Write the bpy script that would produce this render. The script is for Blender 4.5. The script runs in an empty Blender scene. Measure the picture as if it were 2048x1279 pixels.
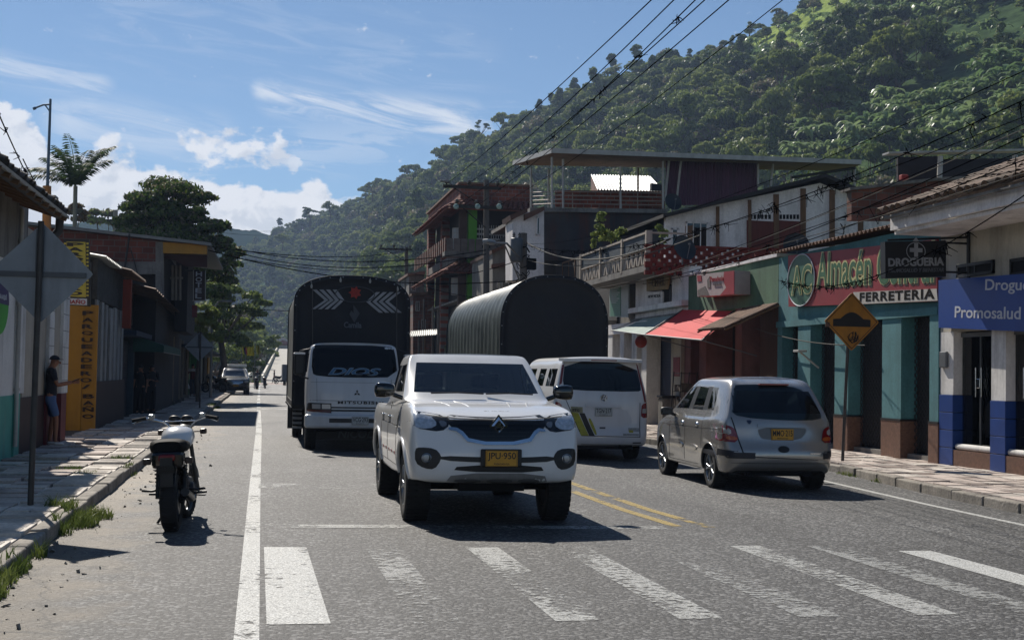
import bpy, bmesh, math, random
import numpy as np
from mathutils import Vector, Matrix, geometry
from mathutils.bvhtree import BVHTree
random.seed(7); rng = np.random.default_rng(7)
SC = bpy.context.scene
COL = SC.collection
V = Vector
R = math.radians
PI = math.pi
# -- camera
FPX = 2700.; IW = 2048; IH = 1279
YAW, PITCH, ROLL = R(-10.47), R(2.31), R(0.957)
_cy, _sy = math.cos(YAW), math.sin(YAW)
FWD = V((-_sy*math.cos(PITCH), _cy*math.cos(PITCH), math.sin(PITCH)))
RT = V((_cy, _sy, 0)); UP = RT.cross(FWD)
R2 = RT*math.cos(ROLL) + UP*math.sin(ROLL); U2 = -RT*math.sin(ROLL) + UP*math.cos(ROLL)
CAM = V((0, 0, 1.6))
def ray(x, y): return FWD*FPX + R2*(x-IW/2) - U2*(y-IH/2)
def G(x, y, z=0.):
 d = ray(x, y); return CAM + d*((z-CAM.z)/d.z)
def PY(x, y, Y):
 d = ray(x, y); return CAM + d*(Y/d.y)
def PX(x, y, X):
 d = ray(x, y); return CAM + d*(X/d.x)
cd = bpy.data.cameras.new('camera'); cam = bpy.data.objects.new('camera', cd); COL.objects.link(cam)
m = Matrix.Identity(4)
for i in range(3):
 m[i][0] = R2[i]; m[i][1] = U2[i]; m[i][2] = -FWD[i]; m[i][3] = CAM[i]
cam.matrix_world = m
cd.sensor_width = 36; cd.lens = FPX/IW*36; cd.clip_end = 20000; cd.clip_start = .1
SC.camera = cam
# -- materials
def lin(h):
 if not isinstance(h, str): return tuple(h)[:3]
 h = h.lstrip('#')
 o = []
 for i in (0, 2, 4):
  v = int(h[i:i+2], 16)/255
  o.append(v/12.92 if v <= .04045 else ((v+.055)/1.055)**2.4)
 return tuple(o)
MATS = {}
def M(name, col='#808080', rough=.7, metal=0., var=.18, scale=3., bump=0., bscale=40., dirt=0., dirtcol='#2a2622', coat=0., stretch=(1, 1, 1), emit=None, spec=.5, fine=0., sheen=0.):
 if name in MATS: return MATS[name]
 mt = bpy.data.materials.new(name); mt.use_nodes = True
 nt = mt.node_tree; N = nt.nodes; L = nt.links
 b = N['Principled BSDF']
 c = lin(col)
 b.inputs['Roughness'].default_value = rough; b.inputs['Metallic'].default_value = metal
 b.inputs['Specular IOR Level'].default_value = spec
 b.inputs['Coat Weight'].default_value = coat; b.inputs['Coat Roughness'].default_value = .04
 tc = N.new('ShaderNodeTexCoord'); mp = N.new('ShaderNodeMapping'); L.new(tc.outputs['Object'], mp.inputs[0])
 mp.inputs['Scale'].default_value = stretch
 n1 = N.new('ShaderNodeTexNoise'); n1.inputs['Scale'].default_value = scale; n1.inputs['Detail'].default_value = 6; n1.inputs['Roughness'].default_value = .6
 L.new(mp.outputs[0], n1.inputs[0])
 mr = N.new('ShaderNodeMapRange'); mr.inputs[1].default_value = .3; mr.inputs[2].default_value = .7
 mr.inputs[3].default_value = 1-var; mr.inputs[4].default_value = 1+var*.7
 L.new(n1.outputs[0], mr.inputs[0])
 mx = N.new('ShaderNodeVectorMath'); mx.operation = 'SCALE'; mx.inputs[0].default_value = c; L.new(mr.outputs[0], mx.inputs['Scale'])
 out = mx.outputs[0]
 if fine:
  n3 = N.new('ShaderNodeTexNoise'); n3.inputs['Scale'].default_value = scale*14; n3.inputs['Detail'].default_value = 3
  L.new(tc.outputs['Object'], n3.inputs[0])
  m3 = N.new('ShaderNodeMapRange'); m3.inputs[1].default_value = .3; m3.inputs[2].default_value = .7; m3.inputs[3].default_value = 1-fine; m3.inputs[4].default_value = 1+fine
  L.new(n3.outputs[0], m3.inputs[0])
  mm = N.new('ShaderNodeVectorMath'); mm.operation = 'SCALE'; L.new(out, mm.inputs[0]); L.new(m3.outputs[0], mm.inputs['Scale']); out = mm.outputs[0]
 if dirt:
  mp2 = N.new('ShaderNodeMapping'); mp2.inputs['Scale'].default_value = (2.2, 2.2, .45); L.new(tc.outputs['Object'], mp2.inputs[0])
  n2 = N.new('ShaderNodeTexNoise'); n2.inputs['Scale'].default_value = 1.1; n2.inputs['Detail'].default_value = 8; n2.inputs['Roughness'].default_value = .68
  L.new(mp2.outputs[0], n2.inputs[0])
  r2 = N.new('ShaderNodeMapRange'); r2.inputs[1].default_value = .47; r2.inputs[2].default_value = .68; r2.inputs[3].default_value = 0; r2.inputs[4].default_value = dirt
  L.new(n2.outputs[0], r2.inputs[0])
  mi = N.new('ShaderNodeMix'); mi.data_type = 'RGBA'; L.new(r2.outputs[0], mi.inputs[0]); L.new(out, mi.inputs[6]); mi.inputs[7].default_value = (*lin(dirtcol), 1)
  out = mi.outputs[2]
 L.new(out, b.inputs['Base Color'])
 if bump:
  n4 = N.new('ShaderNodeTexNoise'); n4.inputs['Scale'].default_value = bscale; n4.inputs['Detail'].default_value = 4; L.new(tc.outputs['Object'], n4.inputs[0])
  bp = N.new('ShaderNodeBump'); bp.inputs['Strength'].default_value = bump; bp.inputs['Distance'].default_value = .02
  L.new(n4.outputs[0], bp.inputs['Height']); L.new(bp.outputs[0], b.inputs['Normal'])
 if emit:
  b.inputs['Emission Color'].default_value = (*c, 1); b.inputs['Emission Strength'].default_value = emit
 MATS[name] = mt
 return mt
def glassmat(name, tint=(.08, .1, .1), rough=.02, clear=.35, refl=.9):
 if name in MATS: return MATS[name]
 mt = bpy.data.materials.new(name); mt.use_nodes = True; nt = mt.node_tree; N = nt.nodes; L = nt.links
 N.remove(N['Principled BSDF']); o = N['Material Output']
 tr = N.new('ShaderNodeBsdfTransparent'); tr.inputs[0].default_value = (tint[0]*clear*4, tint[1]*clear*4, tint[2]*clear*4, 1)
 gl = N.new('ShaderNodeBsdfGlossy'); gl.inputs['Roughness'].default_value = rough; gl.inputs[0].default_value = (refl, refl, refl, 1)
 fr = N.new('ShaderNodeFresnel'); fr.inputs[0].default_value = 1.5
 mr = N.new('ShaderNodeMapRange'); mr.inputs[1].default_value = 0; mr.inputs[2].default_value = 1; mr.inputs[3].default_value = .02; mr.inputs[4].default_value = 1; L.new(fr.outputs[0], mr.inputs[0])
 mx = N.new('ShaderNodeMixShader'); L.new(mr.outputs[0], mx.inputs[0]); L.new(tr.outputs[0], mx.inputs[1]); L.new(gl.outputs[0], mx.inputs[2]); L.new(mx.outputs[0], o.inputs[0])
 MATS[name] = mt
 return mt
def brickmat(name, c1='#8a4a38', c2='#6e3a2c', mortar='#77706a', scale=1., axis='x'):
 """axis: which world axis runs along the wall"""
 if name in MATS: return MATS[name]
 mt = bpy.data.materials.new(name); mt.use_nodes = True; nt = mt.node_tree; N = nt.nodes; L = nt.links
 b = N['Principled BSDF']; b.inputs['Roughness'].default_value = .9
 tc = N.new('ShaderNodeTexCoord'); sp = N.new('ShaderNodeSeparateXYZ'); cb = N.new('ShaderNodeCombineXYZ'); L.new(tc.outputs['Object'], sp.inputs[0])
 L.new(sp.outputs[0 if axis == 'x' else 1], cb.inputs[0]); L.new(sp.outputs[2], cb.inputs[1])
 br = N.new('ShaderNodeTexBrick'); L.new(cb.outputs[0], br.inputs[0])
 br.inputs['Color1'].default_value = (*lin(c1), 1); br.inputs['Color2'].default_value = (*lin(c2), 1); br.inputs['Mortar'].default_value = (*lin(mortar), 1)
 br.inputs['Scale'].default_value = scale; br.inputs['Brick Width'].default_value = .36; br.inputs['Row Height'].default_value = .2; br.inputs['Mortar Size'].default_value = .014
 n = N.new('ShaderNodeTexNoise'); n.inputs['Scale'].default_value = 1.3; n.inputs['Detail'].default_value = 7; L.new(tc.outputs['Object'], n.inputs[0])
 mr = N.new('ShaderNodeMapRange'); mr.inputs[1].default_value = .3; mr.inputs[2].default_value = .7; mr.inputs[3].default_value = .55; mr.inputs[4].default_value = 1.25; L.new(n.outputs[0], mr.inputs[0])
 s = N.new('ShaderNodeVectorMath'); s.operation = 'SCALE'; L.new(br.outputs[0], s.inputs[0]); L.new(mr.outputs[0], s.inputs['Scale']); L.new(s.outputs[0], b.inputs['Base Color'])
 bp = N.new('ShaderNodeBump'); bp.inputs['Strength'].default_value = .5; bp.inputs['Distance'].default_value = .01; L.new(br.outputs['Fac'], bp.inputs['Height']); bp.invert = True; L.new(bp.outputs[0], b.inputs['Normal'])
 MATS[name] = mt
 return mt
# -- mesh builder
class MB:
 def __init__(s): s.v = []; s.f = []; s.m = []; s.sm = []; s.T = None
 def add(s, vs, fs, mi=0, smooth=False):
  o = len(s.v)
  if s.T is not None: vs = [s.T @ V(p) for p in vs]
  s.v.extend([tuple(p) for p in vs])
  for f in fs: s.f.append(tuple(i+o for i in f)); s.m.append(mi); s.sm.append(smooth)
  return s
 def box(s, p0, p1, mi=0, rot=None, bev=0.):
  x0, y0, z0 = [min(a, b) for a, b in zip(p0, p1)]; x1, y1, z1 = [max(a, b) for a, b in zip(p0, p1)]
  if bev > 0:
   c = V(((x0+x1)/2, (y0+y1)/2, (z0+z1)/2)); h = [(x1-x0)/2, (y1-y0)/2, (z1-z0)/2]; bev = min(bev, min(h)*.8)
   bm = bmesh.new(); bmesh.ops.create_cube(bm, size=2)
   for q in bm.verts: q.co = V((q.co.x*h[0], q.co.y*h[1], q.co.z*h[2]))
   bmesh.ops.bevel(bm, geom=list(bm.edges), offset=bev, segments=2, affect='EDGES', profile=.5)
   bm.verts.index_update()
   vs = [c+q.co for q in bm.verts]; fs = [[w.index for w in f.verts] for f in bm.faces]; bm.free()
  else:
   vs = [(x, y, z) for z in (z0, z1) for y in (y0, y1) for x in (x0, x1)]
   fs = [(0, 2, 3, 1), (4, 5, 7, 6), (0, 1, 5, 4), (2, 6, 7, 3), (0, 4, 6, 2), (1, 3, 7, 5)]
  if rot is not None:
   c = V(((x0+x1)/2, (y0+y1)/2, (z0+z1)/2)); vs = [c + rot @ (V(p)-c) for p in vs]
  return s.add(vs, fs, mi)
 def cbox(s, c, size, mi=0, rot=None, bev=0.):
  c = V(c); h = V(size)/2
  return s.box(c-h, c+h, mi, rot, bev)
 def hexa(s, q0, q1, mi=0):
  """two quads (4 pts each, same winding) joined into a solid"""
  return s.add(list(q0)+list(q1), [(0, 3, 2, 1), (4, 5, 6, 7), (0, 1, 5, 4), (1, 2, 6, 5), (2, 3, 7, 6), (3, 0, 4, 7)], mi)
 def slab(s, quad, d, mi=0):
  """quad extruded by vector d"""
  d = V(d); return s.hexa([V(p) for p in quad], [V(p)+d for p in quad], mi)
 def prism(s, poly, d, mi=0, smooth=False):
  n = len(poly); d = V(d); a = [V(p) for p in poly]; b = [p+d for p in a]
  s.add(a+b, [tuple(range(n))[::-1], tuple(range(n, 2*n))], mi)
  s.add(a+b, [(i, (i+1) % n, n+(i+1) % n, n+i) for i in range(n)], mi, smooth)
  return s
 def tube(s, path, r, n=8, mi=0, cap=True, smooth=True):
  P = [V(p) for p in path]; rs = r if isinstance(r, (list, tuple)) else [r]*len(P)
  vs = []; prev = None
  for i, p in enumerate(P):
   t = (P[min(i+1, len(P)-1)]-P[max(i-1, 0)])
   t = t.normalized() if t.length > 1e-9 else V((0, 0, 1))
   if prev is None:
    a = V((0, 0, 1)) if abs(t.z) < .9 else V((1, 0, 0)); u = t.cross(a).normalized()
   else:
    u = (prev - t*prev.dot(t)); u = u.normalized() if u.length > 1e-6 else t.cross(V((1, .3, .2))).normalized()
   prev = u; w = t.cross(u)
   for k in range(n):
    th = 2*PI*k/n; vs.append(p + (u*math.cos(th)+w*math.sin(th))*rs[i])
  fs = [(i*n+k, i*n+(k+1) % n, (i+1)*n+(k+1) % n, (i+1)*n+k) for i in range(len(P)-1) for k in range(n)]
  s.add(vs, fs, mi, smooth)
  if cap:
   s.add(vs[:n], [tuple(range(n))[::-1]], mi); s.add(vs[-n:], [tuple(range(n))], mi)
  return s
 def lathe(s, prof, n=24, axis='z', c=(0, 0, 0), mi=0, smooth=True, closed=False):
  """prof: (r, h) pairs"""
  c = V(c); vs = []
  for r, h in prof:
   for k in range(n):
    a = 2*PI*k/n; x, y = r*math.cos(a), r*math.sin(a)
    vs.append(c + (V((x, y, h)) if axis == 'z' else V((h, x, y)) if axis == 'x' else V((x, h, y))))
  m_ = len(prof); rg = m_ if closed else m_-1
  fs = [(i*n+k, i*n+(k+1) % n, ((i+1) % m_)*n+(k+1) % n, ((i+1) % m_)*n+k) for i in range(rg) for k in range(n)]
  return s.add(vs, fs, mi, smooth)
 def ball(s, c, r, n=10, mi=0, sc=(1, 1, 1)):
  c = V(c); prof = [(math.sin(PI*i/n), -math.cos(PI*i/n)) for i in range(n+1)]
  vs = []; k_ = n*2
  for a, h in prof:
   for k in range(k_):
    t = 2*PI*k/k_; vs.append(c+V((a*math.cos(t)*r*sc[0], a*math.sin(t)*r*sc[1], h*r*sc[2])))
  return s.add(vs, [(i*k_+k, i*k_+(k+1) % k_, (i+1)*k_+(k+1) % k_, (i+1)*k_+k) for i in range(n) for k in range(k_)], mi, True)
 def mesh(s, name, mats):
  me = bpy.data.meshes.new(name); me.from_pydata(s.v, [], s.f)
  for q in (mats if isinstance(mats, (list, tuple)) else [mats]): me.materials.append(q)
  me.polygons.foreach_set('material_index', s.m); me.polygons.foreach_set('use_smooth', s.sm)
  me.update()
  return me
 def build(s, name, mats, parent=None, sharp=None, fix=True):
  me = s.mesh(name, mats)
  if fix and len(s.f) < 60000:
   bm = bmesh.new(); bm.from_mesh(me); bmesh.ops.remove_doubles(bm, verts=bm.verts, dist=1e-5) if sharp is not None else None
   bmesh.ops.recalc_face_normals(bm, faces=bm.faces); bm.to_mesh(me); bm.free()
  if sharp is not None: me.set_sharp_from_angle(angle=R(sharp))
  o = bpy.data.objects.new(name, me); COL.objects.link(o)
  if parent is not None: put(o, parent)
  return o
def put(o, parent):
 o.parent = parent
 if parent.get('_w'): o.matrix_parent_inverse = Matrix.Translation(-V(parent.get('_w')))
 elif parent.parent is not None and parent.parent.get('_w'): o.matrix_parent_inverse = Matrix.Identity(4)
def tag(o, label, cat, group=None, kind=None):
 if label: o['label'] = label
 if cat: o['category'] = cat
 if group: o['group'] = group
 if kind: o['kind'] = kind
 return o
def thing(name, label, cat, loc=(0, 0, 0), rotz=0., group=None, world=True):
 """Empty at the thing's base. world=True: its parts are written in world coordinates (rotz must be 0)."""
 o = bpy.data.objects.new(name, None); COL.objects.link(o); o.location = loc; o.rotation_euler = (0, 0, rotz); o.empty_display_size = .3
 if world: o['_w'] = tuple(loc)
 return tag(o, label, cat, group)
def struct(o): o['kind'] = 'structure'; return o
def link(name, me, parent=None):
 o = bpy.data.objects.new(name, me); COL.objects.link(o)
 if parent is not None: put(o, parent)
 return o
def copytree(o, parent=None):
 c = o.copy(); COL.objects.link(c)
 if parent is not None: c.parent = parent
 for ch in list(o.children): copytree(ch, c)
 return c
def frameM(origin, xd, yd):
 xd = V(xd).normalized(); yd = V(yd); zd = xd.cross(yd).normalized(); yd = zd.cross(xd).normalized()
 mm = Matrix.Identity(4)
 for i in range(3): mm[i][0] = xd[i]; mm[i][1] = yd[i]; mm[i][2] = zd[i]; mm[i][3] = origin[i]
 return mm
def text(s, mat, origin, xd, yd, w=None, h=None, depth=.01, bold=0., parent=None, name='lettering', align='l', spacing=1., shear=0., keep=False, outline=None, serif=False):
 """text laid on the plane through origin (lower left) with directions xd, yd; stretched to w x h"""
 cu = bpy.data.curves.new('t', 'FONT'); cu.body = s; cu.size = 1; cu.offset = bold; cu.extrude = .5; cu.space_character = spacing; cu.shear = shear; cu.resolution_u = 4
 o = bpy.data.objects.new('t', cu); COL.objects.link(o)
 dg = bpy.context.evaluated_depsgraph_get(); me = bpy.data.meshes.new_from_object(o.evaluated_get(dg)); bpy.data.objects.remove(o)
 n = len(me.vertices); co = np.empty(n*3); me.vertices.foreach_get('co', co); co = co.reshape(-1, 3)
 mn, mx = co.min(0), co.max(0)
 sx = (w/(mx[0]-mn[0])) if w else None; sy = (h/(mx[1]-mn[1])) if h else None
 sx = sx or sy; sy = sy or sx
 q = np.empty_like(co); q[:, 0] = (co[:, 0]-mn[0])*sx; q[:, 1] = (co[:, 1]-mn[1])*sy; q[:, 2] = (co[:, 2])*depth
 if align == 'c': q[:, 0] -= (mx[0]-mn[0])*sx/2
 F = np.array(frameM(origin, xd, yd)); q = q @ F[:3, :3].T + F[:3, 3]
 me.vertices.foreach_set('co', q.ravel()); me.materials.clear(); me.materials.append(mat); me.update(); me.name = name
 ob = link(name, me, parent)
 return ob
def vtext(s, mat, top, xd, cw, ch, pitch, depth=.01, bold=.02, parent=None, name='lettering'):
 """one vertical column of stacked letters, top = upper centre"""
 obs = []
 z = 0
 for c in s:
  if c == ' ': z += pitch*.5; continue
  me0 = text(c, mat, V(top)+V((0, 0, -z-ch)), xd, (0, 0, 1), w=cw if c not in 'I/' else cw*(.3 if c == 'I' else .8), h=ch*(1.35 if c in 'Ñ' else 1), depth=depth, bold=bold, align='c', name=name)
  obs.append(me0); z += pitch
 bm = bmesh.new()
 for o in obs:
  bm.from_mesh(o.data); bpy.data.objects.remove(o)
 me = bpy.data.meshes.new(name); bm.to_mesh(me); bm.free(); me.materials.append(mat)
 return link(name, me, parent)
def refine(poly, r):
 """2D polygon -> refined triangulation: verts, faces, boundary loop"""
 P = []
 n = len(poly)
 for i in range(n):
  a, b = V(poly[i]), V(poly[(i+1) % n]); k = max(1, int((b-a).length/r))
  for j in range(k): P.append(a + (b-a)*j/k)
 nb = len(P); xs = [p.x for p in P]; ys = [p.y for p in P]
 pts = list(P)
 def inside(x, y):
  c = False; j = nb-1
  for i in range(nb):
   if (P[i].y > y) != (P[j].y > y) and x < (P[j].x-P[i].x)*(y-P[i].y)/(P[j].y-P[i].y+1e-12)+P[i].x: c = not c
   j = i
  return c
 y = min(ys)+r/2
 while y < max(ys):
  x = min(xs)+r/2
  while x < max(xs):
   if inside(x, y) and min((p-V((x, y))).length for p in P) > r*.45: pts.append(V((x, y)))
   x += r
  y += r
 res = geometry.delaunay_2d_cdt(pts, [(i, (i+1) % nb) for i in range(nb)], [], 1, 1e-6)
 return res[0], res[2], nb
def smoothpoly(poly, it=2):
 P = [V(p) for p in poly]
 for _ in range(it):
  Q = []
  for i in range(len(P)):
   a, b = P[i], P[(i+1) % len(P)]; Q += [a*.75+b*.25, a*.25+b*.75]
  P = Q
 return P
def patch(bvh, poly, plane, off=.004, th=.012, r=.06, mi=0, mb=None, smooth=2, far=6.):
 """lay a 2D outline onto a body: plane 'front' (x,z) seen from +y, 'rear' (x,z) from -y, 'side+'/'side-' (y,z), 'top' (x,y)"""
 mb = mb or MB()
 if smooth: poly = smoothpoly(poly, smooth)
 vs, fs, nb = refine(poly, r)
 dr = {'front': V((0, -1, 0)), 'rear': V((0, 1, 0)), 'side+': V((-1, 0, 0)), 'side-': V((1, 0, 0)), 'top': V((0, 0, -1))}[plane]
 out = []; ok = []
 for p in vs:
  if plane == 'front': o = V((p.x, far, p.y))
  elif plane == 'rear': o = V((p.x, -far, p.y))
  elif plane == 'side+': o = V((far, p.x, p.y))
  elif plane == 'side-': o = V((-far, p.x, p.y))
  else: o = V((p.x, p.y, far))
  h = bvh.ray_cast(o, dr); ok.append(h[0] is not None)
  out.append(h[0].copy() if h[0] is not None else None)
 good = [q for q in out if q is not None]
 if not good: return mb
 for i, q in enumerate(out):
  if q is None:
   p = vs[i]
   key = (lambda g: (g.x-p.x)**2+(g.z-p.y)**2) if plane in ('front', 'rear') else (lambda g: (g.y-p.x)**2+(g.z-p.y)**2) if plane[:4] == 'side' else (lambda g: (g.x-p.x)**2+(g.y-p.y)**2)
   out[i] = min(good, key=key).copy()
 top = [q - dr*off for q in out]
 n = len(top)
 mb.add(top, [tuple(f) for f in fs], mi, True)
 be = {}
 for f in fs:
  for i in range(len(f)):
   e = (f[i], f[(i+1) % len(f)]); be[e] = 1
 rim = [e for e in be if (e[1], e[0]) not in be]
 low = [q + dr*th for q in top]
 mb.add(top+low, [(a, b, b+n, a+n) for a, b in rim], mi, False)
 return mb
def skin_mesh(name, nodes, edges, subs=2, root=0):
 """nodes: (pos, rx, ry) -> Mesh via skin modifier"""
 me = bpy.data.meshes.new(name); me.from_pydata([tuple(n_[0]) for n_ in nodes], edges, [])
 o = bpy.data.objects.new(name, me); COL.objects.link(o)
 md = o.modifiers.new('s', 'SKIN'); md.use_smooth_shade = True
 sv = me.skin_vertices[0].data
 for i, n_ in enumerate(nodes): sv[i].radius = (n_[1], n_[2] if len(n_) > 2 else n_[1]); sv[i].use_root = (i == root)
 if subs: s2 = o.modifiers.new('u', 'SUBSURF'); s2.levels = subs; s2.render_levels = subs
 dg = bpy.context.evaluated_depsgraph_get(); r = bpy.data.meshes.new_from_object(o.evaluated_get(dg)); r.name = name
 bpy.data.objects.remove(o)
 for p in r.polygons: p.use_smooth = True
 return r
# == world, light, haze
SUN_AZ, SUN_EL = R(-14.5), R(42)
W = bpy.data.worlds.new('World'); SC.world = W; W.use_nodes = True
nt = W.node_tree; N = nt.nodes; L = nt.links
bg = N['Background']; bg.inputs[1].default_value = .051
sky = N.new('ShaderNodeTexSky'); sky.sky_type = 'NISHITA'; sky.sun_disc = False; sky.sun_elevation = SUN_EL; sky.sun_rotation = SUN_AZ
sky.altitude = 1300; sky.air_density = 1.0; sky.dust_density = .25; sky.ozone_density = 2.2
def nd(t, **k):
 n = N.new(t)
 for a, b in k.items(): setattr(n, a, b)
 return n
def mth(op, a, b=None, clamp=False):
 n = nd('ShaderNodeMath', operation=op, use_clamp=clamp)
 for i, q in enumerate((a, b)):
  if q is None: continue
  if isinstance(q, (int, float)): n.inputs[i].default_value = q
  else: L.new(q, n.inputs[i])
 return n.outputs[0]
def mrange(x, a, b, c=0., d=1., smooth=True):
 n = nd('ShaderNodeMapRange'); n.interpolation_type = 'SMOOTHSTEP' if smooth else 'LINEAR'
 L.new(x, n.inputs[0]); n.inputs[1].default_value = a; n.inputs[2].default_value = b; n.inputs[3].default_value = c; n.inputs[4].default_value = d
 return n.outputs[0]
tc = nd('ShaderNodeTexCoord'); sp = nd('ShaderNodeSeparateXYZ'); L.new(tc.outputs['Generated'], sp.inputs[0])
az = mth('MULTIPLY', mth('ARCTAN2', sp.outputs[0], sp.outputs[1]), 180/PI)     # degrees, clockwise from the street's axis
el = mth('MULTIPLY', mth('ARCSINE', sp.outputs[2]), 180/PI)
def noise(sx, sy, rot=0., detail=8, rough=.6, off=(0, 0), dist=0.):
 c, s = math.cos(R(rot)), math.sin(R(rot))
 u = mth('ADD', mth('MULTIPLY', az, c), mth('MULTIPLY', el, s)); v = mth('SUBTRACT', mth('MULTIPLY', el, c), mth('MULTIPLY', az, s))
 cb = nd('ShaderNodeCombineXYZ'); L.new(mth('ADD', mth('MULTIPLY', u, sx), off[0]), cb.inputs[0]); L.new(mth('ADD', mth('MULTIPLY', v, sy), off[1]), cb.inputs[1])
 n = nd('ShaderNodeTexNoise'); n.noise_dimensions = '2D'; n.inputs['Scale'].default_value = 1; n.inputs['Detail'].default_value = detail; n.inputs['Roughness'].default_value = rough; n.inputs['Distortion'].default_value = dist
 L.new(cb.outputs[0], n.inputs[0]); return n.outputs[0]
def sausage(x0, y0, x1, y1, w):
 """soft mask round the segment (az,el)-(az,el) with half width w"""
 dx, dy = x1-x0, y1-y0; ll = math.hypot(dx, dy); ux, uy = dx/ll, dy/ll
 a = mth('SUBTRACT', az, x0); b = mth('SUBTRACT', el, y0)
 t = mth('ADD', mth('MULTIPLY', a, ux), mth('MULTIPLY', b, uy)); d = mth('SUBTRACT', mth('MULTIPLY', b, ux), mth('MULTIPLY', a, uy))
 tt = mth('SUBTRACT', mth('ABSOLUTE', mth('SUBTRACT', t, ll/2)), ll/2)
 tt = mth('MAXIMUM', tt, 0.)
 dd = mth('SQRT', mth('ADD', mth('POWER', tt, 2), mth('POWER', mth('ABSOLUTE', d), 2)))
 return mrange(dd, 0, w, 1, 0)
def ae(x, y):
 d = ray(x, y).normalized(); return math.degrees(math.atan2(d.x, d.y)), math.degrees(math.asin(d.z))
cn = noise(.55, .75, 0, 9, .52, (3.1, 7.3), .1)
cn2 = noise(.55, .75, 0, 4, .58, (3.1-.12, 7.3+.28), .25)          # same field a little towards the sun: gives the shaded side
def cum(bias):
 return mrange(mth('ADD', cn, bias), .50, .585), None
topel = nd('ShaderNodeFloatCurve'); cv = topel.mapping.curves[0]
tops = [(-13, 13.2), (-11.3, 11.4), (-9.5, 10.0), (-8.0, 8.8), (-5.3, 8.9), (-3.6, 8.0), (-1.5, 7.9), (0, 7.6), (1.6, 8.0), (3.4, 7.0), (6, 5.6), (20, 3.5)]
a0, a1 = -13., 20.
cv.points[0].location = (0, tops[0][1]/20); cv.points[1].location = (1, tops[-1][1]/20)
for a, e in tops[1:-1]: cv.points.new((a-a0)/(a1-a0), e/20)
topel.mapping.update()
L.new(mrange(az, a0, a1, 0, 1, False), topel.inputs[1])
rel = mth('SUBTRACT', mth('MULTIPLY', topel.outputs[0], 20), el)      # degrees below the bank's top
bias = mrange(rel, -.9, 1.3, -.26, .40, False)
c_bank = mrange(mth('ADD', cn, bias), .5, .63)
cnp = noise(1.1, 1.7, 0, 9, .55, (4.2, 2.1), .0)
pa = sausage(*ae(385, 290), *ae(560, 300), 1.5)
c_puff = mrange(mth('ADD', cnp, mth('MULTIPLY', mth('SUBTRACT', pa, .50), .36)), .5, .74)
pb = sausage(*ae(545, 318), *ae(590, 326), .55)
c_puff2 = mrange(mth('ADD', cnp, mth('MULTIPLY', mth('SUBTRACT', pb, .52), .5)), .5, .62)
cumul = mth('MAXIMUM', mth('MAXIMUM', c_bank, c_puff), mth('MULTIPLY', c_puff2, .7), True)
shade = mrange(mth('SUBTRACT', cn2, cn), -.06, .16, 0.0, .8, True)
low = mrange(rel, 1.0, 4.5, 0, .8)
def cirrus(x0, y0, x1, y1, w, rot, th, amp):
 mk = sausage(*ae(x0, y0), *ae(x1, y1), w)
 n = noise(.22, 1.5, rot, 9, .62, (x0*.01, y0*.03), .5)
 return mth('MULTIPLY', mth('MULTIPLY', mrange(n, .5-th, .62+th*.4), mk), amp)
ci = [cirrus(560, 195, 930, 245, 1.25, -11, .16, .95), cirrus(520, 180, 700, 215, .6, -14, .2, .9), cirrus(-60, 120, 190, 175, 1.0, -11, .18, .6), cirrus(140, 235, 420, 280, 1.6, -9, .22, .6), cirrus(400, 320, 1000, 250, 1.8, -2, .0, .3), cirrus(250, 40, 900, 130, 3.0, -6, .1, .16)]
cs = ci[0]
for q in ci[1:]: cs = mth('MAXIMUM', cs, q)
colc = nd('ShaderNodeMix', data_type='RGBA')
L.new(mth('MULTIPLY', mth('MAXIMUM', shade, low), .85, True), colc.inputs[0]); colc.inputs[6].default_value = (13.5, 13.6, 13.8, 1); colc.inputs[7].default_value = (8.8, 9.5, 10.5, 1)
tn = nd('ShaderNodeVectorMath', operation='MULTIPLY'); L.new(sky.outputs[0], tn.inputs[0]); tn.inputs[1].default_value = (.93, 1.10, 1.20)
m1 = nd('ShaderNodeMix', data_type='RGBA'); L.new(mth('MULTIPLY', cs, .92, True), m1.inputs[0]); L.new(tn.outputs[0], m1.inputs[6]); m1.inputs[7].default_value = (13, 13.4, 13.8, 1)
m2 = nd('ShaderNodeMix', data_type='RGBA'); L.new(cumul, m2.inputs[0]); L.new(m1.outputs[2], m2.inputs[6]); L.new(colc.outputs[2], m2.inputs[7])
L.new(m2.outputs[2], bg.inputs[0])
sun = bpy.data.lights.new('sun', 'SUN'); sun.energy = 5.0; sun.angle = R(.5); sun.color = (1, .93, .83)
so = bpy.data.objects.new('sun', sun); COL.objects.link(so)
sd = V((math.sin(SUN_AZ)*math.cos(SUN_EL), math.cos(SUN_AZ)*math.cos(SUN_EL), math.sin(SUN_EL)))
so.rotation_euler = sd.to_track_quat('Z', 'Y').to_euler(); so.location = (-20, 40, 60)
SC.view_settings.view_transform = 'Standard'; SC.view_settings.look = 'None'; SC.view_settings.exposure = .36; SC.view_settings.gamma = 1
SC.render.engine = 'CYCLES'
cyc = SC.cycles
cyc.use_denoising = True; cyc.max_bounces = 6; cyc.diffuse_bounces = 3; cyc.glossy_bounces = 3; cyc.transparent_max_bounces = 12; cyc.transmission_bounces = 4; cyc.volume_bounces = 0
cyc.sample_clamp_indirect = 6; cyc.caustics_reflective = False; cyc.caustics_refractive = False
HAZE = .00024
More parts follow.
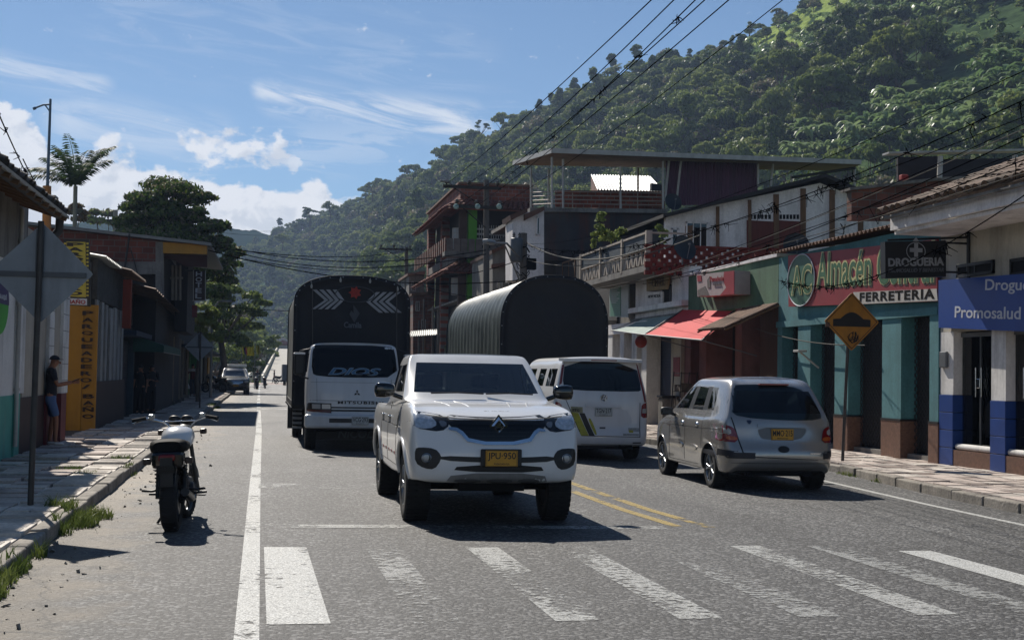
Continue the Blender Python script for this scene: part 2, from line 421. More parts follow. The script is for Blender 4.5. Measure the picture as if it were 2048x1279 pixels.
if HAZE:
 mt = bpy.data.materials.new('haze'); mt.use_nodes = True; n_ = mt.node_tree.nodes; n_.remove(n_['Principled BSDF'])
 pv = n_.new('ShaderNodeVolumePrincipled'); pv.inputs['Color'].default_value = (.48, .66, 1.0, 1); pv.inputs['Density'].default_value = HAZE; pv.inputs['Anisotropy'].default_value = .2
 mt.node_tree.links.new(pv.outputs[0], n_['Material Output'].inputs['Volume'])
 hz = MB().box((-1300, -60, -3), (1300, 1560, 262)).build('haze', mt); hz['kind'] = 'stuff'; hz['label'] = 'thin blue haze filling the valley air'; hz['category'] = 'haze'
# == ground, road, pavements
KR = [(-12, 9.05), (8, 9.1), (15, 9.18), (17.5, 9.3), (20, 9.6), (22, 9.85), (25, 9.8), (28, 9.4), (31, 9.1), (40, 8.95), (200, 8.9)]
def kr(y): return float(np.interp(y, [k[0] for k in KR], [k[1] for k in KR]))
KL = -1.88
def asphalt():
 mt = bpy.data.materials.new('asphalt'); mt.use_nodes = True; nt = mt.node_tree; N = nt.nodes; L = nt.links; b = N['Principled BSDF']
 tc = N.new('ShaderNodeTexCoord')
 def ns(sc, det=3, st=None, ty='n'):
  src = tc.outputs['Object']
  if st:
   mp = N.new('ShaderNodeMapping'); mp.inputs['Scale'].default_value = st; L.new(src, mp.inputs[0]); src = mp.outputs[0]
  n = N.new('ShaderNodeTexNoise' if ty == 'n' else 'ShaderNodeTexVoronoi'); n.inputs['Scale'].default_value = sc
  if ty == 'n': n.inputs['Detail'].default_value = det
  L.new(src, n.inputs[0]); return n.outputs[0 if ty == 'n' else 0], n
 def mr(x, a, b_, c, d):
  n = N.new('ShaderNodeMapRange'); L.new(x, n.inputs[0]); n.inputs[1].default_value = a; n.inputs[2].default_value = b_; n.inputs[3].default_value = c; n.inputs[4].default_value = d; return n.outputs[0]
 vor = N.new('ShaderNodeTexVoronoi'); vor.inputs['Scale'].default_value = 38; L.new(tc.outputs['Object'], vor.inputs[0])
 sepc = N.new('ShaderNodeSeparateColor'); L.new(vor.outputs['Color'], sepc.inputs[0])
 stone = mr(sepc.outputs[0], .62, .9, 0, 1)                    # a few light stones
 big, _ = ns(.35, 6); lanes, _ = ns(1.1, 5, (1.3, .08, 1)); fine, _ = ns(160, 2); mid, _ = ns(9, 4)
 v = N.new('ShaderNodeMath'); v.operation = 'MULTIPLY'; L.new(mr(big, .3, .7, .75, 1.3), v.inputs[0]); L.new(mr(lanes, .3, .7, .62, 1.3), v.inputs[1])
 v2 = N.new('ShaderNodeMath'); v2.operation = 'MULTIPLY'; L.new(v.outputs[0], v2.inputs[0]); L.new(mr(fine, .35, .65, .65, 1.35), v2.inputs[1])
 v4 = N.new('ShaderNodeMath'); v4.operation = 'MULTIPLY'; L.new(v2.outputs[0], v4.inputs[0]); L.new(mr(mid, .3, .7, .85, 1.15), v4.inputs[1])
 base = N.new('ShaderNodeMix'); base.data_type = 'RGBA'; L.new(stone, base.inputs[0]); base.inputs[6].default_value = (.027, .0272, .0275, 1); base.inputs[7].default_value = (.15, .15, .147, 1)
 sx = N.new('ShaderNodeSeparateXYZ'); L.new(tc.outputs['Object'], sx.inputs[0])
 wob, _ = ns(1.6, 6); a = N.new('ShaderNodeMath'); a.operation = 'ADD'; L.new(sx.outputs[0], a.inputs[0]); L.new(mr(wob, .3, .7, -.5, .5), a.inputs[1])
 near = mr(a.outputs[0], -.9, -1.7, 0, .95)
 soil = N.new('ShaderNodeMix'); soil.data_type = 'RGBA'; L.new(near, soil.inputs[0]); L.new(base.outputs[2], soil.inputs[6]); soil.inputs[7].default_value = (.14, .115, .082, 1)
 s = N.new('ShaderNodeVectorMath'); s.operation = 'SCALE'; L.new(soil.outputs[2], s.inputs[0]); L.new(v4.outputs[0], s.inputs['Scale'])
 ck = N.new('ShaderNodeTexVoronoi'); ck.feature = 'DISTANCE_TO_EDGE'; ck.inputs['Scale'].default_value = .33
 w2 = N.new('ShaderNodeTexNoise'); w2.inputs['Scale'].default_value = 1.3; w2.inputs['Detail'].default_value = 6; L.new(tc.outputs['Object'], w2.inputs[0])
 ad = N.new('ShaderNodeVectorMath'); ad.operation = 'MULTIPLY_ADD'; L.new(w2.outputs[1], ad.inputs[0]); ad.inputs[1].default_value = (1.6, 1.6, 0); L.new(tc.outputs['Object'], ad.inputs[2]); L.new(ad.outputs[0], ck.inputs[0])
 crk = mr(ck.outputs[0], .002, .006, .35, 1)
 s2 = N.new('ShaderNodeVectorMath'); s2.operation = 'SCALE'; L.new(s.outputs[0], s2.inputs[0]); L.new(crk, s2.inputs['Scale'])
 L.new(s2.outputs[0], b.inputs['Base Color'])
 L.new(mr(fine, .3, .7, .55, .8), b.inputs['Roughness'])
 bp = N.new('ShaderNodeBump'); bp.inputs['Strength'].default_value = 1.; bp.inputs['Distance'].default_value = .008
 add = N.new('ShaderNodeMath'); add.operation = 'SUBTRACT'; L.new(fine, add.inputs[0]); L.new(vor.outputs['Distance'], add.inputs[1]); L.new(add.outputs[0], bp.inputs['Height']); L.new(bp.outputs[0], b.inputs['Normal'])
 return mt
ASPH = asphalt()
def sheet(name, pts_l, pts_r, z, mat):
 mb = MB(); n = len(pts_l)
 mb.add([(*p, z) if len(p) == 2 else p for p in pts_l]+[(*p, z) if len(p) == 2 else p for p in pts_r], [(i, i+1, n+i+1, n+i) for i in range(n-1)])
 return struct(mb.build(name, mat))
Mearth = M('earth', '#4d5a35', 1., spec=0., var=.4, scale=.05, fine=.3)
g = MB(); g.add([(-4000, -600, -.08), (4000, -600, -.08), (4000, 5000, -.08), (-4000, 5000, -.08)], [(0, 1, 2, 3)]); struct(g.build('ground', Mearth))
ys = [-12]+list(np.arange(-8, 176, 4))
sheet('road', [(-2.6, y) for y in ys], [(10.2, y) for y in ys], 0, ASPH)
struct(MB().add([(-60, 158, .004), (60, 158, .004), (60, 176, .004), (-60, 176, .004)], [(0, 1, 2, 3)]).build('crossing_road', M('redroad', '#8d7a72', .8, var=.2, scale=.5)))
def rz(y): return max(0, (y-178)*.0345)
def rx(y): return .3 + max(0, y-178)*.0195
Mconc = M('concrete', '#a5a29b', .85, var=.18, scale=.6, fine=.12, dirt=.35)
MconcD = M('concrete_dark', '#6b6a66', .9, var=.25, scale=.7, fine=.15, dirt=.6)
yy = [176, 178, 215, 260, 320, 380, 430]
sheet('bridge_road', [(rx(y), y, rz(y)+.02) for y in yy], [(rx(y)+8.5, y, rz(y)+.02) for y in yy], 0, Mconc)
br = thing('bridge_parapet', 'pale concrete parapet climbing beside the far bridge road', 'parapet', (0, 178, 0))
for off, nm in ((-.35, 'inner_wall'), (-2.2, 'outer_wall')):
 mb = MB()
 for i in range(1, len(yy)-1):
  a, b_ = yy[i], yy[i+1]
  p = [(rx(a)+off, a, rz(a)-.5), (rx(b_)+off, b_, rz(b_)-.5), (rx(b_)+off, b_, rz(b_)+.9), (rx(a)+off, a, rz(a)+.9)]
  mb.slab(p, (.28, 0, 0))
 mb.build(nm, M('paleconc', '#c9c4b8', .8, var=.15), br)
def paint(name, col, wear, sc=6., rough=.6):
 mt = bpy.data.materials.new(name); mt.use_nodes = True; nt = mt.node_tree; N = nt.nodes; L = nt.links; b = N['Principled BSDF']
 b.inputs['Base Color'].default_value = (*lin(col), 1); b.inputs['Roughness'].default_value = rough
 tc = N.new('ShaderNodeTexCoord')
 n = N.new('ShaderNodeTexNoise'); n.inputs['Scale'].default_value = sc; n.inputs['Detail'].default_value = 9; n.inputs['Roughness'].default_value = .72; L.new(tc.outputs['Object'], n.inputs[0])
 n2 = N.new('ShaderNodeTexNoise'); n2.inputs['Scale'].default_value = .9; n2.inputs['Detail'].default_value = 4; mp = N.new('ShaderNodeMapping'); mp.inputs['Scale'].default_value = (1.6, .5, 1); L.new(tc.outputs['Object'], mp.inputs[0]); L.new(mp.outputs[0], n2.inputs[0])
 ad = N.new('ShaderNodeMath'); ad.operation = 'MULTIPLY_ADD'; L.new(n2.outputs[0], ad.inputs[0]); ad.inputs[1].default_value = .75; L.new(n.outputs[0], ad.inputs[2])
 mr = N.new('ShaderNodeMapRange'); L.new(ad.outputs[0], mr.inputs[0]); mr.inputs[1].default_value = wear+.375-.03; mr.inputs[2].default_value = wear+.375+.05; mr.inputs[3].default_value = 1; mr.inputs[4].default_value = 0
 v = N.new('ShaderNodeTexNoise'); v.inputs['Scale'].default_value = 90; v.inputs['Detail'].default_value = 2; L.new(tc.outputs['Object'], v.inputs[0])
 vm = N.new('ShaderNodeMapRange'); L.new(v.outputs[0], vm.inputs[0]); vm.inputs[1].default_value = .35; vm.inputs[2].default_value = .65; vm.inputs[3].default_value = .35; vm.inputs[4].default_value = .93
 mu = N.new('ShaderNodeMath'); mu.operation = 'MULTIPLY'; L.new(mr.outputs[0], mu.inputs[0]); L.new(vm.outputs[0], mu.inputs[1])
 tr = N.new('ShaderNodeBsdfTransparent'); mx = N.new('ShaderNodeMixShader'); L.new(mu.outputs[0], mx.inputs[0]); L.new(tr.outputs[0], mx.inputs[1]); L.new(b.outputs[0], mx.inputs[2]); L.new(mx.outputs[0], N['Material Output'].inputs[0])
 return mt
WP = paint('white_paint', '#d2d3cf', .60, 9); WPw = paint('worn_paint', '#adaeaa', .495, 12); WPx = paint('very_worn_paint', '#a5a6a3', .465, 11); WPm = paint('mid_paint', '#b9bab6', .505, 13); YP = paint('yellow_paint', '#b39a4e', .56, 4)
def mark(name, polys, mat, z=.005):
 mb = MB()
 for p in polys: mb.add([(*q, z) for q in p], [tuple(range(len(p)))])
 return struct(mb.build(name, mat))
def strip(pts, w): return [[(pts[i][0]-w/2, pts[i][1]), (pts[i][0]+w/2, pts[i][1]), (pts[i+1][0]+w/2, pts[i+1][1]), (pts[i+1][0]-w/2, pts[i+1][1])] for i in range(len(pts)-1)]
mark('left_edge_line', strip([(-.05, -8), (-.05, 19), (-.03, 37), (-.08, 60)], .15), WP)
mark('far_edge_dashes', [q for k in range(9) for q in strip([(-.1-.008*k, 64+k*9), (-.1-.008*k, 70+k*9)], .16)], WP)
mark('right_edge_line', strip([(8.25, -4), (8.42, 10), (8.48, 14), (8.56, 16.5), (8.78, 20), (9.0, 23), (8.9, 27), (8.4, 32)], .1), WP)
mark('centre_lines', strip([(4.42, 14.0), (4.40, 14.4), (4.3, 15.8), (4.27, 18), (4.27, 40), (4.27, 90)], .13)+strip([(4.76, 13.9), (4.74, 14.3), (4.62, 15.8), (4.58, 18.8), (4.58, 40), (4.58, 90)], .13), YP)
mark('stop_line', [[(.06, 14.05), (4.25, 13.72), (4.25, 14.0), (.06, 14.33)]], WPw)
mark('crossing_stripe', [[(.07, 8.7), (.47, 8.7), (.44, 12.45), (.06, 12.5)]], WP)
mark('crossing_stripes_worn', [[(x, 8.65), (x+.30, 8.65), (x+.27, 12.35), (x-.03, 12.35)] for x in (1.92, 2.76, 4.46)], WPm)
mark('crossing_stripes_faded', [[(x, 8.65), (x+.30, 8.65), (x+.27, 12.3), (x-.03, 12.3)] for x in (1.0, 3.6, 5.22)], WPx)
mark('crossing_stripes_side', [[(5.98, 8.2), (6.32, 8.2), (6.26, 11.9), (5.93, 11.9)]], WP)
mark('far_crossing_band', strip([(-.1, 0), (0, 0)], .1)[:0]+[[(-1.6, 56), (.1, 56), (.1, 58.4), (-1.6, 58.4)], [(.1, 56), (4, 56), (4, 57.6), (.1, 57.6)]], WPw)
mark('repair_band', [[(-.0, 18.7), (4.2, 18.5), (4.2, 19.3), (0, 19.5)]], WPx)
# ---- pavements: slabs laid one by one
def slabmat(name, cols, dirt=.5):
 mt = M(name, cols, .85, var=.3, scale=1.7, fine=.18, dirt=dirt, bump=.3, bscale=60)
 return mt
MSL = [slabmat('slab_pink', '#bcafa6'), slabmat('slab_grey', '#bdb4ab'), slabmat('slab_pale', '#d0c8be', .25), slabmat('slab_dark', '#94867e', .5)]
Mkerb = M('kerb_stone', '#8f8980', .9, var=.3, scale=2.5, fine=.25, dirt=.6, bump=.4, bscale=30)
Mdirt = M('kerb_dirt', '#5a4e41', .95, var=.4, scale=3, fine=.35, bump=.8, bscale=25)
def pavement(name, x0f, x1f, y0, y1, cell, jit, broken, seed, tact=False):
 r = random.Random(seed); mb = MB(); y = y0
 while y < y1:
  xa, xb = x0f(y), x1f(y); n = max(1, round((xb-xa)/cell)); w = (xb-xa)/n
  for i in range(n):
   gap = .008+r.random()*.008
   p = V((xa+w*(i+.5), y+cell/2, .12)); dz = r.gauss(0, jit)
   if r.random() < broken and y > 10: dz -= .03
   rot = Matrix.Rotation(r.gauss(0, jit*1.8), 3, 'X') @ Matrix.Rotation(r.gauss(0, jit*1.8), 3, 'Y') @ Matrix.Rotation(r.gauss(0, jit*.8), 3, 'Z')
   mi = r.choices([0, 1, 2, 3], [.5, .25, .15, .1])[0]
   e = (i == n-1) if tact == 'r' else False
   if e and tact: mi = 2
   if r.random() < broken:      # a slab snapped in two
    f = .3+.4*r.random(); k = r.random() < .5
    for (a, b_) in ((0, f), (f, 1)):
     x_0, x_1, y_0, y_1 = (p.x-w/2+w*a, p.x-w/2+w*b_, p.y-cell/2, p.y+cell/2) if k else (p.x-w/2, p.x+w/2, p.y-cell/2+cell*a, p.y-cell/2+cell*b_)
     d2 = dz+r.gauss(0, jit); mb.box((x_0+gap, y_0+gap, .05+d2), (x_1-gap, y_1-gap, .145+d2), mi, rot)
   else: mb.box((p.x-w/2+gap, y+gap, .05+dz), (p.x+w/2-gap, y+cell-gap, .145+dz), mi, rot)
   if e and tact and y < 40:    # ribbed edge slabs
    for k in range(7): mb.box((p.x-w/2+.05, y+.05+k*(cell-.1)/7, .146+dz), (p.x+w/2-.05, y+.05+(k+.5)*(cell-.1)/7, .151+dz), 2)
  y += cell
 return struct(mb.build(name, MSL, fix=False))
struct(MB().box((-6.5, -10, -.04), (KL-.12, 158, .095)).build('pavement_bed', Mdirt))
pavement('left_pavement', lambda y: -4.0, lambda y: KL-.14, 6, 70, .46, .0065, .26, 3, 'r')
pavement('left_pavement_far', lambda y: -4.0, lambda y: KL-.14, 70.5, 156, 1.0, .006, .05, 5)
mb = MB(); nb = 46
yb = list(np.arange(-11, 60, .9))+list(np.arange(60, 158, 4))
for i in range(len(yb)-1):
 y0, y1 = yb[i], yb[i+1]-.02; xa, xb = kr(y0)+.16, kr(y1)+.16
 mb.hexa([(xa, y0, -.04), (13.2, y0, -.04), (13.2, yb[i+1], -.04), (xb, yb[i+1], -.04)], [(xa, y0, .095), (13.2, y0, .095), (13.2, yb[i+1], .095), (xb, yb[i+1], .095)])
struct(mb.build('pavement_bed_right', Mdirt))
pavement('right_pavement', lambda y: kr(y)+.17, lambda y: 12.1, 6, 60, .40, .005, .04, 11)
def kerb(name, fx, w, y0, y1, seed, stp=.95):
 r = random.Random(seed); mb = MB(); y = y0
 while y < y1:
  l = stp*(.85+.3*r.random()); j = r.gauss(0, .008)
  if r.random() > .05:
   x = fx(y); x2 = fx(y+l)
   mb.T = Matrix.Translation((x+j, y, 0)) @ Matrix.Rotation(math.atan2(-(x2-x), l), 4, 'Z')
   mb.box((0, .01, -.05), (w, l-.012, .13+r.gauss(0, .008)), 0, bev=.018); mb.T = None
  y += l
 return struct(mb.build(name, Mkerb))
kerb('left_kerb', lambda y: KL-.14, .15, 2, 156, 2); kerb('right_kerb', lambda y: kr(y), .16, 2, 120, 4)
mb = MB(); r_ = random.Random(9)
for k in range(420):
 y = 8+r_.random()**1.4*30; x = KL+.05+abs(r_.gauss(0, .33)); s = .003+r_.random()**5*.02
 mb.T = Matrix.Translation((x, y, s*.4)) @ Matrix.Rotation(r_.random()*6, 4, V((r_.random(), r_.random(), 1)))
 mb.box((-s, -s*.8, -s*.3), (s*1.2, s*.8, s*.3)); mb.T = None
o = mb.build('gravel', Mkerb); tag(o, 'loose stones and crumbs of kerb in the left gutter', 'gravel', kind='stuff')
# == vegetation
def leafmat(name, c1, c2, trans=.35, rough=.55, rnd=True):
 if name in MATS: return MATS[name]
 mt = bpy.data.materials.new(name); mt.use_nodes = True; nt = mt.node_tree; N = nt.nodes; L = nt.links; b = N['Principled BSDF']
 b.inputs['Roughness'].default_value = rough; b.inputs['Specular IOR Level'].default_value = .12
 oi = N.new('ShaderNodeObjectInfo'); ge = N.new('ShaderNodeTexCoord'); n = N.new('ShaderNodeTexNoise'); n.inputs['Scale'].default_value = .8; n.inputs['Detail'].default_value = 4; L.new(ge.outputs['Object'], n.inputs[0])
 ad = N.new('ShaderNodeMath'); ad.operation = 'MULTIPLY_ADD'; L.new(oi.outputs['Random'], ad.inputs[0]); ad.inputs[1].default_value = .8 if rnd else 0; L.new(n.outputs[0], ad.inputs[2])
 mr = N.new('ShaderNodeMapRange'); L.new(ad.outputs[0], mr.inputs[0]); mr.inputs[1].default_value = .4; mr.inputs[2].default_value = 1.25 if rnd else .65
 mx = N.new('ShaderNodeMix'); mx.data_type = 'RGBA'; L.new(mr.outputs[0], mx.inputs[0]); mx.inputs[6].default_value = (*c1, 1); mx.inputs[7].default_value = (*c2, 1)
 L.new(mx.outputs[2], b.inputs['Base Color'])
 t = N.new('ShaderNodeBsdfTranslucent'); L.new(mx.outputs[2], t.inputs[0]); ms = N.new('ShaderNodeMixShader'); ms.inputs[0].default_value = trans
 L.new(b.outputs[0], ms.inputs[1]); L.new(t.outputs[0], ms.inputs[2]); L.new(ms.outputs[0], N['Material Output'].inputs[0])
 MATS[name] = mt; return mt
LF = [leafmat('leaf_dark', (.028, .055, .015), (.11, .155, .035)), leafmat('leaf_mid', (.10, .15, .035), (.24, .28, .07)), leafmat('leaf_light', (.14, .19, .05), (.26, .31, .09)), leafmat('leaf_dry', (.13, .12, .07), (.18, .16, .10))]
LFD = leafmat('leaf_deep', (.02, .04, .012), (.045, .08, .02)); Mbark = M('bark', '#5b5046', .95, var=.3, scale=4, fine=.3, bump=.6, bscale=20)
def leaves_arr(centers, normals, size, rg, asp=.55, droop=0.):
 """diamond leaf quads: centers (n,3), normals (n,3) -> verts (n*4,3)"""
 n = len(centers)
 nr = normals + rg.normal(0, .55, (n, 3)); nr /= np.linalg.norm(nr, axis=1)[:, None]+1e-9
 a = rg.normal(0, 1, (n, 3)); a[:, 2] -= droop; u = np.cross(nr, a); u /= np.linalg.norm(u, axis=1)[:, None]+1e-9; w = np.cross(nr, u)
 s = (size*(.6+.8*rg.random(n)))[:, None]
 v = np.empty((n, 4, 3)); v[:, 0] = centers-u*s; v[:, 1] = centers-w*s*asp; v[:, 2] = centers+u*s; v[:, 3] = centers+w*s*asp
 return v.reshape(-1, 3)
def quadmesh(name, verts, mats, midx=None, extra=None):
 n = len(verts)//4; ev, ef, em = extra if extra else ([], [], [])
 allv = np.vstack([verts, np.array(ev, dtype=float).reshape(-1, 3)]) if len(ev) else verts
 me = bpy.data.meshes.new(name)
 nf = n+len(ef); loops = n*4+sum(len(f) for f in ef)
 me.vertices.add(len(allv)); me.vertices.foreach_set('co', allv.astype(np.float32).ravel())
 me.loops.add(loops); li = np.arange(n*4);
 if len(ef): li = np.concatenate([li, np.concatenate([np.array(f)+n*4 for f in ef])])
 me.loops.foreach_set('vertex_index', li.astype(np.int32))
 me.polygons.add(nf); st = np.concatenate([np.arange(n)*4, n*4+np.cumsum([0]+[len(f) for f in ef])[:-1]]) if len(ef) else np.arange(n)*4
 me.polygons.foreach_set('loop_start', st.astype(np.int32))
 mi = np.zeros(nf, dtype=np.int32)
 if midx is not None: mi[:n] = midx
 if len(ef): mi[n:] = em
 for q in mats: me.materials.append(q)
 me.polygons.foreach_set('material_index', mi); me.update(calc_edges=True); me.validate()
 return me
def blobs(rg, n, rx, rz, zc, shape='dome'):
 out = []
 for i in range(n):
  a = rg.random()*2*PI; t = rg.random()**.5
  if shape == 'umbrella': out.append((t*rx*math.cos(a), t*rx*math.sin(a), zc+rz*(.6-.5*t*t)+rg.normal(0, .12*rz), rx*(.16+.12*rg.random()), .45))
  elif shape == 'tall': z = rg.random(); out.append((.5*rx*t*math.cos(a)*(1.2-z), .5*rx*t*math.sin(a)*(1.2-z), zc-rz+2*rz*z, rx*(.3+.25*rg.random())*(1.15-.6*z), .8))
  else: ph = rg.random(); out.append((t*rx*.75*math.cos(a), t*rx*.75*math.sin(a), zc-rz*.4+rz*1.1*ph*(1.05-.75*t), rx*(.24+.2*rg.random()), .75))
 return out
def crown_pts(bl, nper, rg):
 C, Nn = [], []
 for (x, y, z, r, fl) in bl:
  k = int(nper*(.6+.8*rg.random())); d = rg.normal(0, 1, (k, 3)); d /= np.linalg.norm(d, axis=1)[:, None]
  d[:, 2] = np.where(d[:, 2] < -.2, -d[:, 2]*.6, d[:, 2])
  rr = r*(.42+.70*rg.random(k)**.55)[:, None]
  p = d*rr; p[:, 2] *= fl; C.append(p+np.array([x, y, z])); Nn.append(d)
 return np.vstack(C), np.vstack(Nn)
def limbs(mb, base, bl, r0, rg, zf=.45, mi=0, n=None):
 """tapered trunk that forks towards blob centres"""
 top = max(b[2] for b in bl); tr = base+V((0, 0, (top-base.z)*zf))
 mid = base.lerp(tr, .5)+V((rg.normal(0, r0*.6), rg.normal(0, r0*.6), 0))
 mb.tube([base-V((0, 0, .3)), base+V((0, 0, .15)), mid, tr], [r0*1.35, r0, r0*.8, r0*.65], 8, mi)
 for b in bl[:(n or len(bl))]:
  e = V((b[0], b[1], b[2])); q = tr.lerp(e, .5)+V((rg.normal(0, .25*r0), rg.normal(0, .25*r0), -(e-tr).length*.06))
  mb.tube([tr-V((0, 0, r0*.8)), q, e], [r0*.42, r0*.24, r0*.07], 5, mi, cap=False)
def make_tree(name, label, cat, loc, rx, rz, zc, nb, nper, leaf, mats, mw, shape='dome', r0=.2, seed=1, group=None, zf=.45, trunk=True):
 rg = np.random.default_rng(seed); root = thing(name, label, cat, loc, world=False, group=group)
 bl = blobs(rg, nb, rx, rz, zc, shape); c, n = crown_pts(bl, nper, rg)
 v = leaves_arr(c, n, leaf, rg); mi = rg.choice(len(mats), size=len(c), p=mw)
 k0 = 0
 me = quadmesh('crown', v, mats, mi); link('crown', me, root)
 if trunk:
  mb = MB(); limbs(mb, V((0, 0, 0)), bl, r0, rg, zf, n=min(nb, 14)); mb.build('trunk', Mbark, root)
 return root
def palm_fronds(rg, nf, length, up, leafn=26, lw=.035, ll=.5, droop=.9):
 """arching pinnate fronds; returns quad verts"""
 Q = []
 for k in range(nf):
  a = 2*PI*k/nf*1.0+rg.normal(0, .2); e = up*(.35+.65*rg.random()) if k > nf*.25 else 1.25
  L_ = length*(.85+.3*rg.random()); d = np.array([math.cos(a), math.sin(a)]); P = []
  ang = e; p = np.array([0., 0., 0.]); st = L_/leafn
  for i in range(leafn+1):
   P.append(p.copy()); p = p+np.array([d[0]*math.cos(ang), d[1]*math.cos(ang), math.sin(ang)])*st; ang -= droop*1.9/leafn*(0.4+1.2*i/leafn)
  side = np.array([-d[1], d[0], 0.])
  for i in range(leafn):
   t = i/leafn; a0, a1 = P[i], P[i+1]; w = .03*(1-t)+.008
   Q += [a0-side*w, a0+side*w, a1+side*w, a1-side*w]
   if i < 2: continue
   fwd = (a1-a0)/np.linalg.norm(a1-a0); lf = ll*math.sin(PI*(.12+.82*t))**.7
   for sg in (-1, 1):
    tip = a0+side*sg*lf*.85+fwd*lf*.5+np.array([0, 0, -lf*(.25+.5*rg.random())]); mdp = (a0+tip)/2+np.array([0, 0, lf*.08])
    Q += [a0, mdp+fwd*lw, tip, mdp-fwd*lw]
 return np.array(Q)
# ---- terrain: wooded hill to the right, far blue ridges
SKY = [(-600, 690, 500), (-100, 668, 500), (130, 650, 480), (300, 620, 480), (430, 560, 800), (500, 522, 820), (560, 478, 820), (610, 458, 820), (660, 440, 800), (720, 420, 760), (760, 396, 700), (810, 375, 640), (860, 362, 560), (900, 330, 550), (940, 305, 540), (1000, 285, 530), (1060, 252, 520), (1120, 232, 510), (1170, 205, 500), (1230, 178, 490), (1300, 155, 480), (1350, 140, 475), (1400, 118, 470), (1470, 84, 460), (1520, 62, 450), (1580, 28, 440), (1640, -10, 430), (1800, -95, 420), (2048, -210, 410), (2400, -330, 400)]
A_, H_, R_ = [], [], []
for (x, y, r) in SKY:
 d = ray(x, y); h = math.hypot(d.x, d.y); A_.append(math.atan2(d.x, d.y)); H_.append(CAM.z+d.z/h*r); R_.append(r)
_ng = np.random.default_rng(3); _ph = _ng.random((24, 4))
def bumps(x, y):
 s = 0
 for i in range(24):
  wl = 25*1.22**i; a = _ph[i, 0]*6.28; s = s+np.sin((x*math.cos(a)+y*math.sin(a))*6.28/wl+_ph[i, 1]*6.28)*wl**.85*.012
 return s
def hill(a, r):
 H = np.interp(a, A_, H_); Rr = np.interp(a, A_, R_); r0 = 170-np.clip((a-.1)/.3, 0, 1)*70+270*np.clip((R(4.6)-a)/R(2.2), 0, 1)
 t = (r-r0)/(Rr-r0); x, y = r*np.sin(a), r*np.cos(a)
 tt = np.clip(t, 0, 1); z = H*(tt**1.08*.93+.07*np.sin(tt*PI*.5)) + bumps(x, y)*np.clip(tt*3, 0, 1)*np.clip(1.0-tt, 0, 1)*1.3
 z = np.where(t > 1, H-(t-1)*H*.9, z)
 return np.where(t < 0, -.3, z)
aa = np.linspace(R(-24), R(46), 260); tr_ = np.linspace(0, 1, 110);
gv = [];
for a in aa:
 Rr = np.interp(a, A_, R_); rr = 90+(Rr+170-90)*tr_; z = hill(a, rr)
 gv.append(np.stack([rr*math.sin(a), rr*math.cos(a), z], 1))
gv = np.array(gv); na, nr_ = gv.shape[:2]
gf = [(i*nr_+j, (i+1)*nr_+j, (i+1)*nr_+j+1, i*nr_+j+1) for i in range(na-1) for j in range(nr_-1)]
Mhill = M('hill_ground', '#46583a', 1., spec=0., var=.45, scale=.035, fine=.35)
mb = MB(); mb.v = [tuple(p) for p in gv.reshape(-1, 3)]; mb.f = gf
_gc = gv[:-1, :-1].reshape(-1, 3); ang = np.arctan2(_gc[:, 0], _gc[:, 1]); rad = np.hypot(_gc[:, 0], _gc[:, 1]); Rc = np.interp(ang, A_, R_); frac = rad/Rc
def meadow(a, f):
 x = np.degrees(a); return (x > 17.2) & (f > .97-.13*np.clip((x-17)/5, 0, 1)*np.clip((26.5-x)/2, 0, 1)) & (x < 26.5)
mb.m = meadow(ang, frac).astype(int).tolist(); mb.sm = [True]*len(gf)
struct(mb.build('hill', [Mhill, M('meadow', '#84944f', 1., spec=0., var=.35, scale=.06, fine=.3)], fix=False))
def ridge(name, pts, dist, mat, thick=600, seed=0):
 rg = np.random.default_rng(seed); P = []
 xs = np.linspace(pts[0][0], pts[-1][0], 160); ysx = np.interp(xs, [p[0] for p in pts], [p[1] for p in pts])
 w = np.cumsum(rg.normal(0, 1, 160)); w = (w-np.linspace(w[0], w[-1], 160))*.35
 mb = MB(); rows = []
 for k, (x, y) in enumerate(zip(xs, ysx)):
  q = ray(x, y+w[k]+rg.normal(0, 1.6)); h = math.hypot(q.x, q.y); zt = CAM.z+q.z/h*dist; col = []
  for t, zz in ((0, -1), (.25, .18), (.5, .45), (.75, .74), (.92, .93), (1, 1), (1.3, .5)):
   rr = dist-thick*(1-t); f = 1+rg.normal(0, .0)
   col.append((q.x/h*rr, q.y/h*rr, zt*zz + (0 if t in (0, 1, 1.3) else rg.normal(0, zt*.012))))
  rows.append(col)
 n = len(rows[0]); mb.v = [p for c in rows for p in c]; mb.f = [(i*n+j, (i+1)*n+j, (i+1)*n+j+1, i*n+j+1) for i in range(159) for j in range(n-1)]; mb.m = [0]*len(mb.f); mb.sm = [True]*len(mb.f)
 return struct(mb.build(name, mat, fix=False))
ridge('far_ridge', [(-200, 470), (100, 455), (230, 440), (330, 445), (430, 455), (480, 462), (530, 470), (560, 480), (620, 500), (760, 520), (900, 560)], 930, M('far_wood', '#1d3022', 1., var=.3, scale=.004, spec=0.), 450, 5)
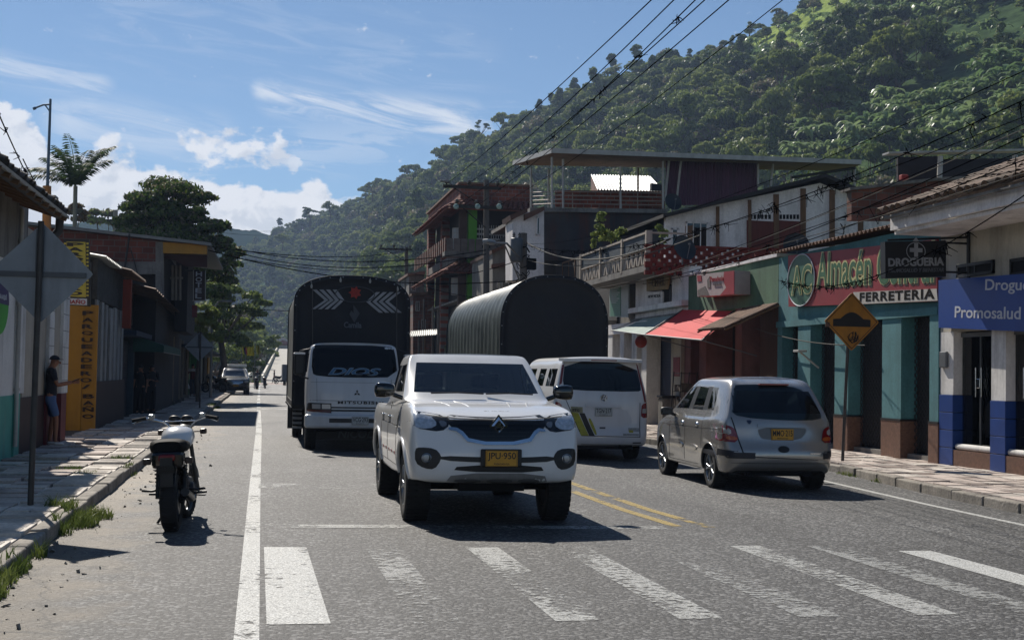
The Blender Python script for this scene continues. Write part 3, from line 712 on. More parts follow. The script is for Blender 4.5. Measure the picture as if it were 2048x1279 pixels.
# ---- forest instancing (uncountable wood on the hillside)
protos = bpy.data.collections.new('forest_kinds')
def proto(name, me): o = bpy.data.objects.new(name, me); protos.objects.link(o); return o
for k in range(7):
 rg = np.random.default_rng(40+k); shp = ['dome', 'dome', 'umbrella', 'dome', 'tall', 'umbrella', 'dome'][k]
 bl = blobs(rg, 15 if shp != 'umbrella' else 22, 4.6, 3.0 if shp != 'tall' else 5, 6.0 if shp != 'tall' else 7, shp); c, n = crown_pts(bl, 140, rg)
 v = leaves_arr(c, n, .40, rg, .6); mb = MB(); limbs(mb, V((0, 0, -1)), bl, .28, rg, .5, 0, 7)
 mt = [LF[0], LF[1], LF[1], LF[0], LF[0], LF[2], LF[3]][k]
 me = quadmesh('k', v, [mt, Mbark, LF[1]], (rg.random(len(c)) < .2)*2, (mb.v, mb.f, [1]*len(mb.f))); proto('a%d' % k, me)
for k in range(3):     # banana-like plants with pale drooping leaves
 rg = np.random.default_rng(70+k); Q = []
 for j in range(5):
  bx, by = rg.normal(0, 1.6, 2); hh = 1.5+rg.random()*1.5
  for q in range(8):
   a = rg.random()*6.28; d = np.array([math.cos(a), math.sin(a), 0]); s = np.array([-d[1], d[0], 0])*.32; p = np.array([bx, by, hh]); e = 1.2-.5*rg.random()
   for i in range(4):
    p2 = p+(d*math.cos(e)+np.array([0, 0, math.sin(e)]))*.8; w0, w1 = [(0.3, 1), (1, 1.1), (1.1, .8), (.8, .1)][i]; Q += [p-s*w0, p+s*w0, p2+s*w1, p2-s*w1]; p = p2; e -= .6
 me = quadmesh('b', np.array(Q), [leafmat('banana_leaf', (.12, .2, .07), (.24, .32, .14), .4, .35)]); proto('b%d' % k, me)
for k in range(2):     # small coffee-like shrubs
 rg = np.random.default_rng(80+k); bl = blobs(rg, 6, 1.5, 1.1, 1.0, 'dome'); c, n = crown_pts(bl, 60, rg); me = quadmesh('c', leaves_arr(c, n, .26, rg, .7), [LF[1], LF[2]], (rg.random(len(c)) < .3)*1); proto('c%d' % k, me)
def scatter(name, pts, rots, scs, idx, label):
 me = bpy.data.meshes.new(name); me.from_pydata([tuple(p) for p in pts], [], [])
 for an, ty, dat in (('rot', 'FLOAT_VECTOR', rots), ('scl', 'FLOAT_VECTOR', scs), ('idx', 'INT', idx)):
  at = me.attributes.new(an, ty, 'POINT'); at.data.foreach_set('vector' if ty == 'FLOAT_VECTOR' else 'value', np.array(dat).ravel())
 o = bpy.data.objects.new(name, me); COL.objects.link(o)
 ng = bpy.data.node_groups.new(name, 'GeometryNodeTree'); ng.interface.new_socket('Geometry', in_out='INPUT', socket_type='NodeSocketGeometry'); ng.interface.new_socket('Geometry', in_out='OUTPUT', socket_type='NodeSocketGeometry')
 n = ng.nodes; l = ng.links; gi = n.new('NodeGroupInput'); go = n.new('NodeGroupOutput'); ip = n.new('GeometryNodeInstanceOnPoints'); ci = n.new('GeometryNodeCollectionInfo')
 ci.inputs[0].default_value = protos; ci.inputs['Separate Children'].default_value = True; ci.inputs['Reset Children'].default_value = True
 ip.inputs['Pick Instance'].default_value = True; l.new(gi.outputs[0], ip.inputs['Points']); l.new(ci.outputs[0], ip.inputs['Instance'])
 def na(nm, ty):
  a = n.new('GeometryNodeInputNamedAttribute'); a.data_type = ty; a.inputs[0].default_value = nm; return a.outputs['Attribute']
 l.new(na('idx', 'INT'), ip.inputs['Instance Index']); l.new(na('scl', 'FLOAT_VECTOR'), ip.inputs['Scale']); er = n.new('FunctionNodeEulerToRotation'); l.new(na('rot', 'FLOAT_VECTOR'), er.inputs[0]); l.new(er.outputs[0], ip.inputs['Rotation'])
 l.new(ip.outputs[0], go.inputs[0]); md = o.modifiers.new('g', 'NODES'); md.node_group = ng
 tag(o, label, 'forest' if 'forest' in name else 'plants', kind='stuff'); return o
rg = np.random.default_rng(12)
P, RO, S_, I_ = [], [], [], []; P2, RO2, S2_, I2_ = [], [], [], []
cell = {}
tries = 0
while tries < 75000:
 tries += 1
 a = R(-13)+rg.random()*R(47); Rr = np.interp(a, A_, R_); r = math.sqrt(rg.random()*(Rr*1.03)**2*(1-.07)+.07*(Rr*1.03)**2)
 if r < 105 or (r < 175 and a < .1): continue
 if a < R(-1.2) and r < 240: continue
 x, y = r*math.sin(a), r*math.cos(a); f = r/Rr
 if r < 120 or (-1 < x < 24 and 150 < y < 445): continue
 deg = math.degrees(a); mead = deg > 17.2 and deg < 26.5 and f > .97-.13*min(1, max(0, (deg-17)/5))*min(1, max(0, (26.5-deg)/2))
 plant = deg > 20 and .48 < f < .93 and (math.sin(x*.05+y*.021)+math.sin(x*.023-y*.04+1)) > -.35+max(0, 23-deg)*.5
 if mead and rg.random() > .025: continue
 sp_ = 4.3 if not plant else 3.0
 key = (int(x/sp_), int(y/sp_));
 if key in cell: continue
 cell[key] = 1
 z = float(hill(a, np.array([r]))[0])
 if plant and rg.random() < .93:
  P2.append((x, y, z)); RO2.append((0, 0, rg.random()*6.28)); q = .7+.6*rg.random(); S2_.append((q, q, q)); I2_.append(7+rg.integers(3) if rg.random() < .36 else 10+rg.integers(2))
 else:
  q = (.42+.75*rg.random()**2.2)*(.85 if r < 230 else 1.); hq = q*(.85+.6*rg.random())
  if mead: q = hq = .5
  P.append((x, y, z-.5)); RO.append((rg.normal(0, .05), rg.normal(0, .05), rg.random()*6.28)); S_.append((q, q, hq)); I_.append(rg.choice(7, p=[.25, .2, .13, .2, .09, .06, .07]))
scatter('forest', P, RO, S_, I_, 'dense mixed forest covering the steep hillside behind the town')
scatter('plantation', P2, RO2, S2_, I2_, 'pale banana and coffee plants in loose rows high on the hill')
print('FOREST', len(P), len(P2))
def ridge_at(px, py, r):
 d = ray(px, py); h = math.hypot(d.x, d.y); return V((d.x/h*r, d.y/h*r, CAM.z+d.z/h*r))
def wax_palm(px, ytop, yb, r, label, seed, L_=3.6):
 b = ridge_at(px, yb, r); t = ridge_at(px, ytop, r); h = t.z-b.z+0.; rg = np.random.default_rng(seed)
 root = thing('wax_palm', label, 'palm', b, world=False, group='tall palms on the ridge')
 q = palm_fronds(rg, 15, L_, .9, 10, .16, 1.1, 1.0); q[:, 2] += h; me = quadmesh('crown', q, [LF[0]]); link('crown', me, root)
 MB().tube([(0, 0, -3), (0, 0, h*.5), (0, 0, h)], [.32, .25, .2], 6).build('trunk', M('palm_trunk', '#8a8478', .9), root)
wax_palm(1229, 138, 200, 482, 'tall slim palm standing highest above the wooded ridge', 1)
wax_palm(1136, 204, 232, 500, 'shorter palm on the ridge left of the tallest one', 2, 3.2)
wax_palm(1553, 22, 45, 440, 'small palm tuft by the meadow edge on the ridge', 3, 2.2)
RT_ = [(960, 238, 300, 535, 3.6, 'umbrella', 'thin tall tree with sparse crown on the ridge'), (1000, 258, 300, 530, 3.2, 'dome', 'dark rounded tree beside the sparse tall one on the ridge'), (1400, 98, 128, 468, 1.6, 'dome', 'small lone tree on the upper ridge'), (1499, 44, 72, 452, 2.0, 'tall', 'narrow lone tree on the meadow skyline'), (1612, -10, 12, 432, 2.0, 'tall', 'narrow dark tree at the top of the meadow'), (745, 362, 400, 582, 3.6, 'umbrella', 'flat crowned tree on the low ridge'), (845, 342, 370, 560, 3.8, 'umbrella', 'wide flat crowned tree on the middle ridge'), (620, 412, 458, 600, 4.4, 'umbrella', 'umbrella shaped tree over the left end of the ridge'), (660, 398, 440, 600, 4.2, 'dome', 'dark dense tree at the left end of the ridge'), (565, 462, 500, 590, 3.6, 'dome', 'rounded tree lowest on the left slope'), (1075, 222, 262, 520, 3.0, 'dome', 'leafy tree on the ridge below the two palms'), (890, 300, 345, 552, 3.4, 'dome', 'tree standing above the brick building roof on the ridge')]
for k, (px, yt, yb, r, w, shp, lab) in enumerate(RT_):
 b = ridge_at(px, yb, r); t = ridge_at(px, yt, r); h = t.z-b.z
 make_tree('ridge_tree', lab, 'tree', b, w, h*.3 if shp != 'tall' else h*.45, h*.68 if shp != 'tall' else h*.55, 12, 70, .34, [LF[0], LF[1]], [.7, .3], shp, .22, 100+k, 'single trees on the ridge line', .5)
# ---- trees of the street's left side
b = G(340, 752); b = V((-9.0, 72, 0))
rgx = np.random.default_rng(5)
root = thing('shade_tree', 'big dark layered shade tree rising behind the brick building', 'tree', b, world=False)
def px2(x, y, Y): q = PY(x, y, Y); return q-b
lay = [(345, 425, 34), (310, 432, 30), (385, 440, 26), (340, 465, 34), (300, 490, 24), (350, 490, 34), (410, 490, 24), (270, 452, 18), (330, 375, 36), (300, 398, 30), (360, 385, 34), (280, 420, 26), (325, 412, 34), (375, 405, 30), (405, 398, 18), (400, 425, 16), (345, 430, 30), (300, 445, 30), (262, 435, 18), (250, 450, 14), (270, 470, 30), (315, 475, 34), (365, 465, 34), (410, 460, 26), (435, 450, 16), (420, 485, 28), (375, 505, 34), (320, 510, 34), (440, 505, 22), (455, 530, 20), (430, 545, 30), (395, 555, 30), (450, 560, 20), (425, 590, 24), (440, 480, 12), (290, 395, 22), (340, 392, 26), (385, 480, 26), (345, 450, 22), (470, 515, 12), (300, 470, 26)]
bl = []
for (x, y, r) in lay:
 for s_ in range(2):
  Y = 72+rgx.normal(0, 1.4); q = px2(x+rgx.normal(0, 6), y+rgx.normal(0, 3), Y); bl.append((q.x, q.y, q.z, r/2700*72*(.95+.45*rgx.random()), .5))
c, n = crown_pts(bl, 420, rgx); v = leaves_arr(c, n, .12, rgx, .55); link('crown', quadmesh('crown', v, [LFD, LF[0], LF[3]], rgx.choice(3, size=len(c), p=[.5, .36, .14])), root)
mb = MB(); limbs(mb, V((.4, 0, 0)), [bl[i] for i in range(0, 66, 5)], .34, rgx, .6); mb.build('trunk', Mbark, root)
def street_tree(name, label, Y, lay, leaf, mats, mw, base, r0, seed, nper=240, zf=.5, fl=.55):
 rgx = np.random.default_rng(seed); b = V(base); root = thing(name, label, 'tree', b, world=False); bl = []
 for (x, y, r) in lay:
  for s_ in range(2):
   q = PY(x+rgx.normal(0, r*.2), y+rgx.normal(0, r*.12), Y+rgx.normal(0, r/2700*Y*.7))-b; bl.append((q.x, q.y, q.z, r/2700*Y*(.8+.35*rgx.random()), fl))
 c, n = crown_pts(bl, nper, rgx); link('crown', quadmesh('crown', leaves_arr(c, n, leaf, rgx, .55), mats, rgx.choice(len(mats), size=len(c), p=mw)), root)
 mb = MB(); limbs(mb, V((0, 0, 0)), bl[::3][:12], r0, rgx, zf); mb.build('trunk', Mbark, root); return root
street_tree('street_tree', 'broad dark street tree arching over the left pavement', 98, [(470, 585, 22), (500, 590, 20), (520, 605, 16), (450, 600, 24), (485, 620, 28), (515, 630, 18), (445, 635, 26), (475, 650, 28), (505, 655, 18), (440, 665, 22), (465, 680, 22), (490, 690, 14), (535, 608, 8), (430, 575, 20), (455, 570, 18), (440, 610, 24)], .16, [LF[0], LF[1], LF[2]], [.4, .4, .2], (-2.9, 98, .1), .3, 8)
street_tree('sunlit_street_tree', 'small pale green street tree behind the hotel sign', 62, [(405, 615, 14), (425, 625, 14), (415, 645, 18), (435, 655, 10), (400, 660, 14), (420, 675, 14), (440, 680, 8), (395, 635, 14), (405, 690, 12)], .13, [LF[2], LF[1]], [.65, .35], (-2.75, 62, .1), .12, 9, 120)
street_tree('bridge_tree', 'light green tree beside the foot of the bridge', 190, [(540, 680, 10), (550, 675, 9), (530, 690, 12), (545, 692, 12), (520, 700, 10), (535, 705, 12), (555, 688, 8), (515, 690, 8)], .22, [LF[2], LF[1]], [.4, .6], (-.8, 190, 0), .25, 10, 120)
street_tree('roadside_tree', 'dark tree mass closing the street beyond the flags', 135, [(500, 715, 12), (490, 730, 14), (515, 728, 12), (480, 715, 14), (505, 740, 10), (460, 700, 22), (440, 715, 20)], .2, [LF[0], LF[1]], [.7, .3], (-4.5, 135, 0), .3, 14, 150)
street_tree('background_tree', 'hazy grey green trees behind the palm', 150, [(190, 425, 12), (215, 430, 14), (175, 440, 14), (200, 445, 16), (225, 445, 10), (240, 455, 10)], .28, [LF[1], LF[3]], [.6, .4], (-16, 150, 0), .3, 11, 120)
street_tree('flowering_tree', 'tree with rust coloured foliage under the palm crown', 95, [(150, 415, 14), (165, 425, 12), (140, 425, 10), (158, 440, 12)], .16, [LF[3], M('rust_leaf', '#6a4a24', .8)], [.5, .5], (-13, 95, 0), .2, 12, 110)
street_tree('low_tree', 'bright green bush top over the brick wall', 85, [(265, 470, 10), (240, 475, 9), (285, 478, 8), (225, 470, 8)], .16, [LF[2], LF[1]], [.6, .4], (-8.8, 85, 0), .2, 13, 110)
bp_ = V((0, 0, 0)); tp = PY(151, 372, 75); base = V((tp.x, 75, 0))
root = thing('garden_palm', 'tall feathery palm with dark arching fronds behind the left roofs', 'palm', base, world=False)
rg = np.random.default_rng(21); q = palm_fronds(rg, 19, 2.95, 1.45, 38, .042, .62, .56); q[:, 2] += tp.z
link('crown', quadmesh('crown', q, [LFD, LF[0]], (rg.random(len(q)//4) < .3)*1), root)
MB().tube([(0, 0, -.3), (0.05, 0, tp.z*.5), (0, 0, tp.z)], [.15, .12, .11], 8).build('trunk', M('palm_trunk', '#8a8478', .9), root)
# ---- grass tufts at the kerb
def grass(name, label, spots, n, h, seed):
 rg = np.random.default_rng(seed); Q = []
 for (x, y, rx_, ry_) in spots:
  for k in range(int(n*rx_*ry_*14)):
   a, t = rg.random()*6.28, rg.random()**.6; p = np.array([x+rx_*t*math.cos(a), y+ry_*t*math.sin(a), .0 if x+rx_*t*math.cos(a) > KL else .12]); hh = h*(.4+.8*rg.random())*(1.1-.5*t); d = rg.normal(0, .42, 2); w = rg.normal(0, 1, 2); w = w/np.hypot(*w)*.0045
   tip = p+np.array([d[0]*hh, d[1]*hh, hh]); md = p+np.array([d[0]*hh*.3, d[1]*hh*.3, hh*.55]); s = np.array([w[0], w[1], 0])
   Q += [p-s, p+s, md+s, md-s, md-s, md+s, tip, tip]
 Q = np.array(Q); me = quadmesh(name, Q, [leafmat('grass_leaf', (.07, .11, .025), (.17, .21, .055), .3, .5, False)]); o = link(name, me); tag(o, label, 'grass', kind='stuff'); return o
gs = [(-2.1, 14.9, .12, .15), (-1.85, 14.7, .14, .35), (-1.74, 14.3, .15, .35), (-1.66, 15.0, .14, .25), (-1.84, 13.6, .10, .22), (-1.80, 12.0, .06, .2), (-1.82, 11.1, .08, .35), (-1.84, 10.5, .10, .3), (-1.80, 9.9, .1, .3)]
grass('grass', 'clumps of green grass growing out of the left kerb', gs, 420, .16, 4)
grass('grass_sprigs', 'thin weeds sprouting between broken slabs and along the kerbs', [(-2.35, 19.5, .2, .25), (-2.2, 23, .2, .3), (-1.9, 21, .1, .5), (-2.7, 20.5, .2, .2), (-1.95, 58, .3, 2.0), (9.75, 21.3, .12, .5), (9.6, 19.9, .08, .25), (9.95, 22.6, .1, .4), (-1.9, 27, .08, .6)], 160, .08, 6)
# == vehicles
WH = M('white_paintwork', '#dcdcda', .28, var=.03, scale=2, coat=.8, dirt=.10, dirtcol='#8b857a', spec=.5)
WH2 = M('white_van_paint', '#d2d3d4', .32, var=.04, scale=2, coat=.6, dirt=.12, dirtcol='#8b857a')
WH3 = M('white_cab_paint', '#c9cbcc', .38, var=.05, scale=2, coat=.4, dirt=.18, dirtcol='#77716a')
SIL = M('silver_paint', '#a5a19b', .26, metal=.6, var=.05, scale=2, coat=.8, dirt=.12, dirtcol='#6a6359')
DKP = M('dark_car_paint', '#1c2128', .25, metal=.3, var=.05, coat=.8)
GRY = M('grey_car_paint', '#6d737a', .3, metal=.4, var=.05, coat=.7)
BLK = M('black_plastic', '#0c0c0d', .5, var=.1, scale=6)
BLKG = M('black_gloss', '#060608', .12, var=.05, coat=.5)
RUB = M('tyre_rubber', '#0d0d0d', .85, var=.25, scale=9, bump=.2)
CHR = M('chrome', '#c9ccd0', .12, metal=1., var=.03)
ALU = M('alloy', '#8f9295', .32, metal=.9, var=.08)
ALUD = M('dark_alloy', '#4d4f52', .35, metal=.8, var=.08)
UND = M('underbody', '#050505', .95, var=.1)
INT = M('cabin_plastic', '#15171a', .7, var=.1)
SEAT = M('seat_fabric', '#1d2024', .9, var=.15)
YEL = M('plate_yellow', '#c9921c', .45, var=.08, dirt=.15); PLW = M('plate_white', '#b9bcb8', .5, var=.06, dirt=.2)
REDL = M('red_lens', '#7a0f12', .15, var=.05, coat=.8); ORL = M('amber_lens', '#b5551a', .2, var=.05, coat=.6); CLL = M('clear_lens', '#a5a29c', .15, var=.1, coat=.6)
GLW = glassmat('windscreen_glass', (.14, .185, .18), .01, 1., .9); GLD = glassmat('dark_glass', (.05, .055, .06), .015, .5, .85); GLM = glassmat('side_glass', (.13, .14, .145), .01, .8, .9)
LENS = glassmat('lamp_cover', (.25, .25, .25), .02, 1., .45)
SEAM = M('panel_gap', '#101010', .8)
def mkring(F, S, B): return [V(p) for p in F]+[V(p) for p in S]+[V(p) for p in B]
def rr(yf, wf, bf, zf, ys, ws, zs, yr, wr, br, zr, fr=(0, .36, .7, .93), zdf=0., zdr=0.):
 F = [(wf*t, yf-bf*t**2.6, zf-zdf*t**2) for t in fr]
 n = len(ys); ws = ws if isinstance(ws, (list, tuple)) else [ws]*n; zs = zs if isinstance(zs, (list, tuple)) else [zs]*n
 S = [(ws[i], ys[i], zs[i]) for i in range(n)]
 B = [(wr*t, yr+br*t**2.6, zr-zdr*t**2) for t in fr[::-1]]
 return mkring(F, S, B)
def carbody(rings, ns, slots, matfn, cutters, crown=.03, capz=None, subs=3, a=3, capmat=None):
 """stack of plan outlines -> closed cage, subdivided, wheel wells cut; returns Mesh"""
 K = len(rings[0]); vs = []; idx = []
 for r in rings:
  base = len(vs); n = K; row = []
  for p in r: vs.append(p)
  row = list(range(base, base+K)); b2 = len(vs)
  for k in range(K-2, 0, -1): vs.append(V((-r[k].x, r[k].y, r[k].z)))
  row += list(range(b2, b2+K-2)); idx.append(row)
 T = len(idx[0]); faces = []; mi = []
 for i in range(len(rings)-1):
  for j in range(T):
   j2 = (j+1) % T; faces.append((idx[i][j], idx[i][j2], idx[i+1][j2], idx[i+1][j]))
   jj = j if j < K-1 else T-1-j
   mi.append(matfn(i, jj, 1 if j < K-1 else -1))
 def cap(row, ring, crownv, flip, m_):
  s = K-2*(a+1)      # side points
  P = {}
  def rid(k, sg):    # vertex id of half-ring index k on side sg
   if k == 0 or k == K-1: return row[k]
   return row[k] if sg > 0 else row[T-k]
  grid = []
  grid.append([rid(abs(c), 1 if c > 0 else -1) for c in range(-a, a+1)])
  for t in range(s):
   k = a+1+t; line = []
   f = (t+1)/(s+1); F0 = ring[0]; Bk = ring[K-1]; sp = ring[k]
   line.append(rid(k, -1))
   for c in range(-a+1, a):
    u = c/a; fx = ring[abs(c)].x/ring[a].x if abs(c) else 0; bx = ring[K-1-abs(c)].x/ring[K-1-a].x if abs(c) else 0
    x = sp.x*(fx*(1-f)+bx*f)*(1 if c >= 0 else -1);
    yb_ = (ring[0].y-ring[a].y)*(1-f)*(1-u*u)+(ring[K-1].y-ring[K-1-a].y)*f*(1-u*u)
    z = sp.z+crownv*(1-u*u)
    vs.append(V((x, sp.y+yb_, z))); line.append(len(vs)-1)
   line.append(rid(k, 1)); grid.append(line)
  grid.append([rid(K-1-abs(c), 1 if c > 0 else -1) for c in range(-a, a+1)])
  for i in range(len(grid)-1):
   for j in range(2*a):
    q = (grid[i][j], grid[i][j+1], grid[i+1][j+1], grid[i+1][j]); faces.append(q[::-1] if flip else q); mi.append(m_)
 cap(idx[-1], rings[-1], crown, False, capmat if capmat is not None else 0); cap(idx[0], rings[0], 0, True, [s[0] for s in slots].index('under'))
 me = bpy.data.meshes.new('cage'); me.from_pydata([tuple(v) for v in vs], [], faces)
 for s in slots: me.materials.append(s[2])
 me.polygons.foreach_set('material_index', mi)
 bm = bmesh.new(); bm.from_mesh(me); bmesh.ops.recalc_face_normals(bm, faces=bm.faces)
 bm.to_mesh(me); bm.free()
 for p in me.polygons: p.use_smooth = True
 o = bpy.data.objects.new('cage', me); COL.objects.link(o)
 md = o.modifiers.new('s', 'SUBSURF'); md.levels = subs; md.render_levels = subs
 kill = [o]
 wi = [s[0] for s in slots].index('well')
 for (cy, cz, cr, x0, x1) in cutters:
  for sg in (-1, 1):
   mb = MB(); mb.lathe([(0, sg*x0), (cr, sg*x0), (cr, sg*x1), (0, sg*x1)], 40, 'x', (0, cy, cz), smooth=False)
   c = mb.build('cut', [s[2] for s in slots], sharp=30)
   for p in c.data.polygons: p.material_index = wi
   b = o.modifiers.new('b', 'BOOLEAN'); b.operation = 'DIFFERENCE'; b.solver = 'EXACT'; b.object = c; kill.append(c)
 dg = bpy.context.evaluated_depsgraph_get(); dg.update(); r = bpy.data.meshes.new_from_object(o.evaluated_get(dg))
 for k in kill: bpy.data.objects.remove(k)
 r.set_sharp_from_angle(angle=R(38))
 return r
def split_parts(me, slots, root, inv=1):
 """separate the evaluated body by part name (slot = (name, part, material))"""
 bvh_v = [v.co.copy() for v in me.vertices]; bvh = BVHTree.FromPolygons(bvh_v, [tuple(p.vertices) for p in me.polygons])
 parts = {}
 for i, s in enumerate(slots): parts.setdefault(s[1], []).append(i)
 out = {}
 for key, ids in parts.items():
  bm = bmesh.new(); bm.from_mesh(me); bmesh.ops.delete(bm, geom=[f for f in bm.faces if f.material_index not in ids], context='FACES')
  if not bm.faces: bm.free(); continue
  for f in bm.faces: f.material_index = ids.index(f.material_index)
  nm = key.split('#')[0]; m2 = bpy.data.meshes.new(nm); bm.to_mesh(m2); bm.free()
  for i in ids: m2.materials.append(slots[i][2])
  m2.set_sharp_from_angle(angle=R(38)); out[key] = link(nm, m2, root)
 return bvh, out
def wheel(root, x, y, r, w, rimr, style, rimmat, name='wheel'):
 """one wheel: an empty with tyre and rim under it. x sign says which side"""
 sg = 1 if x > 0 else -1
 e = bpy.data.objects.new(name, None); COL.objects.link(e); e.parent = root; e.location = (x, y, r); e.empty_display_size = .1
 mb = MB(); h = w/2
 pr = [(rimr*.97, -h*.85), (rimr*1.02, -h), (r*.9, -h*1.02), (r*.975, -h*.86), (r, -h*.6), (r, -h*.18), (r*.985, -h*.15), (r*.985, h*.15-.0), (r, h*.18), (r, h*.6), (r*.975, h*.86), (r*.9, h*1.02), (rimr*1.02, h), (rimr*.97, h*.85)]
 mb.lathe(pr, 40, 'x')
 for k in range(36):                                   # tread blocks
  a = 2*PI*k/36
  mb.T = Matrix.Rotation(a, 4, 'X'); mb.box((-h*.95, -.018, r*.985), (h*.95, .016, r*1.006)); mb.T = None
 link('tyre', mb.mesh('tyre', RUB), e)
 mb = MB(); o = sg*h
 mb.lathe([(rimr*.98, o*.98), (rimr*.94, o*1.0), (rimr*.90, o*.86), (rimr*.88, o*.1), (rimr*.98, -o*.5), (rimr*.98, -o*.98)], 36, 'x', mi=0)
 mb.lathe([(0, o*.1), (rimr*.9, o*.1)], 24, 'x', mi=1)
 if style == 'steel':
  mb.lathe([(rimr*.9, o*.72), (rimr*.62, o*.5), (rimr*.5, o*.72), (rimr*.22, o*.85), (0, o*.85)], 30, 'x')
  for k in range(12):
   a = 2*PI*k/12; mb.lathe([(0, o*.745), (rimr*.07, o*.745)], 8, 'x', (0, rimr*.72*math.cos(a), rimr*.72*math.sin(a)), mi=1)
 else:
  ns_ = {'five': 5, 'ten': 10, 'six': 6}[style]
  for k in range(ns_):
   a = 2*PI*k/ns_
   for d in ((-.13, .13) if ns_ < 7 else (0,)):
    a1 = a+d*.7; a2 = a+d*1.6; wd = rimr*.055; p0 = V((o*.8, 0, 0));
    q = [V((o*.74, rimr*.14*math.cos(a1), rimr*.14*math.sin(a1))), V((o*.86, rimr*.5*math.cos((a1+a2)/2), rimr*.5*math.sin((a1+a2)/2))), V((o*.9, rimr*.93*math.cos(a2), rimr*.93*math.sin(a2)))]
    mb.tube(q, [wd*1.2, wd, wd*1.1], 6, 0)
  mb.lathe([(rimr*.24, o*.6), (rimr*.22, o*.84), (rimr*.12, o*.92), (0, o*.92)], 20, 'x', mi=0)
 link('rim', mb.mesh('rim', [rimmat, UND]), e)
 return e
def plate(root, mat, txt, sub, c, w, h, face, sx=1):
 """number plate centred at c; face: +1 faces local +y, -1 faces -y"""
 c = V(c); mb = MB(); mb.box((c.x-w/2, c.y-.008, c.z-h/2), (c.x+w/2, c.y+.008, c.z+h/2), 0, bev=.004)
 xd = V((-1, 0, 0)) if face > 0 else V((1, 0, 0)); yf = c.y+face*.0085
 for (z0, z1) in ((-.48, -.46), (.46, .48)): mb.box((c.x-w*.47, yf, c.z+h*z0), (c.x+w*.47, yf+face*.002, c.z+h*z1), 1)
 for (x0, x1) in ((-.475, -.465), (.465, .475)): mb.box((c.x+w*x0, yf, c.z-h*.47), (c.x+w*x1, yf+face*.002, c.z+h*.47), 1)
 p = mb.build('number_plate', [mat, BLK], root)
 o = c - xd*(w*.44); o.y = yf; o.z = c.z-h*.16
 text(txt, BLK, o, xd, (0, 0, 1), w*.88, h*.54, .003, .015, p)
 o = c-xd*(w*.24); o.y = yf; o.z = c.z-h*.40
 text(sub, BLK, o, xd, (0, 0, 1), w*.48, h*.12, .003, .01, p)
 return p
def mirror_housing(root, c, s, mat, sg, stalk=True):
 mb = MB(); c = V(c)
 bm = bmesh.new(); bmesh.ops.create_cube(bm, size=2)
 bmesh.ops.subdivide_edges(bm, edges=bm.edges, cuts=3, use_grid_fill=True)
 for v in bm.verts:
  p = v.co.copy(); q = V((p.x*math.sqrt(1-p.y*p.y/2-p.z*p.z/2+p.y*p.y*p.z*p.z/3), p.y*math.sqrt(1-p.x*p.x/2-p.z*p.z/2+p.x*p.x*p.z*p.z/3), p.z*math.sqrt(1-p.x*p.x/2-p.y*p.y/2+p.x*p.x*p.y*p.y/3)))
  q = q*.55+p*.42; q.z *= (1-.18*sg*q.x*-1) if False else 1
  v.co = V((q.x*s[0], q.y*s[1], q.z*s[2]*(1-.22*(q.x*sg*-1+1)/2)))+c
 bmesh.ops.subdivide_edges(bm, edges=[], cuts=1)
 bm.verts.index_update(); mb.add([v.co.copy() for v in bm.verts], [[w.index for w in f.verts] for f in bm.faces], 0, True); bm.free()
 mb.box((c.x-s[0]*.82, c.y-s[1]*1.02, c.z-s[2]*.72), (c.x+s[0]*.82, c.y-s[1]*.9, c.z+s[2]*.72), 1, bev=.01)
 if stalk: mb.tube([c+V((-sg*s[0]*.8, 0, -s[2]*.5)), c+V((-sg*s[0]*1.7, .0, -s[2]*.9))], .028, 8, 0)
 return mb.build('wing_mirror', [mat, M('mirror_glass', '#22262b', .2, metal=.6)], root)
def seats(root, ys, w, z, back=.62, dash=None):
 mb = MB()
 for y in ys:
  for x in (-w, w):
   mb.box((x-.26, y-.1, z), (x+.26, y+.42, z+.16), 0, bev=.06); mb.box((x-.25, y-.2, z+.05), (x+.25, y-.04, z+back), 0, rot=Matrix.Rotation(.15, 3, 'X'), bev=.06)
   mb.box((x-.13, y-.27, z+back+.02), (x+.13, y-.16, z+back+.2), 0, bev=.05)
 return mb.build('seats', SEAT, root)
SLOT = lambda body: [('body', 'body', body), ('under', 'body', UND), ('well', 'body', UND), ('ws', 'windscreen', GLW), ('sw1', 'side_window#1', GLM), ('sw2', 'side_window#2', GLM), ('sw3', 'side_window#3', GLM), ('sw4', 'side_window#4', GLM), ('sw5', 'side_window#5', GLM), ('sw6', 'side_window#6', GLM), ('rw', 'rear_window', GLD), ('trim', 'body', BLK), ('cover', 'body', BLK)]
IDX = {n: i for i, n in enumerate(['body', 'under', 'well', 'ws', 'sw1', 'sw2', 'sw3', 'sw4', 'sw5', 'sw6', 'rw', 'trim', 'cover'])}
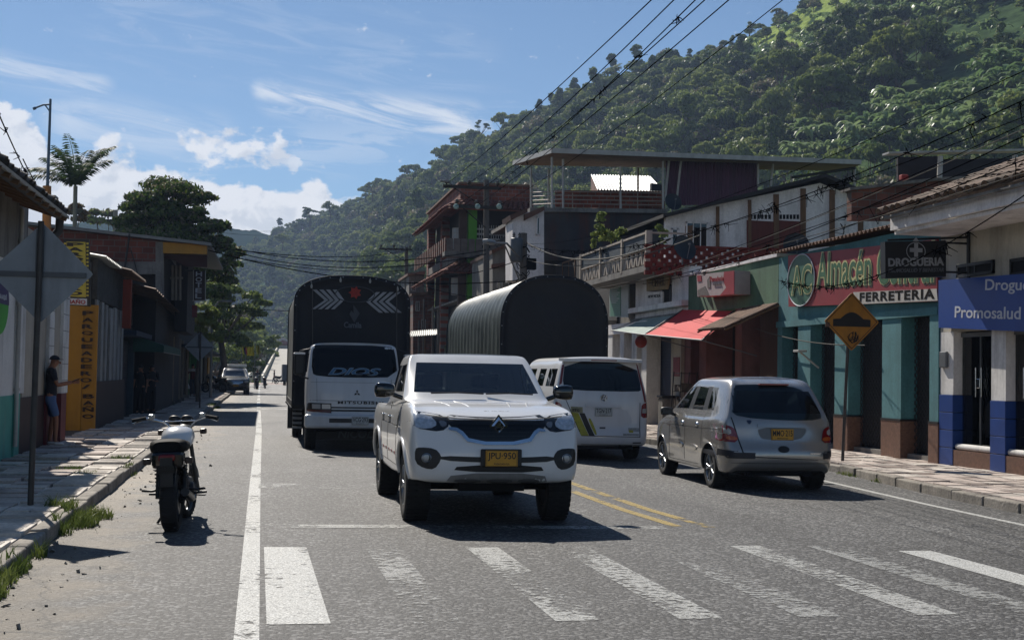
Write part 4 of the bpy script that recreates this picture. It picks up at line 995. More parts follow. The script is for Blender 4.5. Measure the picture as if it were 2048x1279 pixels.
# -- pickup
def pickup():
 root = thing('pickup_truck', 'white double cab pickup with yellow plate driving towards the camera', 'pickup', (2.44, 16.42, 0), PI, world=False)
 lo = [2.42, 2.12, 1.75, 1.36, 1.05, .2, -.05, -.15, -.88, -1.02, -1.42, -1.8, -2.2, -2.5]
 def ys(*u): return list(u)
 W_ = lambda k: [k*f for f in (.965, .99, 1.0, .995, .985, .98, .98, .98, .98, .98, .99, 1.0, .98, .95)]
 r = []
 r.append(rr(2.44, .74, .10, .46, lo, W_(.86), [.50]+[.46]*4+[.42]*5+[.46]*4, -2.60, .80, .03, .5))
 r.append(rr(2.55, .80, .12, .47, lo, W_(.90), [.50]+[.47]*4+[.44]*5+[.48]*4, -2.63, .82, .03, .5))
 r.append(rr(2.60, .82, .13, .58, lo, W_(.925), [.60]*14, -2.66, .84, .03, .60))
 r.append(rr(2.60, .83, .14, .78, lo, W_(.932), [.80]*14, -2.66, .85, .03, .80))
 r.append(rr(2.56, .83, .17, .93, lo, W_(.925), [.95]*14, -2.64, .85, .03, .95))
 r.append(rr(2.53, .83, .21, 1.06, lo, W_(.915), [1.08]+[1.06]*13, -2.64, .85, .03, 1.05))
 r.append(rr(2.46, .82, .24, 1.135, [2.30, 2.05, 1.72, 1.36]+lo[4:], W_(.895), [1.185, 1.20, 1.205, 1.20, 1.19]+[1.16]*3+[1.15]*6, -2.64, .84, .03, 1.13, zdf=-.045))
 r.append(rr(2.30, .80, .26, 1.19, [2.15, 1.95, 1.68, 1.34]+[1.03]+lo[5:], W_(.86), [1.225, 1.24, 1.245, 1.245, 1.24]+[1.195]*3+[1.18]*6, -2.62, .82, .03, 1.16, zdf=-.03))
 r.append(rr(1.85, .74, .1, 1.275, [1.8, 1.7, 1.55, 1.3]+[1.02]+lo[5:9]+[-1.0, -1.4, -1.8, -2.2, -2.45], [.79, .79, .79, .79, .82, .86, .86, .86, .85, .85, .86, .86, .85, .83], [1.265, 1.275, 1.28, 1.285, 1.275, 1.23, 1.23, 1.23, 1.22]+[1.185]*5, -2.55, .80, .03, 1.17))
 r.append(rr(1.36, .81, .16, 1.285, [1.12, 1.10, 1.08, 1.05, 1.0, .2, -.05, -.15, -.86, -.98, -.995, -1.0, -1.005, -1.01], [.835, .84, .845, .85, .855, .86, .85, .85, .84, .79, .77, .75, .74, .73], [1.29, 1.29, 1.29, 1.285, 1.28, 1.27, 1.27, 1.27, 1.26, 1.2, 1.19, 1.19, 1.19, 1.19], -1.03, .70, .0, 1.185))
 r.append(rr(1.31, .825, .16, 1.30, [1.04, 1.02, 1.0, .97, .92, .19, -.06, -.16, -.84, -.95, -.965, -.97, -.975, -.98], [.825, .83, .835, .84, .845, .845, .835, .835, .82, .775, .75, .73, .72, .71], [1.31]*3+[1.31, 1.31]+[1.305]*4+[1.26]*5, -1.0, .68, .0, 1.25))
 r.append(rr(.46, .69, .10, 1.805, [.40, .385, .37, .35, .30, .14, -.08, -.18, -.70, -.80, -.83, -.84, -.85, -.86], [.71, .715, .72, .722, .724, .725, .725, .725, .715, .66, .64, .62, .61, .60], [1.795]*3+[1.79, 1.78]+[1.755]*4+[1.70]*5, -.9, .57, .0, 1.68))
 r.append(rr(.34, .65, .10, 1.835, [.30, .28, .26, .24, .18, .08, -.1, -.2, -.66, -.75, -.78, -.79, -.80, -.81], [.665, .67, .672, .674, .676, .678, .678, .678, .67, .61, .6, .59, .58, .57], 1.82, -.84, .53, .0, 1.78))
 slots = SLOT(WH)
 a = 3
 def mf(i, j, sg):
  n = IDX
  s = j-(a+1)          # side column: between side[s] and side[s+1]
  if i == 8 and s >= 9: return n['cover']
  if i == 10:
   if j <= a-1: return n['ws']
   if s in (4,) : return n['sw1' if sg > 0 else 'sw2']
   if s in (5,): return n['sw1' if sg > 0 else 'sw2']
   if s == 7: return n['sw3' if sg > 0 else 'sw4']
   if s == 6 or s == 3: return n['trim']
   if j >= a+1+14: return n['rw']
  return n['body']
 cut = [(1.72, .40, .475, .50, 1.2), (-1.43, .40, .475, .50, 1.2)]
 me = carbody(r, 14, slots, mf, cut, crown=.02)
 bvh, parts = split_parts(me, slots, root)
 body = parts['body']
 def pk(zx, zy, Y=13.8):
  q = PY(730+zx/3.198, 680+zy/3.198, Y); return (-(q.x-2.46), q.z)
 def pks(l, Y=13.8): return [pk(*p, Y) for p in l]
 mir = lambda l: [(-x, z) for x, z in l][::-1]
 c0 = pk(877, 0)[0]
 grille = [(545, 478), (700, 492), (880, 496), (1060, 492), (1205, 478), (1180, 575), (1130, 580), (1068, 660), (700, 660), (632, 575), (560, 552)]
 patch(bvh, pks(grille), 'front', .006, .02, .05, smooth=1).build('grille', M('grille_black', '#050506', .3, var=.1), root)
 mb = MB()
 for k in range(6):
  z0 = pk(0, 505+k*25)[1]; wdt = .47-.045*max(0, k-2)
  patch(bvh, [(-wdt, z0), (wdt, z0), (wdt, z0-.006), (-wdt, z0-.006)], 'front', .012, .012, .05, smooth=0, mb=mb)
 mb.build('grille_bar', M('grille_bar', '#17181a', .35), root)
 cu = [(560, 556), (630, 562), (700, 648), (1055, 648), (1122, 562), (1180, 570), (1186, 588), (1132, 584), (1068, 670), (690, 670), (618, 584), (556, 576)]
 patch(bvh, pks(cu), 'front', .016, .02, .03, smooth=1).build('chrome_trim', CHR, root)
 for sg in (1, -1):
  hl = pks([(296, 452), (400, 462), (552, 487), (572, 545), (512, 590), (400, 575), (310, 556)]); hl = hl if sg > 0 else mir(hl)
  h = patch(bvh, hl, 'front', .004, .012, .04, smooth=1).build('headlight', M('headlight_dark', '#1c1f22', .2, metal=.3, var=.3, scale=12, coat=.5), root)
  mb = MB()
  c1 = pks([(318, 470), (450, 484), (498, 540), (440, 574), (345, 562), (312, 520)]); c1 = c1 if sg > 0 else mir(c1)
  patch(bvh, c1, 'front', .012, .01, .03, smooth=1, mb=mb)
  link('reflector', mb.mesh('reflector', M('reflector', '#c3c8cc', .2, metal=.5, var=.45, scale=22, coat=.7)), h)
  mb = MB(); c2 = pks([(500, 515), (545, 520), (552, 548), (515, 562)]); c2 = c2 if sg > 0 else mir(c2)
  patch(bvh, c2, 'front', .012, .01, .03, smooth=1, mb=mb); link('indicator', mb.mesh('indicator', M('lens_grey', '#7d8084', .2, metal=.5, var=.3, scale=25)), h)
  fl = pks([(345, 700), (375, 688), (470, 695), (505, 735), (505, 770), (465, 830), (400, 825), (345, 790)]); fl = fl if sg > 0 else mir(fl)
  f = patch(bvh, fl, 'front', .005, .012, .04, smooth=1).build('fog_lamp_surround', BLK, root)
  cx, cz = pk(415, 757); cx = cx*sg
  h0 = bvh.ray_cast(V((cx, 6, cz)), V((0, -1, 0)))[0]
  mb = MB().lathe([(.052, .0), (.052, .02), (.042, .026), (.036, .012), (0, .016)], 24, 'y', (cx, h0.y, cz)); mb.build('fog_lamp', ALU, f, sharp=40)
 patch(bvh, pks([(500, 740), (750, 748), (1022, 750), (1235, 742), (1235, 778), (1022, 785), (750, 782), (500, 770)]), 'front', .005, .02, .05, smooth=1).build('bumper_slot', BLK, root)
 lg = patch(bvh, pks([(612, 800), (1140, 800), (1170, 848), (580, 842)]), 'front', .004, .012, .05, smooth=1).build('lower_grille', BLK, root)
 mb = MB(); patch(bvh, pks([(580, 850), (1165, 852), (1200, 930), (530, 925)]), 'front', .01, .02, .05, smooth=1, mb=mb)
 mb.build('skid_plate', M('skid_grey', '#8b8a87', .45, var=.1, dirt=.3), root)
 mb = MB()
 for q in ([(595, 890), (750, 890), (765, 915), (590, 915)], [(800, 890), (955, 890), (965, 916), (795, 916)], [(1000, 890), (1130, 890), (1145, 918), (995, 918)]): patch(bvh, pks(q), 'front', .016, .012, .04, smooth=1, mb=mb)
 mb.build('skid_ribs', M('skid_dark', '#5c5c5b', .5), root, sharp=60)
 mb = MB(); z_ = pk(0, 470)[1]
 patch(bvh, [(-.74, 1.168), (-.4, 1.138), (0, 1.132), (.4, 1.138), (.74, 1.168), (.74, 1.158), (.4, 1.128), (0, 1.122), (-.4, 1.128), (-.74, 1.158)], 'front', .003, .006, .05, smooth=0, mb=mb)
 for sg in ('side+', 'side-'):
  for (y_, z0, z1) in ((1.0, .55, 1.24), (-.10, .55, 1.25), (-.97, .5, 1.17)): patch(bvh, [(y_-.004, z0), (y_+.004, z0), (y_+.004, z1), (y_-.004, z1)], sg, .003, .006, .08, smooth=0, mb=mb)
  patch(bvh, [(1.0, .548), (-.95, .548), (-.95, .556), (1.0, .556)], sg, .003, .006, .08, smooth=0, mb=mb)
  patch(bvh, [(.98, 1.0), (-.95, 1.0), (-.95, 1.008), (.98, 1.008)], sg, .003, .006, .08, smooth=0, mb=mb)
 mb.build('panel_gaps', SEAM, root, sharp=60)
 cx, cz = pk(877, 550); h0 = bvh.ray_cast(V((cx, 6, cz)), V((0, -1, 0)))[0]; y0 = h0.y+.018
 mb = MB(); w, h = .078, .098
 o_ = [(0, h), (w, 0), (0, -h), (-w, 0)]; i_ = [(0, h*.42), (w*.42, 0), (0, -h*.42), (-w*.42, 0)]; m_ = [((a_[0]+b_[0])/2, (a_[1]+b_[1])/2) for a_, b_ in zip(o_, i_)]
 P = lambda q, d: [V((cx+x, y0+d, cz+z)) for x, z in q]
 vs = P(o_, 0)+P(m_, .03)+P(i_, 0)
 mb.add(vs, [(k, (k+1) % 4, 4+(k+1) % 4, 4+k) for k in range(4)]+[(4+k, 4+(k+1) % 4, 8+(k+1) % 4, 8+k) for k in range(4)])
 bb = [(0, h*1.22), (w*1.25, 0), (0, -h*1.22), (-w*1.25, 0)]
 mb2 = MB().prism(P(bb, -.004), (0, -.02, 0)); mb2.build('badge_base', BLKG, root); mb.build('badge', CHR, root)
 cx, cz = pk(885, 755); h0 = bvh.ray_cast(V((cx, 6, cz)), V((0, -1, 0)))[0]
 MB().box((cx-.215, h0.y-.01, cz-.09), (cx+.215, h0.y+.03, cz+.095), bev=.012).build('plate_holder', BLK, root)
 plate(root, YEL, 'JPU·950', 'FUSAGASUGA', (cx, h0.y+.042, cz), .335, .165, 1)
 h1 = bvh.ray_cast(V((0, 2.2, 3)), V((0, 0, -1)))[0]
 text('TV  RENTING', M('sticker_grey', '#3b4046', .5), V((.10, 2.24, h1.z+.003-.015)), (-1, 0, 0), (0, -.9, .28), .27, .045, .002, .01, root, 'bonnet_sticker')
 mb = MB()
 for sg in (1, -1):
  for (x0, x1, y0_, y1_) in ((.42, .52, 1.95, 1.35), (.22, .30, 2.0, 1.35)):
   q = []
   for t in np.linspace(0, 1, 8):
    x = (x0+(x1-x0)*t)*sg; y = y0_+(y1_-y0_)*t; hh = bvh.ray_cast(V((x, y, 3)), V((0, 0, -1)))[0]; q.append(V((x, y, hh.z-.012)))
   mb.tube(q, [.012, .017, .019, .02, .02, .02, .019, .016], 8)
 mb.build('bonnet_ridge', WH, root)
 mb = MB()
 for x0, x1 in ((.55, -.05), (-.08, -.62)): mb.tube([(x0, 1.22, 1.375), ((x0+x1)/2, 1.24, 1.385), (x1, 1.25, 1.375)], .009, 6)
 mb.build('wiper', BLK, root)
 for sg in (1, -1): mirror_housing(root, (sg*1.045, .93, 1.40), (.125, .075, .10), BLKG if sg < 0 else BLKG, sg)
 for sg in (1, -1):
  pl = 'side+' if sg > 0 else 'side-'
  for y_ in (.03, -.82):
   h0 = bvh.ray_cast(V((sg*3, y_, 1.08)), V((-sg, 0, 0)))[0]
   MB().box((h0.x-.01, y_-.09, 1.065), (h0.x+sg*.035, y_+.09, 1.09), bev=.01).build('door_handle', CHR, root)
  mb = MB();
  for (cy_,) in ((1.72,), (-1.43,)):                 # flared arch lips
   pts = []
   for t in range(15):
    a_ = PI*(.06+.88*t/14); y_ = cy_+.485*math.cos(a_); z_ = .40+.485*math.sin(a_)
    h0 = bvh.ray_cast(V((sg*3, y_+.02*math.cos(a_), z_+.02*math.sin(a_))), V((-sg, 0, 0)))[0]; x_ = h0.x if h0 else sg*.9
    pts.append(V((x_-sg*.004, y_, z_)))
   mb.tube(pts, .024, 8)
  mb.build('wheel_arch', WH, root)
  mb = MB()
  for k in range(10): patch(bvh, [(.9-.18*k, .665), (.9-.18*k-.09, .665), (.9-.18*k-.09, .70), (.9-.18*k, .70)], pl, .003, .005, .09, smooth=0, mb=mb, mi=k % 2)
  mb.build('reflective_strip', [M('strip_red', '#8e1f22', .5), M('strip_white', '#c9c6c2', .5)], root)
  patch(bvh, [(-.93, .72), (-.99, .72), (-.99, .80), (-.93, .80)], pl, .004, .01, .05).build('side_marker', REDL, root)
  patch(bvh, [(1.16, .98), (1.06, .98), (1.06, 1.12), (1.14, 1.12)], pl, .004, .006, .05).build('side_vent', BLK, root)
 for x in (.77, -.77):
  for y in (1.72, -1.43): wheel(root, x, y, .385, .255, .225, 'six', ALU)
 seats(root, [.05, -.75], .36, .80, .60)
 mb = MB(); mb.box((-.72, .75, .95), (.72, 1.12, 1.30), bev=.05); mb.box((-.74, -.95, .70), (.74, 1.2, .80)); mb.box((-.76, -.95, .75), (-.72, .9, 1.25)); mb.box((.72, -.95, .75), (.76, .9, 1.25)); mb.box((-.7, -.97, .8), (.7, -.93, 1.24))
 mb.T = Matrix.Translation((.36, .62, 1.20)) @ Matrix.Rotation(R(65), 4, 'X'); mb.lathe([(.175, 0), (.19, .015), (.205, 0), (.19, -.015)], 24, 'z', closed=True); mb.T = None
 mb.box((-.14, .62, 1.60), (.14, .64, 1.68), bev=.01)
 mb.build('dashboard', INT, root)
 mb = MB(); mb.box((-.55, -2.58, .55), (.55, 2.3, .62)); mb.tube([(-.7, 1.72, .385), (.7, 1.72, .385)], .05); mb.tube([(-.7, -1.43, .385), (.7, -1.43, .385)], .06); mb.ball((0, -1.43, .385), .14)
 mb.box((-.35, .9, .36), (.35, 2.2, .5)); mb.build('chassis', UND, root)
 return root
PK = pickup()
# -- van (seen from behind)
def van():
 root = thing('passenger_van', 'white passenger van with dark rear window and yellow black stripes', 'van', (6.36, 27.28, 0), R(0), world=False)
 lo = [2.25, 1.95, 1.55, 1.15, .75, .65, -.35, -.43, -1.30, -1.38, -1.75, -2.2, -2.36]
 W_ = lambda k: [k*f for f in (.94, .98, 1, 1, 1, 1, 1, 1, 1, 1, 1, .985, .95)]
 r = []; s = len(lo)
 r.append(rr(2.30, .80, .12, .30, lo, W_(.90), .28, -2.36, .80, .02, .27))
 r.append(rr(2.42, .84, .16, .34, lo, W_(.945), .34, -2.45, .86, .03, .30))
 r.append(rr(2.46, .86, .18, .52, lo, W_(.952), .5, -2.46, .87, .03, .50))
 r.append(rr(2.42, .85, .2, .60, lo, W_(.952), .6, -2.415, .86, .03, .585))
 r.append(rr(2.38, .84, .2, .78, lo, W_(.955), .85, -2.41, .86, .03, .85))
 r.append(rr(2.22, .80, .2, 1.02, lo, W_(.95), 1.1, -2.40, .86, .03, 1.15))
 r.append(rr(1.85, .78, .2, 1.16, [1.8, 1.7, 1.5, 1.15]+lo[4:], W_(.93), 1.25, -2.385, .85, .03, 1.27))
 r.append(rr(1.66, .74, .2, 1.24, [1.58, 1.5, 1.4, 1.1]+lo[4:], W_(.915), 1.32, -2.37, .83, .03, 1.33))
 r.append(rr(.92, .66, .16, 1.80, [.85, .82, .78, .72, .65, .55]+lo[6:11]+[-2.12, -2.27], W_(.80), 1.79, -2.28, .72, .03, 1.80))
 r.append(rr(.75, .62, .14, 1.90, [.66, .64, .6, .55, .5, .45]+lo[6:11]+[-2.12, -2.24], W_(.755), 1.88, -2.30, .70, .03, 1.885))
 r.append(rr(.6, .56, .12, 1.94, [.5, .48, .45, .42, .4, .35]+lo[6:11]+[-2.08, -2.14], W_(.68), 1.935, -2.22, .64, .03, 1.93))
 slots = SLOT(WH2); slots[IDX['rw']] = ('rw', 'rear_window', GLD)
 for q in ('sw1', 'sw2', 'sw3', 'sw4', 'sw5', 'sw6'): slots[IDX[q]] = (q, slots[IDX[q]][1], GLD)
 a = 3
 def mf(i, j, sg):
  k = j-(a+1)
  if i == 7:
   if j <= a-1: return IDX['ws']
   if k in (3, 5): return IDX['sw1' if sg > 0 else 'sw2']
   if k == 7: return IDX['sw3' if sg > 0 else 'sw4']
   if k in (9, 10): return IDX['sw5' if sg > 0 else 'sw6']
   if j >= a+1+s: return IDX['rw']
  return 0
 me = carbody(r, s, slots, mf, [(1.45, .34, .40, .5, 1.2), (-1.55, .34, .40, .5, 1.2)], crown=.035); bvh, parts = split_parts(me, slots, root)
 def pv(zx, zy, Y=24.85): q = PY(1060+zx/5.33, 700+zy/5.33, Y); return (q.x-6.36, q.z)
 pvs = lambda l: [pv(*p) for p in l]
 patch(bvh, pvs([(395, 100), (1150, 145), (1205, 420), (1160, 445), (430, 425), (355, 395)]), 'rear', .004, .006, .06, smooth=1).build('rear_glass_panel', glassmat('tinted_panel', (.02, .025, .035), .03, .25, .5), root)
 mb = MB()
 for l in ([(372, 120), (390, 122), (352, 350), (322, 375)], [(1158, 145), (1172, 150), (1252, 555), (1228, 555)]): patch(bvh, pvs(l), 'rear', .006, .008, .05, smooth=0, mb=mb)
 mb.build('red_trim_strip', M('red_strip', '#6d1620', .4), root)
 for sg in (-1, 1):
  l = pvs([(1200, 575), (1270, 555), (1290, 600), (1282, 720), (1190, 722), (1192, 640)]); l = l if sg > 0 else [(-x, z) for x, z in l][::-1]
  t = patch(bvh, l, 'rear', .01, .03, .04, smooth=1).build('tail_light', REDL, root)
  l = pvs([(1205, 625), (1275, 620), (1275, 670), (1200, 672)]); l = l if sg > 0 else [(-x, z) for x, z in l][::-1]
  patch(bvh, l, 'rear', .016, .01, .04, smooth=0).build('reversing_lens', CLL, t)
 mb = MB()
 for l in ([(345, 430), (352, 430), (550, 905), (542, 905)], [(1178, 560), (1184, 560), (1176, 925), (1168, 925)], [(545, 905), (1176, 922), (1176, 928), (545, 912)], [(545, 1000), (1255, 1012), (1255, 1017), (545, 1005)]): patch(bvh, pvs(l), 'rear', .003, .005, .07, smooth=0, mb=mb)
 mb.build('panel_gaps', SEAM, root, sharp=60)
 patch(bvh, pvs([(595, 570), (972, 578), (970, 612), (595, 604)]), 'rear', .022, .03, .06, smooth=0).build('tailgate_strip', WH2, root)
 patch(bvh, pvs([(738, 808), (830, 806), (830, 842), (738, 840)]), 'rear', .008, .01, .05, smooth=1).build('tailgate_handle', WH2, root)
 patch(bvh, pvs([(742, 818), (802, 818), (802, 832), (742, 832)]), 'rear', .018, .01, .05, smooth=0).build('handle_slot', BLK, root)
 patch(bvh, pvs([(1095, 980), (1185, 980), (1185, 992), (1095, 992)]), 'rear', .005, .01, .05, smooth=0).build('bumper_reflector', BLK, root)
 ym = M('sticker_yellow', '#a8a32a', .5, var=.2, scale=10)
 patch(bvh, pvs([(440, 660), (520, 668), (625, 908), (540, 905)]), 'rear', .003, .004, .06, smooth=0).build('yellow_stripe', ym, root)
 patch(bvh, pvs([(528, 668), (585, 670), (688, 910), (628, 908)]), 'rear', .004, .005, .06, smooth=0).build('black_stripe', BLK, root)
 patch(bvh, pvs([(620, 720), (655, 730), (715, 890), (695, 908), (660, 830)]), 'rear', .003, .004, .06, smooth=1).build('yellow_flash', ym, root)
 patch(bvh, pvs([(440, 598), (565, 605), (565, 668), (440, 660)]), 'rear', .004, .005, .06, smooth=0).build('company_sticker', M('sticker_cream', '#8d8b6b', .5, var=.3, scale=30), root)
 q = pv(455, 640); text('ETG', BLK, V((q[0], -2.425, q[1]-.02)), (1, 0, 0), (0, 0, 1), .13, .05, .012, .02, root)
 mb = MB(); patch(bvh, pvs([(1050, 825), (1165, 828), (1165, 868), (1050, 865)]), 'rear', .003, .004, .06, smooth=0, mb=mb); patch(bvh, pvs([(990, 885), (1160, 890), (1160, 912), (990, 908)]), 'rear', .003, .004, .06, smooth=0, mb=mb); patch(bvh, pvs([(1055, 850), (1100, 852), (1100, 878), (1055, 876)]), 'rear', .005, .004, .06, smooth=0, mb=mb, mi=1); mb.build('notice_stickers', [M('sticker_grey2', '#9a9c9a', .5, var=.3, scale=40), ym], root)
 MB().prism([V((-.80, -2.16, 1.875)), V((.80, -2.16, 1.875)), V((.76, -2.46, 1.86)), V((.3, -2.50, 1.87)), V((-.3, -2.50, 1.87)), V((-.76, -2.46, 1.86))], (0, 0, .055)).build('roof_spoiler', WH2, root)
 MB().box((-.25, -2.512, 1.885), (.25, -2.495, 1.905)).build('brake_light', REDL, root)
 cx, cz = pv(790, 505); h0 = bvh.ray_cast(V((cx, -6, cz)), V((0, 1, 0)))[0]; y0 = h0.y-.012; rd = .068
 mb = MB(); mb.lathe([(rd, 0), (rd*.98, -.012), (rd*.86, -.012), (rd*.84, 0)], 28, 'y', (cx, y0, cz))
 def bar(p, q): mb.tube([V((cx+p[0]*rd, y0-.008, cz+p[1]*rd)), V((cx+q[0]*rd, y0-.008, cz+q[1]*rd))], .007, 6)
 for s_ in (1, -1): bar((s_*.32, .80), (0, .12)); bar((s_*.72, .48), (s_*.33, -.62)); bar((s_*.33, -.62), (0, -.02))
 mb.build('badge', CHR, root); MB().lathe([(rd*.9, -.004), (0, -.004)], 24, 'y', (cx, y0, cz)).build('badge_base', ALUD, root)
 cx, cz = pv(785, 655); h0 = bvh.ray_cast(V((cx, -6, cz)), V((0, 1, 0)))[0]
 plate(root, PLW, 'TGN·217', 'BOGOTA', (cx, h0.y-.02, cz), .335, .16, -1)
 for sg in (-1, 1): mirror_housing(root, (sg*1.08, 1.35, 1.32), (.10, .07, .14), BLK, sg)
 for x in (-.80, .80):
  for y in (1.45, -1.55): wheel(root, x, y, .33, .215, .2, 'steel', ALUD)
 seats(root, [.9, -.1, -1.0, -1.9], .45, .62, .66)
 mb = MB(); mb.box((-.85, -2.3, .5), (.85, 1.6, .58)); mb.box((-.6, -2.4, .22), (.6, 2.2, .34)); mb.tube([(-.7, -1.55, .33), (.7, -1.55, .33)], .05); mb.tube([(.35, -2.44, .27), (.35, -2.0, .27)], .03); mb.build('chassis', UND, root)
 return root
van()
# -- silver hatchback / compact people carrier
def scenic():
 root = thing('hatchback_car', 'grey compact people carrier with yellow plate on the right side', 'car', (7.33, 20.17, 0), R(-1.5), world=False)
 lo = [1.80, 1.58, 1.28, .95, .62, .30, -.02, -.10, -.85, -.93, -1.30, -1.62, -1.85]
 W_ = lambda k: [k*f for f in (.93, .98, 1, 1, 1, 1, 1, 1, 1, 1, 1, .975, .93)]
 r = []; s = len(lo)
 r.append(rr(1.95, .70, .14, .24, lo, W_(.80), .24, -1.92, .68, .05, .30))
 r.append(rr(2.04, .74, .2, .32, lo, W_(.85), .28, -2.02, .76, .08, .34))
 r.append(rr(2.07, .76, .22, .46, lo, W_(.862), .45, -2.06, .79, .10, .48))
 r.append(rr(2.04, .76, .24, .60, lo, W_(.865), .62, -2.05, .79, .11, .595))
 r.append(rr(1.96, .74, .25, .72, lo, W_(.862), .78, -1.985, .78, .11, .70))
 r.append(rr(1.80, .70, .22, .84, [1.68, 1.5, 1.25, .95]+lo[4:], W_(.85), [.86, .88, .91, .93, .94]+[.95]*8, -1.965, .775, .12, .90))
 r.append(rr(1.25, .66, .16, .99, [1.2, 1.15, 1.05, .85]+lo[4:], W_(.82), [.98, .985, .99, .99, .99]+[1.0]*5+[1.02, 1.03, 1.03], -1.94, .765, .13, 1.0))
 r.append(rr(1.05, .64, .15, 1.05, [.98, .94, .88, .78, .60]+lo[5:], W_(.80), [1.04]*5+[1.045]*5+[1.06, 1.06, 1.06], -1.925, .75, .13, 1.045))
 r.append(rr(.20, .58, .10, 1.53, [.12, .10, .07, .02, -.03, -.06, -.1, -.18, -.80, -.87, -1.15, -1.46, -1.58], W_(.655), [1.53]*5+[1.545]*5+[1.53, 1.50, 1.49], -1.68, .58, .12, 1.485))
 r.append(rr(.05, .53, .10, 1.585, [-.02, -.05, -.08, -.1, -.13, -.16, -.2, -.26, -.78, -.84, -1.1, -1.34, -1.44], W_(.59), 1.585, -1.54, .50, .12, 1.555))
 r.append(rr(-.08, .45, .08, 1.612, [-.15, -.17, -.2, -.22, -.25, -.28, -.3, -.34, -.76, -.82, -1.02, -1.2, -1.28], W_(.50), 1.60, -1.36, .42, .09, 1.59))
 slots = SLOT(SIL); a = 3
 def mf(i, j, sg):
  k = j-(a+1)
  if i == 7:
   if j <= a-1: return IDX['ws']
   if k in (3, 4, 5): return IDX['sw1' if sg > 0 else 'sw2']
   if k == 7: return IDX['sw3' if sg > 0 else 'sw4']
   if k == 9: return IDX['sw5' if sg > 0 else 'sw6']
   if k in (2, 6, 8): return IDX['trim']
   if j >= a+1+s: return IDX['rw']
  return 0
 me = carbody(r, s, slots, mf, [(1.30, .30, .355, .45, 1.2), (-1.28, .30, .355, .45, 1.2)], crown=.03); bvh, parts = split_parts(me, slots, root)
 def ps(zx, zy, Y=18.25): q = PY(1300+zx/4.57, 740+zy/4.57, Y); return (q.x-7.36, q.z)
 pss = lambda l: [ps(*p) for p in l]
 patch(bvh, pss([(835, 145), (1000, 130), (1300, 138), (1480, 165), (1560, 240), (1640, 400), (1620, 455), (1300, 460), (880, 430), (815, 370), (808, 240)]), 'rear', .004, .006, .05, smooth=1).build('rear_glass_panel', glassmat('rear_tint', (.10, .13, .14), .02, .7, .7), root)
 for sg in (-1, 1):
  l = pss([(712, 490), (790, 505), (840, 540), (862, 660), (720, 650), (690, 630), (695, 540)])
  if sg > 0: l = [(-x, z) for x, z in l][::-1]
  t = patch(bvh, l, 'rear', .012, .03, .035, smooth=1).build('tail_light', REDL, root)
  for l2, mt_ in (([(720, 520), (800, 535), (800, 590), (715, 585)], CLL), ([(760, 600), (845, 605), (852, 640), (760, 635)], ORL)):
   l2 = pss(l2)
   if sg > 0: l2 = [(-x, z) for x, z in l2][::-1]
   patch(bvh, l2, 'rear', .018, .012, .035, smooth=1).build('lamp_lens', mt_, t)
 mb = MB(); patch(bvh, [(-.86, .56), (-.40, .555), (-.40, .47), (-.82, .47), (-.86, .5)], 'rear', .008, .02, .05, smooth=0, mb=mb); patch(bvh, [(.86, .56), (.62, .555), (.62, .47), (.82, .47), (.86, .5)], 'rear', .008, .02, .05, smooth=0, mb=mb)
 for pl in ('side+', 'side-'): patch(bvh, [(-1.66, .60), (-1.98, .58), (-1.98, .50), (-1.62, .50)], pl, .008, .02, .05, smooth=0, mb=mb)
 mb.build('bumper_band', M('band_blue_black', '#14161f', .5), root)
 patch(bvh, pss([(1025, 520), (1465, 525), (1475, 560), (1400, 640), (1080, 632), (1040, 600)]), 'rear', .002, .004, .04, smooth=1).build('plate_recess', M('silver_shadow', '#6f6c68', .35, metal=.5), root)
 patch(bvh, pss([(1030, 490), (1468, 495), (1468, 525), (1025, 520)]), 'rear', .022, .03, .04, smooth=0).build('tailgate_strip', SIL, root)
 cx, cz = ps(1245, 585); h0 = bvh.ray_cast(V((cx, -6, cz)), V((0, 1, 0)))[0]; plate(root, YEL, 'MMO·215', 'MANIZALES', (cx, h0.y-.016, cz), .33, .16, -1)
 cx, cz = ps(1245, 718); patch(bvh, [(cx+.085*math.cos(t*PI/8), cz+.048*math.sin(t*PI/8)) for t in range(16)], 'rear', .006, .01, .03, smooth=0).build('tailgate_handle', BLK, root)
 q = ps(1485, 757); h0 = bvh.ray_cast(V((q[0]+.06, -6, q[1])), V((0, 1, 0)))[0]; text('SCENIC', CHR, V((q[0], h0.y-.012, q[1]-.012)), (1, 0, 0), (0, 0, 1), .16, .022, .006, .02, root, 'model_lettering')
 cx, cz = ps(955, 468); patch(bvh, [(cx-.035, cz+.02), (cx+.05, cz+.02), (cx+.03, cz-.03), (cx, cz-.04)], 'rear', .004, .004, .02, smooth=1).build('blue_mark', M('blue_mark', '#1c2f4d', .5), root)
 MB().box((-.22, -1.67, 1.505), (.22, -1.60, 1.53), bev=.005).build('brake_light', REDL, root)
 mb = MB()
 patch(bvh, pss([(808, 430), (818, 430), (900, 780), (1560, 812), (1560, 818), (890, 788)]), 'rear', .003, .006, .06, smooth=0, mb=mb)
 patch(bvh, [(-.84, .405), (.84, .405), (.84, .411), (-.84, .411)], 'rear', .003, .006, .06, smooth=0, mb=mb)
